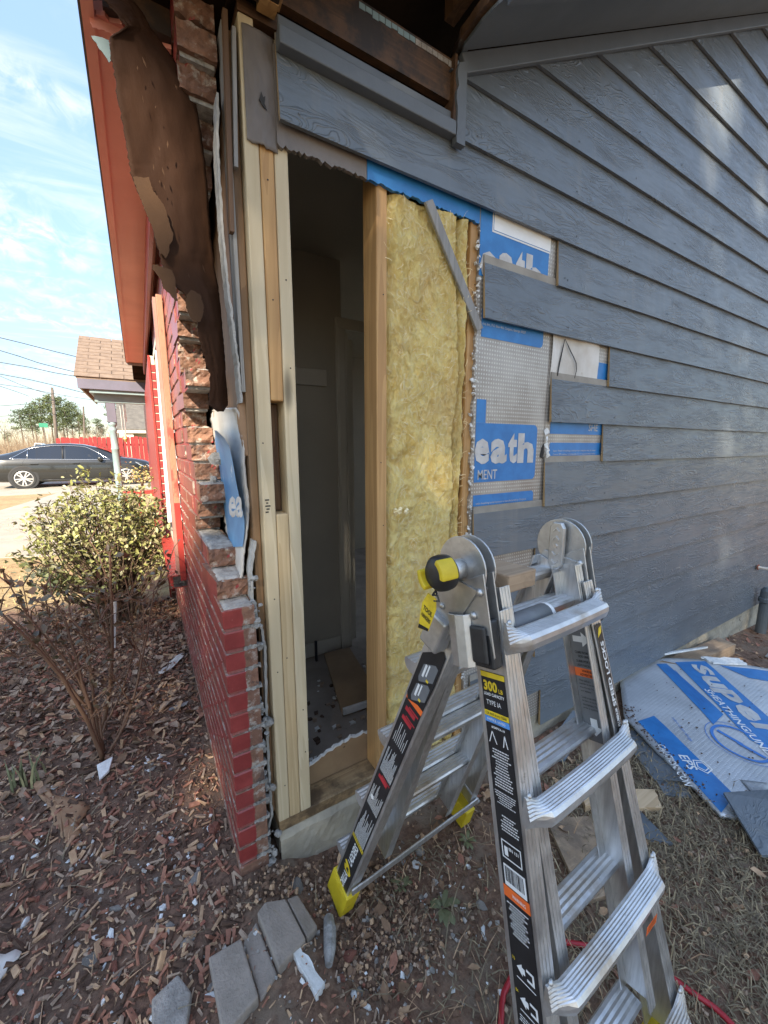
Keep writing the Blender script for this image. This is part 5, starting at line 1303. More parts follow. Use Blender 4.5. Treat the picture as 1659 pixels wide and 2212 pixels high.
for i in range(3):
    q_ = -.16+i*.001; lt.add([pp_(*p, .0108) for p in ((.325+i*.02, -.15), (.329+i*.02, -.15), (.329+i*.02, .2), (.325+i*.02, .2))], [(0, 1, 2, 3)])
lt.build('printed_emblem', 'letter_blue', panel, kind='stuff')
mb = MB()
mb.grid(10, 8, lambda u, v: pp_(.20+u*.10, .70+v*.14, .012+.045*math.sin(u*PI)*v)); mb.build('lifted_fold', 'foil_ground', panel, smooth=True, solid=.002)
mb = MB(); mb.prism(ragged([pp_(.62, -.33, .01), pp_(.86, -.36, .012), pp_(.88, -.30, .012), pp_(.66, -.27, .01)], 4, .010), (0, 0, .012)); mb.build('bare_foam', 'foam_white', panel)
mb = MB(); mb.prism([pp_(.15, -.24, .02), pp_(.70, -.44, .03), pp_(.705, -.41, .045), pp_(.16, -.20, .035)], (0, 0, .012)); mb.build('snapped_strip', 'foam_white', panel)
mb = MB(); rn = random.Random(21)
for k in range(170):
    q = rn.uniform(.25, .85); p = left_edge(q)+rn.gauss(.02, .02) if k < 120 else rn.uniform(0, .9); q = q if k < 120 else rn.uniform(-.2, .7); r = rn.uniform(.002, .007)
    c0 = pp_(p, q, .012); a = rn.uniform(0, 6); mb.prism([c0+Vector((math.cos(a+t_)*r*rn.uniform(.5, 1.6), math.sin(a+t_)*r*rn.uniform(.4, 1), 0)) for t_ in (0, 1.6, 3.1, 4.6)], (0, 0, .002))
mb.build('dirt_specks', 'chip_dark', panel, kind='stuff')

def plank(name, quad, z0, z1, mat, label, cat='board', bevel=.002, rag=0, th_=None, tilt=None, group=None):
    P = [Vector((x, y, z)) for (x, y), z in zip(quad, z0)]
    if rag: P = ragged(P, hash(name) % 97, rag, 5)
    h = z1
    return MB().prism(P, (0, 0, h)).build(name, mat, None, bevel=bevel, label=label, cat=cat, group=group)
gl = lambda x, y, d=0: gz(x, y)+d
def lay(name, quad, th_, mat, label, cat='board', d=(0, 0, 0, 0), rag=0, seed=3):
    P = [Vector((x, y, gz(x, y)+dd)) for (x, y), dd in zip(quad, d)]
    if rag: P = ragged(P, seed, rag, 6)
    return MB().prism(P, (0, 0, th_)).build(name, mat, None, bevel=.0015 if not rag else 0, label=label, cat=cat)
lay('siding_offcut', [(1.880, -.20), (2.02, -.30), (1.80, -.56), (1.69, -.47)], .010, 'siding_paint', 'grey siding offcut half hidden under the printed foam panel', d=(.005, .012, .02, .008))
lay('siding_offcut', [(1.73, -.44), (1.85, -.50), (1.74, -.60), (1.655, -.53)], .010, 'siding_paint', 'lower grey siding offcut beneath the other offcut by the foam panel', d=(.0, .0, .0, .0))
lay('siding_offcut', [(1.40, -.46), (1.475, -.51), (1.43, -.655), (1.36, -.59)], .010, 'siding_paint', 'small grey-blue siding scrap behind the ladder leg', d=(.006,)*4, rag=.004)
lay('siding_offcut', [(1.36, -.12), (1.44, -.20), (1.82, -.10), (1.74, -.04)], .010, 'siding_paint', 'grey siding scrap leaning by the foundation behind the ladder', d=(.006, .006, .05, .06))
b_ = pp_
lay('siding_board_fallen', [tuple(pp_(.045, .83)[:2]), tuple(pp_(1.3, .55)[:2]), tuple(pp_(1.25, .95)[:2]), tuple(pp_(.03, 1.06)[:2])], .011, 'siding_paint', 'grey siding board lying over the lower corner of the foam panel', d=(.062, .10, .10, .03))
lay('split_plank', [(1.345, -.335), (1.62, -.505), (1.545, -.565), (1.285, -.400)], .030, 'split_wood', 'splintered tan wood plank on the dirt behind the ladder', d=(.0, .0, .0, .0), rag=.005, seed=8)
lay('weathered_board', [(1.105, -.345), (1.275, -.435), (1.17, -.665), (.955, -.60)], .018, 'ground_lumber', 'wide stained grey-brown board lying flat under the ladder steps', d=(.002,)*4)
lay('dropped_lumber', [(2.70, -.035), (3.62, -.05), (3.60, -.165), (2.80, -.15)], .085, 'ground_lumber', 'brown timber lying along the foundation behind the foam panel', cat='timber')
lay('siding_offcut', [(3.75, -.30), (3.84, -.29), (4.2, -.70), (4.08, -.76)], .010, 'weathered_wood', 'grey weathered slat on the dirt at the far right', d=(.01,)*4)

# edging stones at the corner
def stone_block(name, quad, th_, label, mat='paver', d=.0):
    P = [Vector((x, y, gz(x, y)-.03)) for x, y in quad]
    mb = MB(); top = [p+Vector((0, 0, th_+d+.004*N(p.x*20, p.y*20, 0))) for p in P]; n = len(P)
    mb.add(P+top, [tuple(range(n))[::-1], tuple(range(n, 2*n))]+[(i, (i+1) % n, n+(i+1) % n, n+i) for i in range(n)])
    return mb.build(name, mat, None, bevel=.005, label=label, cat='paver', group='edging pavers at the house corner')
stone_block('edging_paver', [(.032, -.165), (.060, -.150), (.118, -.160), (.138, -.280), (.050, -.318)], .058, 'wide grey edging paver beside the brick corner')
stone_block('edging_paver', [(.122, -.158), (.158, -.150), (.184, -.250), (.143, -.275)], .054, 'narrow grey edging paver nearest the ladder foot')
stone_block('edging_paver', [(-.016, -.200), (.028, -.170), (.046, -.316), (-.004, -.345)], .038, 'middle grey edging paver sunk between two larger pavers')
stone_block('edging_paver', [(-.104, -.200), (-.020, -.202), (-.008, -.347), (-.096, -.372)], .060, 'large grey edging paver at the bottom of the photo')
stone_block('edging_stone', [(-.235, -.215), (-.175, -.195), (-.150, -.25), (-.165, -.31), (-.235, -.30)], .060, 'rough brown stone at the bottom edge among the mulch', 'stone')
# torn brown paper, white chip and other scraps
def ground_sheet(name, pts, mat, label, cat, lift=.012, seed=1, th_=.0015):
    P = [Vector((x, y, 0)) for x, y in pts]; P = ragged(P, seed, .006, 4); c_ = sum(P, Vector())/len(P); mb = MB()
    ring = []
    for f in (1.0, .66, .33): ring.append([c_+(p-c_)*f for p in P])
    n = len(P); vs = []
    for r in ring: vs += [Vector((p.x, p.y, gz(p.x, p.y)+lift*(.6+.7*N(p.x*14, p.y*14, seed)))) for p in r]
    vs.append(Vector((c_.x, c_.y, gz(c_.x, c_.y)+lift)))
    fs = [(k*n+i, k*n+(i+1) % n, (k+1)*n+(i+1) % n, (k+1)*n+i) for k in range(2) for i in range(n)]+[(2*n+i, 2*n+(i+1) % n, 3*n) for i in range(n)]
    mb.add(vs, fs); return mb.build(name, mat, None, smooth=True, solid=th_, label=label, cat=cat)
ground_sheet('torn_paper', [(-.622, .775), (-.575, .72), (-.541, .662), (-.47, .60), (-.425, .535), (-.45, .48), (-.441, .425), (-.484, .395), (-.505, .47), (-.533, .531), (-.555, .60), (-.573, .653), (-.60, .70)], 'kraft', 'torn sheet of brown paper lying on the mulch at left', 'paper', .013, 3)
lay('drywall_scrap', [(-.419, .750), (-.362, .765), (-.372, .685), (-.403, .655)], .010, 'foam_white', 'clean white scrap of board on the mulch below the rose bush', 'scrap', d=(.012, .018, .012, .008))
ground_sheet('torn_paper', [(-.02, 1.62), (.0, 1.58), (-.06, 1.48), (-.145, 1.39), (-.17, 1.42), (-.11, 1.54)], 'paper_white', 'pale torn paper scrap against the foot of the brick wall', 'paper', .03, 5)
ground_sheet('torn_sheathing_scrap', [(-.66, .10), (-.60, .115), (-.535, .085), (-.56, .05), (-.60, .02), (-.66, .0), (-.70, .04)], 'paper_white', 'white and blue torn foam scrap at the left edge of the mulch', 'scrap', .02, 7, .006)
ground_sheet('torn_sheathing_print', [(-.65, .075), (-.60, .085), (-.575, .06), (-.61, .03), (-.66, .025)], 'print_blue_pale', 'blue printed patch on the white foam scrap at left', 'scrap', .030, 7)
lay('vinyl_strip', [(-.13, 1.02), (-.04, 1.035), (-.05, 1.005), (-.14, .99)], .006, 'weathered_wood', 'thin grey strip lying flat near the brick wall', 'strip', d=(.012,)*4)
lay('foam_strip', [(.092, -.286), (.118, -.282), (.150, -.385), (.118, -.405)], .020, 'foam_white', 'long white crumbly foam strip beside the pavers', 'foam', d=(.0,)*4, rag=.004, seed=12)
mb = MB(); mb.tube([(.226, -.232, gl(.226, -.232, .016)), (.214, -.27, gl(.21, -.27, .022)), (.196, -.31, gl(.2, -.31, .018)), (.178, -.345, gl(.18, -.345, .012))], [.016, .019, .018, .010], 9); mb.build('log_stub', 'mortar', None, label='crumbling grey mortar stick at the yellow ladder foot', cat='mortar')

# individually told-apart chunks
LM = []
for i in range(8):
    mb = MB(); lump(mb, (0, 0, 0), 1.0, 400+i, (.55, .8, 1.0, .45)[i % 4]); LM.append(mb)
def chunk(name, x, y, r, mat, label, cat, seed, group=None, flat=None):
    rn = random.Random(seed); me = LM[seed % 8].mesh(name, mat)
    return inst(me, name, (x, y, gz(x, y)+r*.25), (rn.uniform(-.3, .3), rn.uniform(-.3, .3), rn.uniform(0, 6)), (r*rn.uniform(.8, 1.2), r*rn.uniform(.6, 1.0), r*(flat or rn.uniform(.5, .9))), label=label, cat=cat, group=group)
chunk('mortar_chunk', .172, -.105, .028, 'stone', 'grey mortar chunk between the paver and the foundation', 'mortar', 1)
chunk('mortar_chunk', .605, -.185, .024, 'mortar_pale', 'grey mortar chunk under the rear ladder rungs', 'mortar', 2)
chunk('foam_chunk', .567, -.215, .020, 'foam_white', 'bright white foam lump under the rear ladder rungs', 'foam', 3)
chunk('rock', .672, -.429, .024, 'mortar_pale', 'lone pale grey rock on the dirt between the ladder legs', 'rock', 4, flat=.8)
chunk('rock', .231, -.426, .018, 'mortar', 'grey rock near the bottom edge on the dirt', 'rock', 5, flat=.8)
chunk('brick_fragment', .241, -.335, .030, 'brick_rubble', 'orange-red brick shard beside the mortar stick', 'brick', 6, flat=.4)
chunk('brick_fragment', .203, -.375, .016, 'brick_rubble', 'small dark red brick piece beside the foam strip', 'brick', 7, flat=.6)
chunk('mortar_chunk', -.115, .05, .026, 'mortar_pale', 'pale angular mortar piece on the mulch near the brick corner', 'mortar', 9, flat=.4)
chunk('brick_fragment', -.03, .20, .030, 'brick_rubble', 'reddish brick lump by the foot of the brick wall', 'brick', 10)
chunk('plaster_chunk', -.37, -.03, .026, 'stone', 'flat grey stone among the mulch at lower left', 'stone', 11, flat=.4)
rn = random.Random(77)
kinds = (('mortar_chip', 'mortar_pale', 'small pale mortar chip scattered over the mulch and dirt', 'mortar', 'mortar chips on the ground', 62), ('foam_bit', 'foam_white', 'small white foam bit scattered over the mulch and dirt', 'foam', 'foam bits on the ground', 56), ('brick_chip', 'brick_rubble', 'small red brick chip scattered over the mulch', 'brick', 'brick chips on the ground', 40))
for nme, mat, lab, cat, grp, cnt in kinds:
    ms = [LM[i].mesh(nme, mat) for i in range(4)]
    for k in range(cnt):
        if rn.random() < .68: x, y = rn.uniform(-.75, .02), rn.uniform(-.28, .75)
        else: x, y = rn.uniform(.2, .75), rn.uniform(-.55, -.12)
        if x > -.01 and y > -.1 and x < .15: x -= .2
        r = rn.uniform(.006, .0155)*(.8 if x > .1 else 1)
        inst(ms[k % 4], nme, (x, y, gz(x, y)+r*.3), (rn.uniform(-.4, .4), rn.uniform(-.4, .4), rn.uniform(0, 6)), (r*rn.uniform(.8, 1.7), r*rn.uniform(.5, .9), r*rn.uniform(.35, .8)), label=lab, cat=cat, group=grp)

# ---------------------------------------------------------------- mulch, crumbs, leaves, grass
BOXC = np.array([(-1,-1,-1),(1,-1,-1),(1,1,-1),(-1,1,-1),(-1,-1,1),(1,-1,1),(1,1,1),(-1,1,1)], float)
BOXF = [(0,3,2,1),(4,5,6,7),(0,1,5,4),(1,2,6,5),(2,3,7,6),(3,0,4,7)]
def scatter_boxes(name, pts, dims, mats, weights, seed, label, cat, tilt=.35, taper=.45):
    rg = np.random.default_rng(seed); n = len(pts); V = []; F = []; Mi = rg.choice(len(mats), n, p=weights)
    for i, ((x, y), (l, w, h)) in enumerate(zip(pts, dims)):
        c = BOXC.copy(); c[:, 1] *= np.where(c[:, 0] > 0, rg.uniform(taper, 1), 1); c *= (l/2, w/2, h/2); c += rg.normal(0, w*.08, c.shape)
        a, b, g = rg.uniform(0, 2*PI), rg.normal(0, tilt), rg.normal(0, tilt*1.4)
        ca, sa, cb, sb, cg, sg = math.cos(a), math.sin(a), math.cos(b), math.sin(b), math.cos(g), math.sin(g)
        Rm = np.array([[ca, -sa, 0], [sa, ca, 0], [0, 0, 1]]) @ np.array([[cb, 0, sb], [0, 1, 0], [-sb, 0, cb]]) @ np.array([[1, 0, 0], [0, cg, -sg], [0, sg, cg]])
        c = c @ Rm.T; c += (x, y, gz(x, y)+h*.4+abs(sb)*l*.25+rg.uniform(0, .006)); base = len(V)
        V.extend(map(tuple, c)); F.extend(tuple(base+k for k in f) for f in BOXF)
    me = bpy.data.meshes.new(name); me.from_pydata(V, [], F)
    for m in mats: me.materials.append(MAT[m])
    me.polygons.foreach_set('material_index', np.repeat(Mi, 6).astype(np.int32)); me.update()
    link(bpy.data.objects.new(name, me), None, label, cat, None, 'stuff')
rn = random.Random(100); pts = []; dm = []
while len(pts) < 14500:
    y = -.75+3.5*rn.random()**1.6; x = rn.uniform(-2.1, .02)
    if x-.9*y > .10+rn.uniform(0, .2) or (x < -.7 and y < .3 and x < -.9): continue
    pts.append((x, y)); far = max(0, y-.8); l = (.007+.036*rn.random()**1.9)*(1+.35*far); dm.append((l, l*rn.uniform(.16, .40), l*rn.uniform(.08, .22)))
scatter_boxes('mulch_chips', pts, dm, ['chip_red', 'chip_tan', 'chip_dark', 'chip_grey'], [.34, .16, .34, .16], 5, 'brown and red wood mulch covering the bed', 'mulch')
pts = []; dm = []
while len(pts) < 9000:
    y = -.75+3.2*rn.random()**1.9; x = rn.uniform(-1.6, .6)
    if x-.9*y > .9 or (x > 0 and y > -.12): continue
    pts.append((x, y)); l = rn.uniform(.003, .010); dm.append((l*rn.uniform(.8, 2.6), l*.6, l*.4))
scatter_boxes('mulch_dust', pts, dm, ['chip_red', 'chip_tan', 'chip_dark', 'chip_grey'], [.22, .26, .22, .30], 15, 'fine bark crumbs and dust between the mulch chips', 'mulch', .5)
pts = []; dm = []
for k in range(800):
    if k % 3: x, y = rn.gauss(-.22, .30), rn.gauss(.12, .32)
    else: x, y = rn.gauss(.42, .22), rn.gauss(-.38, .14)
    if x > .0 and y > -.12: continue
    pts.append((x, y)); l = rn.choice((.002, .003, .003, .004, .005, .007, .009)); dm.append((l*1.3, l, l*.8))
scatter_boxes('rubble_crumbs', pts, dm, ['foam_white', 'mortar_pale', 'brick_rubble', 'mortar'], [.22, .36, .18, .24], 8, 'fine white and grey rubble crumbs strewn over the soil', 'rubble', .8, .7)
pts = []; dm = []
while len(pts) < 4200:
    x, y = (rn.uniform(.0, 1.9), rn.uniform(-1.2, -.03)) if len(pts) % 3 else (rn.uniform(-.05, .5), rn.uniform(-.45, -.03))
    if x < .20 and y < -.13: continue
    pts.append((x, y)); l = rn.choice((.003, .004, .004, .005, .006, .008, .010)); dm.append((l*1.3, l, l))
plain('soil_clod', (.20, .12, .075), (.12, .068, .042), .95, 30, .7, 70, .006)
scatter_boxes('soil_clods', pts, dm, ['soil_clod', 'chip_dark', 'chip_grey', 'chip_tan'], [.55, .15, .15, .15], 18, 'crumbly reddish soil clods and bits on the bare dirt', 'soil', .7, .7)
def leaves(name, pts, size, mats, seed, label, cat, flat=.35, parent=None, kind='stuff', zf=None, wr=.55):
    rg = np.random.default_rng(seed); V = []; F = []; M_ = []
    for p in pts:
        L = rg.uniform(*size); w = L*wr*rg.uniform(.8, 1.2); a = rg.uniform(0, 2*PI); el = rg.normal(0, flat); ro = rg.normal(0, flat)
        d = np.array([math.cos(a)*math.cos(el), math.sin(a)*math.cos(el), math.sin(el)]); s_ = np.array([-math.sin(a)*math.cos(ro), math.cos(a)*math.cos(ro), math.sin(ro)]); u = np.cross(d, s_)
        cz = p[2] if len(p) > 2 else gz(p[0], p[1])+L*.18*rg.random()+.008
        c = np.array([p[0], p[1], cz]); fold = rg.uniform(.05, .30)*w; cur = rg.uniform(-.25, .25)*L
        P = [c-d*L*.5, c-d*L*.12+s_*w*.5+u*fold, c+d*L*.25+s_*w*.36+u*fold*.8+u*cur*.3, c+d*L*.5+u*cur, c+d*L*.25-s_*w*.36+u*fold*.8+u*cur*.3, c-d*L*.12-s_*w*.5+u*fold, c+d*L*.05]
        b = len(V); V.extend(map(tuple, P)); F += [(b, b+1, b+6), (b+1, b+2, b+6), (b+2, b+3, b+6), (b+3, b+4, b+6), (b+4, b+5, b+6), (b+5, b, b+6)]; M_ += [int(rg.integers(len(mats)))]*6
    me = bpy.data.meshes.new(name); me.from_pydata(V, [], F)
    for m in mats: me.materials.append(MAT[m])
    me.polygons.foreach_set('material_index', M_); me.polygons.foreach_set('use_smooth', [True]*len(F)); me.update()
    o = bpy.data.objects.new(name, me); link(o, parent, label, cat, None, kind); return o
pts = []
while len(pts) < 1500:
    x, y = rn.uniform(-1.9, .0), rn.uniform(.7, 2.8)
    pts.append((x, y))
leaves('leaf_litter', pts, (.025, .065), ['dead_leaf', 'chip_grey', 'chip_grey', 'chip_tan'], 3, 'dry grey-brown leaves covering the bed under the bushes', 'leaves')
pts = [(rn.uniform(.15, 1.6), rn.uniform(-1.0, -.05)) for k in range(120)]+[(rn.uniform(2.6, 4.8), rn.uniform(-.6, -.02)) for k in range(260)]+[(rn.uniform(.9, 1.9), rn.uniform(-.25, -.03)) for k in range(110)]
leaves('fallen_leaves', pts, (.02, .055), ['dead_leaf', 'chip_red', 'chip_tan'], 4, 'scattered brown fallen leaves on the dirt by the siding', 'leaves')
def blades(name, pts, hgt, mats, seed, label, cat, lean=.9, w=.0013):
    rg = np.random.default_rng(seed); V = []; F = []; M_ = []
    for x, y in pts:
        a = rg.uniform(0, 2*PI); h = rg.uniform(*hgt); ln = h*rg.uniform(.3, 1.0)*lean*1.6; ww = w*rg.uniform(.6, 1.5)
        d = np.array([math.cos(a), math.sin(a), 0]); s_ = np.array([-d[1], d[0], 0])*ww; z = gz(x, y); c = np.array([x, y, z])
        hz = h*max(.1, 1-rg.random()*lean)
        P = [c-s_, c+s_, c+d*ln*.45+(0, 0, hz*.75)-s_*.8, c+d*ln*.45+(0, 0, hz*.75)+s_*.8, c+d*ln+(0, 0, hz*.7)]
        b = len(V); V.extend(map(tuple, P)); F += [(b, b+1, b+3, b+2), (b+2, b+3, b+4)]; M_ += [int(rg.integers(len(mats)))]*2
    me = bpy.data.meshes.new(name); me.from_pydata(V, [], F)
    for m in mats: me.materials.append(MAT[m])
    me.polygons.foreach_set('material_index', M_); me.update()
    link(bpy.data.objects.new(name, me), None, label, cat, None, 'stuff')
pts = []
while len(pts) < 26000:
    x, y = rn.uniform(.35, 2.6), rn.uniform(-1.5, -.2)
    dns = .12+.9*min(1, max(0, (x-.75-.5*(y+.6))/.6))+.25*N(x*4, y*4, 7)
    if rn.random() < dns: pts.append((x, y))
blades('dead_grass', pts, (.015, .055), ['straw', 'straw_dark', 'straw_dark', 'straw_dark'], 6, 'matted dead grass beyond the ladder at lower right', 'grass', 1.0, .0017)
pts = []
while len(pts) < 9000:
    y = 2.6+6.5*rn.random()**1.5; x = rn.uniform(-4.5-.3*y, -.6)
    if y+.25*x < 2.5 and x > -2.4: continue
    if 4.8 < y < 7.2 and x > -3.4: continue
    pts.append((x, y))
blades('straw_lawn', pts, (.02, .05), ['lawn_straw', 'lawn_straw', 'straw'], 7, 'tan dormant lawn in front of the house', 'grass', .9, .003)
pts = [(rn.gauss(-.2, .5), rn.gauss(.3, .5)) for k in range(500)]+[(rn.uniform(.2, 1.2), rn.uniform(-.9, -.1)) for k in range(500)]
pts = [(x, y) for x, y in pts if not (x > 0 and y > -.12)]
blades('dry_stems', pts, (.03, .08), ['straw_dark', 'chip_tan'], 9, 'loose dry stems and pine straw on the soil', 'straw', 1.25, .0012)

# small plants
def rosette(x, y, r, n, seed, label):
    pl_ = thing('weed', (x, y, gz(x, y)), label, 'weed'); rn = random.Random(seed); mb = MB()
    for k in range(n):
        a = k*2.4+rn.uniform(-.3, .3); L = r*rn.uniform(.5, 1.1); d = Vector((math.cos(a), math.sin(a), 0)); s_ = Vector((-d.y, d.x, 0)); c = Vector((x, y, gz(x, y)+.004)); e = rn.uniform(.15, .6)
        P = [c, c+d*L*.45+s_*L*.16+LZ*L*e*.7, c+d*L*.85+s_*L*.13+LZ*L*e*.6, c+d*L+LZ*L*e*.4, c+d*L*.85-s_*L*.13+LZ*L*e*.6, c+d*L*.45-s_*L*.16+LZ*L*e*.7]
        mb.add(P, [(0, 1, 5), (1, 2, 4, 5), (2, 3, 4)])
    mb.build('leaf_rosette', 'weed_green', pl_, smooth=True)
rosette(.559, -.372, .055, 16, 1, 'green weed rosette on the dirt under the ladder')
rosette(.48, -.25, .04, 12, 2, 'small green weed beside the rear ladder foot')
rosette(.78, -.25, .038, 10, 3, 'yellowish green weed by the far rear ladder leg')
sp_ = thing('daylily_sprout', (-.66, .80, .03), 'clump of grey-green strap leaves sprouting from the mulch at left', 'plant'); rn2 = random.Random(4)
for k in range(15):
    a = rn2.uniform(0, 6.28); c = Vector((-.66+rn2.gauss(0, .03), .80+rn2.gauss(0, .025), .03)); L = rn2.uniform(.07, .15); ln = rn2.uniform(.1, .6); d = Vector((math.cos(a), math.sin(a), 0)); s_ = Vector((.8, -.6, 0))*.006
    mb = MB(); pts_ = [c+d*(L*ln*t*t)+LZ*(L*(t-.25*t*t*ln)) for t in (0, .35, .7, 1)]; wds = (1, 1.0, .75, .1)
    vs = [q for p, w in zip(pts_, wds) for q in (p-s_*w, p+s_*w)]; mb.add(vs, [(2*i, 2*i+1, 2*i+3, 2*i+2) for i in range(3)]); mb.build('strap_leaf', 'weed_green' if k % 3 else 'leaf_grey', sp_, smooth=True)

# rose bush --------------------------------------------------------------------
rose = thing('rose_bush', (-.40, .80, .03), 'bare thorny rose bush with a few dark leaves in the mulch bed', 'bush')
canes = [([(224, 1643), (190, 1560), (140, 1470), (70, 1390), (0, 1322)], .80, .70, .011), ([(222, 1640), (190, 1520), (165, 1420), (135, 1330), (112, 1285)], .82, .9, .009), ([(224, 1640), (205, 1540), (196, 1450), (180, 1370), (150, 1330), (60, 1290)], .84, .9, .007),
         ([(222, 1580), (238, 1480), (243, 1380), (240, 1290), (237, 1195)], 1.02, 1.02, .012), ([(226, 1640), (262, 1580), (285, 1520), (302, 1450), (318, 1370), (332, 1275), (365, 1215)], .82, 1.0, .008), ([(215, 1600), (230, 1560), (262, 1500), (290, 1400), (275, 1300)], .95, 1.05, .007),
         ([(205, 1540), (160, 1450), (120, 1400), (60, 1330), (20, 1262)], .86, .8, .006), ([(240, 1400), (215, 1330), (205, 1262)], 1.02, 1.0, .005), ([(240, 1300), (280, 1290), (310, 1262)], 1.02, 1.05, .004), ([(165, 1420), (195, 1380), (215, 1345)], .85, .9, .004), ([(90, 1410), (40, 1420), (0, 1400)], .8, .78, .004), ([(285, 1520), (250, 1470), (215, 1455)], .82, .8, .004), ([(300, 1440), (310, 1380), (308, 1300)], .85, .9, .004)]
rx_ = random.Random(55)
for pts_, y0, y1, r in list(canes[:8]): canes.append(([(px+rx_.gauss(0, 5)+(18 if i_ else 0)*rx_.uniform(-1.3, 1.3)*i_/2, py+rx_.gauss(0, 12)*min(1, i_)) for i_, (px, py) in enumerate(pts_)], y0+rx_.uniform(0, .15), y1+rx_.uniform(0, .3), r*.75))
lp = []
for pts_, y0, y1, r in canes:
    P = [at(px, py, 1, y0+(y1-y0)*i/(len(pts_)-1)) for i, (px, py) in enumerate(pts_)]
    Q = []; m = len(P)
    for i in range(m-1):
        for t in range(4): Q.append(P[i].lerp(P[i+1], t/4)+Vector((N(i*4+t, y0*9, r*999), N(i*4+t, 3, r*999), N(i*4+t, 7, 1)))*.006)
    Q.append(P[-1]); mb = MB(); mb.tube(Q, [r*.85*(1-.6*i/len(Q)) for i in range(len(Q))], 7)
    rnc = random.Random(int(r*9999)+m)
    for i in range(1, len(Q)-1):
        for k in range(2):
            d = Vector((rnc.uniform(-1, 1), rnc.uniform(-1, 1), rnc.uniform(-.4, .4))).normalized(); b = Q[i].lerp(Q[i+1], rnc.random()); mb.tube([b, b+d*(.004+r*.9)], [.0012, .0002], 4, cap=False)
    mb.build('cane', 'rose_cane', rose, smooth=True)
    for i in range(len(Q)*2//3, len(Q)):
        for k in range(3): lp.append(tuple(Q[i]+Vector((rnc.gauss(0, .03), rnc.gauss(0, .03), rnc.gauss(0, .022)))))
for px, py in ((50, 1262), (100, 1285), (35, 1270), (235, 1195), (225, 1215), (250, 1205), (215, 1255), (160, 1310), (205, 1460), (215, 1480), (222, 1470), (310, 1290), (330, 1265), (300, 1255), (180, 1350), (130, 1390), (150, 1370)):
    for k in range(5): q = at(px, py, 1, .9); lp.append((q.x+rn.gauss(0, .022), q.y+rn.gauss(0, .03), q.z+rn.gauss(0, .018)))
tws = MB()
for k in range(190):
    pts_, y0, y1, r = canes[k % len(canes)]; i = random.Random(k).randrange(1, len(pts_)); b = at(*pts_[i], 1, y0+(y1-y0)*i/(len(pts_)-1)); rk = random.Random(900+k)
    d = Vector((rk.gauss(0, .6), rk.gauss(0, .6), rk.uniform(.1, 1))).normalized()*rk.uniform(.05, .16); m_ = b+d*.5+Vector((rk.gauss(0, .01), rk.gauss(0, .01), rk.gauss(0, .01)))
    tws.tube([b, m_, b+d], [.0030, .0022, .0012], 5, cap=False); lp.append(tuple(b+d))
tws.build('side_twigs', 'rose_cane', rose, kind='stuff')
lp = [q for i, q in enumerate(lp) if i % 5 < 3]
leaves('rose_leaves', lp, (.022, .044), ['leaf_dark', 'leaf_dark', 'leaf_dark', 'dead_leaf'], 12, None, None, .7, rose, 'stuff', wr=.62)
tgm = MB(); q0, q1 = at(246, 1345, 1, 1.05), at(249, 1300, 1, 1.05)
tgm.beam(at(246, 1400, 1, 1.05), at(248, 1300, 1, 1.05), (1, 0, 0), (-.007, .007), (0, 1, 0), (0, .003)); tgm.build('plant_stake', 'letter_white', None, label='white plastic plant stake standing in the rose bush', cat='plant stake')

# evergreen bush ---------------------------------------------------------------
bc = at(238, 1185, 1, 2.45); BC = Vector((bc.x, 2.45, .60))
bush = thing('holly_bush', (BC.x, 2.45, .03), 'rounded glossy evergreen bush lit by sun beside the brick front', 'bush')
rg = np.random.default_rng(31); lp = []
RX, RY_, RZ_ = .52, .46, .58; sm_ = MB()
for k in range(230):
    v = rg.normal(0, 1, 3); v /= np.linalg.norm(v); v[2] = v[2] if v[2] > -.35 else -v[2]; r = rg.uniform(.72, 1.10)*(1+.18*N(v[0]*2.2, v[1]*2.2, v[2]*2.2+5)); tip = Vector((BC.x+v[0]*RX*r, BC.y+v[1]*RY_*r, BC.z+v[2]*RZ_*r))
    if tip.x > -.01: tip.x = -.02-rg.random()*.05
    if tip.z < .12: continue
    base = Vector((BC.x+rg.normal(0, .06), BC.y+rg.normal(0, .06), .03)); mid = base.lerp(tip, .55)+Vector((rg.normal(0, .05), rg.normal(0, .05), .04))
    pts_ = [base, base.lerp(mid, .5)+Vector((0, 0, .02)), mid, mid.lerp(tip, .6)+Vector((rg.normal(0, .01), rg.normal(0, .01), .02)), tip]; rads = [.007, .006, .0045, .003, .0015]
    if k < 46: MB().tube(pts_, rads, 5).build('stem', 'twig', bush)
    else: sm_.tube(pts_[1:], rads[1:], 4, cap=False)
    for q_ in range(int(rg.integers(16, 32))):
        t_ = 1-rg.random()**1.5*.55; i_ = min(int(t_*4), 3); c_ = pts_[i_].lerp(pts_[i_+1], t_*4-i_); sp_r = .018+.022*rg.random()
        L_p = (c_.x+rg.normal(0, sp_r), c_.y+rg.normal(0, sp_r), c_.z+rg.normal(0, sp_r))
        if L_p[0] < .005 and L_p[2] > .06: lp.append(L_p)
sm_.build('branchlets', 'twig', bush, kind='stuff')
leaves('foliage', lp, (.024, .060), ['leaf_green', 'leaf_green', 'leaf_green', 'leaf_grey', 'leaf_grey'], 14, None, None, .6, bush, 'stuff', wr=.48)
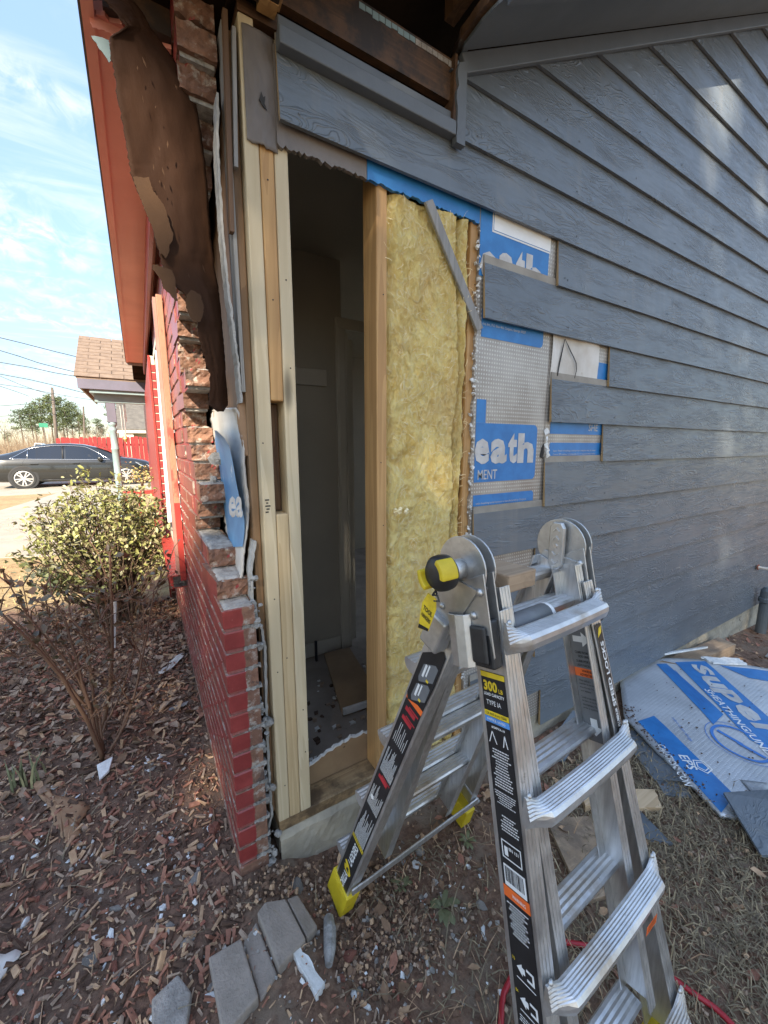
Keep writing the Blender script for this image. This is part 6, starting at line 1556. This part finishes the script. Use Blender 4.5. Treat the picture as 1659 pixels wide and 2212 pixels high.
# low twiggy weeds under it
pts_ = [at(px, py, 2, .05) for px, py in ((150, 1330), (200, 1345), (120, 1300), (260, 1350), (330, 1340), (170, 1420), (300, 1410))]
tw = thing('dry_twigs', (-.5, 1.9, .03), 'tangle of thin dry twigs at the foot of the bushes', 'twigs'); mb = MB()
for k in range(260):
    x, y = rg.uniform(-1.15, -.02), rg.uniform(1.3, 2.7); b = Vector((x, y, .03)); d = Vector((rg.normal(0, .5), rg.normal(0, .5), 1)).normalized()*rg.uniform(.06, .30); mb.tube([b, b+d*.5+Vector((rg.normal(0, .01), rg.normal(0, .01), 0)), b+d], [.0022, .0016, .0008], 4, cap=False)
mb.build('twig_mass', 'twig', tw, kind='stuff')

# red air hose
hs = [(.42, -.78), (.50, -.665), (.569, -.613), (.68, -.585), (.80, -.62), (.90, -.70), (.955, -.745), (1.0, -.84), (1.03, -.93), (1.02, -1.05)]
mb = MB(); H = lerp_rows([(x, y, gz(x, y)+.010) for x, y in hs], 50)
mb.tube([(a+.004*N(i*.3, 0, 0), b, c) for i, (a, b, c) in enumerate(H)], .0075, 8); mb.build('air_hose', 'hose_red', None, smooth=True, label='red air hose running over the grass below the ladder', cat='hose')
# ================================================================== BEYOND
# trees standing behind and beside the camera, whose shade covers the near ground and wall
def leaf_cloud(n, rad, size, seed, mat, holes=.0):
    rg = np.random.default_rng(seed); v = rg.normal(0, 1, (n, 3)); v /= np.linalg.norm(v, axis=1)[:, None]; r = rg.random(n)**(1/2.4)
    lobes = np.array([1+.22*N(a*2, b*2, c*2+seed) for a, b, c in v]); C_ = v*(r*lobes)[:, None]*np.array(rad)
    d = rg.normal(0, 1, (n, 3)); d /= np.linalg.norm(d, axis=1)[:, None]; e = np.cross(d, rg.normal(0, 1, (n, 3))); e /= np.linalg.norm(e, axis=1)[:, None]
    s_ = rg.uniform(*size, n)[:, None]; V = np.stack([C_-d*s_, C_-e*s_*.5, C_+d*s_, C_+e*s_*.5], 1).reshape(-1, 3)
    me = bpy.data.meshes.new('crown'); me.from_pydata(V.tolist(), [], [(4*i, 4*i+1, 4*i+2, 4*i+3) for i in range(n)]); me.materials.append(MAT[mat]); me.update(); return me
CD = leaf_cloud(7200, (2.2, 1.7, 2.5), (.10, .20), 1, 'pine_needles'); CM = leaf_cloud(6000, (1.75, 1.5, 3.3), (.10, .20), 2, 'pine_needles'); CS = leaf_cloud(2000, (1.75, 1.5, 3.1), (.10, .22), 3, 'pine_needles')
for i, (x, y, z, me, sc_, lab) in enumerate(((-15.3, -14.0, 9.8, CD, 1, 'dense high-crowned yard tree farthest left behind the camera'), (-12.8, -14.4, 9.9, CD, 1, 'dense high-crowned yard tree second from the left behind the camera'), (-10.45, -14.0, 9.75, CD, 1, 'dense high-crowned yard tree in the middle behind the camera'), (-7.1, -14.0, 10.75, CM, 1, 'tallest yard tree behind the camera opposite the siding'), (-4.3, -13.8, 11.4, CS, 1.2, 'airy yard tree behind the camera toward the back yard'), (-1.5, -14.0, 11.3, CS, 1.25, 'airy yard tree farthest right behind the camera'))):
    tr = thing('yard_tree', (x, y, .03), lab, 'tree', 'shade trees behind the camera')
    inst(me, 'crown', (x, y, z), (0, 0, i*1.3), sc_, parent=tr, kind='stuff')
    mb = MB(); mb.tube([(x, y, -.1), (x+.05, y, 3.5), (x, y+.05, 7.2), (x+.05, y, 11.0)], [.22, .18, .14, .05], 9); mb.build('trunk', 'pine_bark', tr, smooth=True)

# red picket fence
FY = 19.4; fxl, fzt = at(120, 946, 1, FY).x, at(120, 946, 1, FY).z; fxr = .9
fence = thing('red_fence', (fxl, FY, .03), 'tall red painted board fence behind the parked sedan', 'fence')
rn = random.Random(41); x = fxl; k = 0
while x < fxr:
    w = rn.uniform(.125, .150); zt = fzt+rn.uniform(-.03, .05)+(x-fxl)*.02; c = .03; y = FY+rn.uniform(-.012, .012)+(.03 if k % 2 else 0)
    MB().prism([(x, y, .04), (x+w, y, .04), (x+w, y, zt-c), (x+w-c, y, zt), (x+c, y, zt), (x, y, zt-c)], (0, .02, 0)).build('slat', 'fence_red', fence)
    x += w+rn.uniform(.004, .016); k += 1
for z in (.4, 1.4): MB().box((fxl, FY+.06, z), (fxr, FY+.10, z+.09)).build('rail', 'fence_red', fence)

# parked sedan -----------------------------------------------------------------
CY = 15.6; xr, xf = at(54, 1050, 1, CY).x, at(275, 1045, 1, CY).x
CG = .036; wb = xf-xr; S_ = wb/2.82
car = thing('parked_sedan', ((xr+xf)/2, CY+.9, CG), 'black four-door sedan parked on the driveway in front of the red fence', 'car')
def cX(l): return xr+l*S_            # l measured from the rear axle
def cZ(h): return CG+h*1.0
# stations: l, sill, belt, top, half width at belt, half width of roof
ST = [(-1.02, .42, .80, .93, .60, .50), (-.98, .34, .88, 1.00, .74, .60), (-.86, .26, .93, 1.045, .84, .66), (-.60, .22, .95, 1.09, .90, .60), (-.35, .21, .95, 1.15, .91, .57), (0, .20, .945, 1.27, .915, .57), (.35, .19, .935, 1.38, .92, .58), (.75, .19, .925, 1.44, .92, .59), (1.2, .19, .915, 1.452, .92, .59), (1.6, .19, .905, 1.42, .92, .59), (1.95, .19, .90, 1.335, .92, .585), (2.30, .195, .895, 1.19, .915, .60), (2.58, .20, .89, 1.03, .91, .66), (2.80, .20, .87, .965, .905, .70), (3.15, .20, .83, .915, .89, .68), (3.45, .22, .76, .85, .84, .62), (3.66, .26, .66, .75, .74, .52), (3.76, .32, .55, .62, .58, .40)]
def sect(st):
    l, s, b, t_, wbt, wr_ = st
    mid = s+(b-s)*.5
    return [(0, s), (wbt*.86, s), (wbt*.97, s+.06), (wbt*1.0, mid), (wbt*.985, b-.06), (wbt*.95, b), (wr_+(wbt*.95-wr_)*.45, b+(t_-b)*.55), (wr_+.03, t_-.035 if t_-b > .1 else t_-.02), (wr_*.75, t_-.008), (0, t_)]
mb = MB(); SS = [sect(s) for s in ST]; m = len(SS[0]); vs = []
for st, sc2 in zip(ST, SS):
    for sg in (-1, 1):
        for (w, h) in sc2: vs.append((cX(st[0]), CY+.93+sg*w, cZ(h)))
fs = []
for i in range(len(ST)-1):
    for sgi in (0, 1):
        for k in range(m-1):
            a = i*2*m+sgi*m+k; b = a+2*m; f = (a, a+1, b+1, b); fs.append(f if sgi else f[::-1])
for i in (0, len(ST)-1):
    a = i*2*m; fs.append(tuple(range(a, a+m))+tuple(range(a+2*m-1, a+m-1, -1)))
mb.add(vs, fs); body = mb.build('body', 'car_paint', car, smooth=True)
def surf(l, f):
    """point on the near flank: f = 0 belt, 1 roof edge"""
    for i in range(len(ST)-1):
        if ST[i][0] <= l <= ST[i+1][0]:
            w = (l-ST[i][0])/(ST[i+1][0]-ST[i][0]); A_, B_ = SS[i], SS[i+1]
            def g(k): return [A_[k][j]+(B_[k][j]-A_[k][j])*w for j in (0, 1)]
            P = [g(5), g(6), g(7)]; q = f*2; j = min(int(q), 1); r = q-j; ww = P[j][0]+(P[j+1][0]-P[j][0])*r; hh = P[j][1]+(P[j+1][1]-P[j][1])*r
            return Vector((cX(l), CY+.93-ww-.006, cZ(hh)))
    return Vector((cX(l), CY, cZ(.9)))
def glass(name, l0, l1, f1, n=8, taper0=0, taper1=0, mat='car_glass', off=0):
    mb = MB(); top = []; bot = []
    for i in range(n+1):
        l = l0+(l1-l0)*i/n; bot.append(surf(l, .04)); top.append(surf(l, f1(i/n)))
    mb.add([p+Vector((0, -off, 0)) for p in bot+top], [(i, i+1, n+2+i, n+1+i) for i in range(n)]); return mb.build(name, mat, car, smooth=True)
glass('quarter_window', -.22, .12, lambda u: .08+.78*u**.8); glass('rear_window', .16, 1.02, lambda u: .84); glass('front_window', 1.14, 2.30, lambda u: .84 if u < .55 else .84-.62*((u-.55)/.45)**1.3)
def trim_line(name, pts, r, mat): MB().tube(pts, r, 6).build(name, mat, car, smooth=True)
trim_line('window_trim', [surf(l, .0)+Vector((0, -.006, 0)) for l in np.linspace(-.30, 2.38, 24)], .011, 'chrome')
trim_line('window_trim', [surf(l, min(.9, .05+max(0, (l+.30))*1.9))+Vector((0, -.004, 0)) for l in np.linspace(-.30, .15, 8)]+[surf(l, .9)+Vector((0, -.004, 0)) for l in np.linspace(.2, 1.7, 12)]+[surf(l, .9-.85*((l-1.7)/.65)**1.3)+Vector((0, -.004, 0)) for l in np.linspace(1.78, 2.36, 7)], .009, 'chrome')
for l in (1.06,): trim_line('door_pillar', [surf(l, .04), surf(l, .5), surf(l, .86)], .022, 'black_edge')
trim_line('door_pillar', [surf(.14, .04), surf(.14, .5), surf(.14, .8)], .008, 'chrome')
def flank(l, h): 
    for i in range(len(ST)-1):
        if ST[i][0] <= l <= ST[i+1][0]:
            w = (l-ST[i][0])/(ST[i+1][0]-ST[i][0]); A_, B_ = SS[i], SS[i+1]; P = [[A_[k][j]+(B_[k][j]-A_[k][j])*w for j in (0, 1)] for k in range(1, 6)]
            for a, b in zip(P, P[1:]):
                if a[1] <= h <= b[1]: r = (h-a[1])/(b[1]-a[1]+1e-6); return Vector((cX(l), CY+.93-(a[0]+(b[0]-a[0])*r)-.003, cZ(h)))
    return Vector((cX(l), CY+.02, cZ(h)))
for ls in ([(.02, .30), (.05, .55), (-.02, .75), (.06, .90)], [(1.10, .24), (1.12, .55), (1.10, .88)], [(2.28, .25), (2.30, .55), (2.24, .86)]): trim_line('door_seam', [flank(*p) for p in ls], .005, 'black_edge')
trim_line('sill_trim', [flank(l, .26) for l in np.linspace(.45, 2.4, 8)], .018, 'black_edge')
for l in (.20, 1.30): MB().box((cX(l), CY-.012, cZ(.775)), (cX(l+.20), CY+.03, cZ(.800))).build('door_handle', 'car_paint', car, bevel=.006)
mr = surf(2.08, .02); MB().lathe(mr+Vector((.02, -.05, .03)), (0, -1, 0), [(.05, -.04), (.085, 0), (.085, .08), (.05, .13)], 10).build('wing_mirror', 'car_paint', car, smooth=True)
for l, nm in ((0, 'wheel'), (2.82, 'wheel')):
    MB().lathe((cX(l), CY+.14, cZ(.345)), (0, -1, 0), [(.385, 0), (.385, .124), (.36, .126)], 26).build('wheel_arch', 'black_edge', car)
    wh_ = MB().lathe((cX(l), CY+.21, cZ(.325)), (0, -1, 0), [(.25, 0), (.315, .01), (.330, .05), (.330, .17), (.312, .20), (.245, .205), (.235, .18)], 30).build('wheel', 'tyre', car, smooth=True)
    rm = MB(); rm.lathe((cX(l), CY+.02, cZ(.325)), (0, -1, 0), [(.238, 0), (.240, .010), (.222, .014), (.216, .002)], 30); rm.lathe((cX(l), CY+.02, cZ(.325)), (0, -1, 0), [(.05, .0), (.05, .018), (.02, .022)], 14)
    for k in range(10):
        a = k*2*PI/10+(.10 if k % 2 else -.10); d = Vector((math.cos(a), 0, math.sin(a))); s_ = Vector((-d.z, 0, d.x)); c = Vector((cX(l), CY+.008, cZ(.325))); rm.beam(c+d*.04, c+d*.226, s_, (-.017, .017), (0, 1, 0), (-.012, 0))
    rm.build('rim', 'alloy', wh_); MB().lathe((cX(l), CY+.028, cZ(.325)), (0, -1, 0), [(.225, 0), (.225, .002)], 20).build('brake_disc', 'black_edge', wh_)
for l in (0, 2.82): MB().lathe((cX(l), CY+1.86, cZ(.325)), (0, -1, 0), [(.315, 0), (.33, .02), (.33, .17), (.315, .2)], 20).build('wheel', 'tyre', car)
MB().prism([flank(-.97, .86), flank(-.70, .84), flank(-.66, .72), flank(-.97, .70)], (0, -.012, 0)).build('tail_lamp', 'lamp_red', car)
MB().prism([flank(3.12, .80), flank(3.50, .70), flank(3.60, .62), flank(3.30, .66)], (0, -.012, 0)).build('headlamp', 'lamp_clear', car)
mb = MB(); mb.grid(6, 4, lambda u, v: (cX(2.72-v*.74+.0), CY+.93+(-.62+1.24*u)*(1-.12*v), cZ(1.0+.40*v)+.012)); mb.build('windscreen', 'car_glass', car, smooth=True)

# white pickup far off
ty = 48.0; a_ = at(57, 908, 1, ty); L_ = at(97, 908, 1, ty).x-a_.x; zb = gz(0, 50)+.04
tk = thing('white_pickup', (a_.x, ty, zb), 'small white pickup truck far off by the street at left', 'truck'); q = L_/5.4
bm2 = MB(); bm2.prism([(a_.x, ty, zb+.5*q+.2), (a_.x+L_, ty, zb+.5*q+.2), (a_.x+L_, ty, zb+.9), (a_.x+L_*.75, ty, zb+1.0), (a_.x+L_*.62, ty, zb+1.55), (a_.x+L_*.25, ty, zb+1.6), (a_.x+L_*.15, ty, zb+1.05), (a_.x, ty, zb+1.0)], (0, 1.8, 0)); bm2.build('body', 'car_white', tk, bevel=.04)
MB().prism([(a_.x+L_*.24, ty-.01, zb+1.08), (a_.x+L_*.66, ty-.01, zb+1.08), (a_.x+L_*.60, ty-.01, zb+1.48), (a_.x+L_*.28, ty-.01, zb+1.5)], (0, -.01, 0)).build('window', 'car_glass', tk)
for f in (.18, .80): MB().lathe((a_.x+L_*f, ty+.15, zb+.30), (0, -1, 0), [(.30, 0), (.32, .05), (.32, .17), (.2, .2)], 14).build('wheel', 'tyre', tk)

# house next door, glimpsed behind the porch
nb = thing('neighbour_house', (1.5, 27, .03), 'low beige house with dark shingle roof glimpsed behind the porch post', 'house')
e0, e1 = at(252, 930, 1, 25.0), at(345, 930, 1, 25.0); r0 = at(255, 858, 1, 29.0)
x0n = e0.x
MB().hexa([(x0n, 25, e0.z), (x0n+14, 25, e0.z), (x0n+14, 29, r0.z), (x0n, 29, r0.z), (x0n, 25, e0.z+.1), (x0n+14, 25, e0.z+.1), (x0n+14, 29, r0.z+.1), (x0n, 29, r0.z+.1)]).build('roof', 'shingle_dark', nb)
MB().box((x0n+.4, 25.4, .0), (x0n+14, 29, e0.z-.05)).build('wall', 'beige_wall', nb)
MB().box((x0n, 24.96, e0.z-.12), (x0n+14, 25.0, e0.z+.02)).build('fascia', 'cream_paint', nb)
MB().box((x0n+.35, 25.1, .0), (x0n+.75, 25.3, e0.z-.05)).build('column', 'cream_paint', nb)

# utility pole, wires, street sign
uy = 70.0; t0, b0 = at(113, 843, 1, uy), at(121, 955, 1, uy)
pole = thing('utility_pole', (t0.x, uy, .03), 'dark wooden utility pole standing before the pines', 'utility pole')
MB().tube([(b0.x, uy, -.2), tuple(t0)], [.22, .16], 10).build('shaft', 'pole_wood', pole, smooth=True)
MB().box((t0.x-.12, uy-.12, t0.z), (t0.x+.12, uy+.12, t0.z+.35)).build('cap', 'pole_wood', pole)
uy2 = 110; t1, b1 = at(180, 878, 1, uy2), at(181, 950, 1, uy2)
MB().tube([(b1.x, uy2, -.2), tuple(t1)], [.2, .16], 8).build('utility_pole', 'pole_wood', None, label='shorter far utility pole among the bare trees', cat='utility pole')
CW = (0, 1050, 3.19)
wires = (([(-60, 145), (0, 157), (200, 205), (420, 262), (600, 308), (800, 356)], 30, 'topmost overhead wire crossing the sky left of the porch'), ([(-60, 270), (0, 290), (200, 350), (400, 418), (600, 470), (800, 518)], 31, 'second overhead wire from the top left of the porch'), ([(-60, 403), (0, 413), (300, 462), (560, 520), (800, 560)], 32, 'third overhead wire from the top left of the porch'), ([(-60, 525), (0, 535), (300, 590), (600, 660), (920, 742), (1120, 785)], 34, 'fourth overhead wire from the top left of the porch'),
         ([(-60, 630), (0, 640), (300, 685), (545, 735), (800, 780), (1120, 822)], 69, 'overhead wire running over the utility pole'), ([(-60, 515), (0, 555), (200, 640), (380, 705), (545, 750)], 69, 'slack overhead wire slanting down to the utility pole'), ([(-60, 640), (0, 660), (150, 710), (300, 765)], 69, 'thin overhead wire ending above the pine tops'), ([(-60, 975), (100, 968), (300, 955), (560, 938)], 70, 'pale low wire crossing in front of the pine trunks'), ([(-60, 870), (200, 852), (400, 838), (560, 830)], 70, 'pale upper wire crossing in front of the pine crowns'))
for pts_, y, lab in wires:
    P = [at((CW[0]+u/CW[2])*PW/2500, (CW[1]+v/CW[2])*PW/2500, 1, y-.4) for u, v in pts_]
    Q = lerp_rows([tuple(p) for p in P], 24)
    MB().tube(Q, .022 if y < 50 else .032, 5).build('overhead_wire', 'wire', None, label=lab, cat='wire', group='overhead wires')
sy = 46.0; s0_, s1_ = at(84, 918, 1, sy), at(104, 924, 1, sy)
sg_ = thing('street_sign', (s0_.x, sy, .03), 'small green street name sign on a thin post near the pines', 'street sign')
MB().box((s0_.x, sy-.01, at(90, 923, 1, sy).z), (s1_.x, sy+.01, at(90, 914, 1, sy).z)).build('blade', 'sign_green', sg_)
MB().tube([((s0_.x+s1_.x)/2, sy+.03, 0), ((s0_.x+s1_.x)/2, sy+.03, at(90, 914, 1, sy).z)], .04, 6).build('post', 'pole_wood', sg_)

# pines ------------------------------------------------------------------------
def pine_mesh(seed):
    rg = np.random.default_rng(seed); V = []; F = []
    n_b = 26
    for b in range(n_b):
        h = .50+.50*(b/n_b)**.85; r = .15*(1-((h-.70)/.40)**2*.75)*rg.uniform(.4, 1.25); a = rg.uniform(0, 6.28)
        c = np.array([math.cos(a)*r, math.sin(a)*r, h+rg.normal(0, .012)]) if h < .97 else np.array([0, 0, h])
        for k in range(60):
            p = c+rg.normal(0, 1, 3)*(.045, .045, .020); d = rg.normal(0, 1, 3)*(1, 1, .6); d /= np.linalg.norm(d); e = np.cross(d, rg.normal(0, 1, 3)); e /= np.linalg.norm(e); s_ = rg.uniform(.012, .026)
            q = len(V); V += [tuple(p-d*s_), tuple(p-e*s_*.35), tuple(p+d*s_), tuple(p+e*s_*.35)]; F.append((q, q+1, q+2, q+3))
    me = bpy.data.meshes.new('crown'); me.from_pydata(V, [], F); me.materials.append(MAT['pine_needles']); me.update()
    mb = MB(); mb.tube([(0, 0, -.02), (.006, 0, .3), (-.004, .004, .65), (0, 0, .97)], [.016, .013, .009, .003], 7)
    for b in range(16):
        h = rg.uniform(.36, .92); a = rg.uniform(0, 6.28); r = rg.uniform(.06, .17)*(1.15-h*.5); mb.tube([(0, 0, h), (math.cos(a)*r*.5, math.sin(a)*r*.5, h+.01), (math.cos(a)*r, math.sin(a)*r, h+.035)], [.0035, .0025, .001], 4, cap=False)
    return me, mb.mesh('trunk', 'pine_bark', True)
PM = [pine_mesh(60+i) for i in range(4)]
PD = 150.0
pines = [(62, 878, 0), (84, 862, 1), (103, 853, 2), (128, 858, 3), (148, 868, 0), (40, 884, 2), (165, 884, 1), (210, 905, 3), (72, 895, 3), (116, 880, 1), (138, 880, 2), (246, 860, 0), (15, 935, 1), (176, 898, 0)]
PLACE = ('left of the tallest ones', 'just left of the tallest', 'highest of the grove', 'right of the utility pole', 'right shoulder of the grove', 'left shoulder of the grove', 'right edge of the grove', 'alone before the bare trees', 'lower one in the left of the grove', 'behind the utility pole', 'lower one right of the pole', 'seen behind the porch post', 'at the left edge of the photo', 'small one at the right end')
side_lab = ('tall slim pine', 'broad-crowned pine', 'tallest round-topped pine', 'full-crowned pine')
for i, (px, py, k) in enumerate(pines):
    d = PD+((i*37) % 30)-15; t_ = at(px, py, 1, d); H_ = t_.z
    tr = thing('pine_tree', (t_.x, d, 0), side_lab[k]+' beyond the street, '+PLACE[i], 'tree', 'pines beyond the street')
    inst(PM[k][0], 'crown', (t_.x, d, 0), (0, 0, i*1.7), (H_*.92, H_*.92, H_), parent=tr, kind='stuff')
    inst(PM[k][1], 'trunk', (t_.x, d, 0), (0, 0, i*1.7), (H_*.92, H_*.92, H_), parent=tr)
# leafless trees
def bare_mesh(seed):
    rg = random.Random(seed); mb = MB()
    def grow(p, d, L, r, lv):
        q = p+d*L; mid = p.lerp(q, .5)+Vector((rg.gauss(0, .03), rg.gauss(0, .03), 0))*L; mb.tube([p, mid, q], [r, r*.85, r*.7], 5 if lv < 2 else 3, cap=False)
        if lv >= 5: return
        for k in range(rg.choice((2, 3, 3))):
            nd = (d+Vector((rg.gauss(0, .5), rg.gauss(0, .5), rg.gauss(.08, .3)))).normalized(); grow(q, nd, L*rg.uniform(.6, .82), r*.62, lv+1)
    grow(Vector((0, 0, 0)), Vector((0, 0, 1)), .26, .014, 0); return mb.mesh('branches', 'bare_branch')
BPL = ('at the far left edge beyond the car', 'left of the pine grove', 'right of the utility pole', 'tallest of the bare ones left of the porch', 'midway between pole and porch post', 'just right of the pines', 'nearest the porch post', 'low before the left pines', 'low between pole and porch', 'beside the shorter far pole', 'cut by the left edge of the photo', 'low behind the utility pole')
BMS = [bare_mesh(5+i) for i in range(3)]
for i, (px, py) in enumerate(((10, 905), (30, 915), (190, 895), (205, 900), (222, 905), (160, 905), (235, 900), (55, 915), (215, 912), (180, 908), (0, 890), (140, 910))):
    d = 120+(i*29) % 40; t_ = at(px, py, 1, d)
    inst(BMS[i % 3], 'bare_tree', (t_.x, d, 0), (0, 0, i*2.1), t_.z*1.02, label=('leafless grey tree %s' % BPL[i]), cat='tree', group='leafless trees beyond the street')
rg = np.random.default_rng(77); V = []; F = []
for k in range(9000):
    x, y = rg.uniform(-75, 30), rg.uniform(78, 112); h = rg.uniform(.6, 3.2)*(1.5 if -18 < x < -6 else 1); a = rg.uniform(-.4, .4); w = rg.uniform(.02, .06)
    b = len(V); V += [(x-w, y, 0), (x+w, y, 0), (x+h*a+w*.3, y+rg.normal(0, .3), h), ]; F.append((b, b+1, b+2))
me = bpy.data.meshes.new('far_brush'); me.from_pydata(V, [], F); me.materials.append(MAT['brush_tan']); me.update()
link(bpy.data.objects.new('far_brush', me), None, 'tan leafless brush along the far side of the street', 'brush', None, 'stuff')
# a low shrub by the porch
sb = thing('porch_shrub', (-.25, 7.1, .03), 'small yellow-green shrub beside the porch behind the red rail', 'shrub')
q = at(305, 1022, 1, 5.6); lp = [(q.x+rg.normal(0, .11), 5.6+rg.normal(0, .1), q.z-.12+abs(rg.normal(0, .10))) for k in range(260)]
leaves('foliage', lp, (.03, .05), ['leaf_green', 'lawn_straw'], 15, None, None, .6, sb, 'stuff')
MB().tube([(q.x, 5.6, .0), (q.x, 5.6, q.z-.1)], .02, 6).build('stem', 'twig', sb)
scene.render.engine = 'CYCLES'
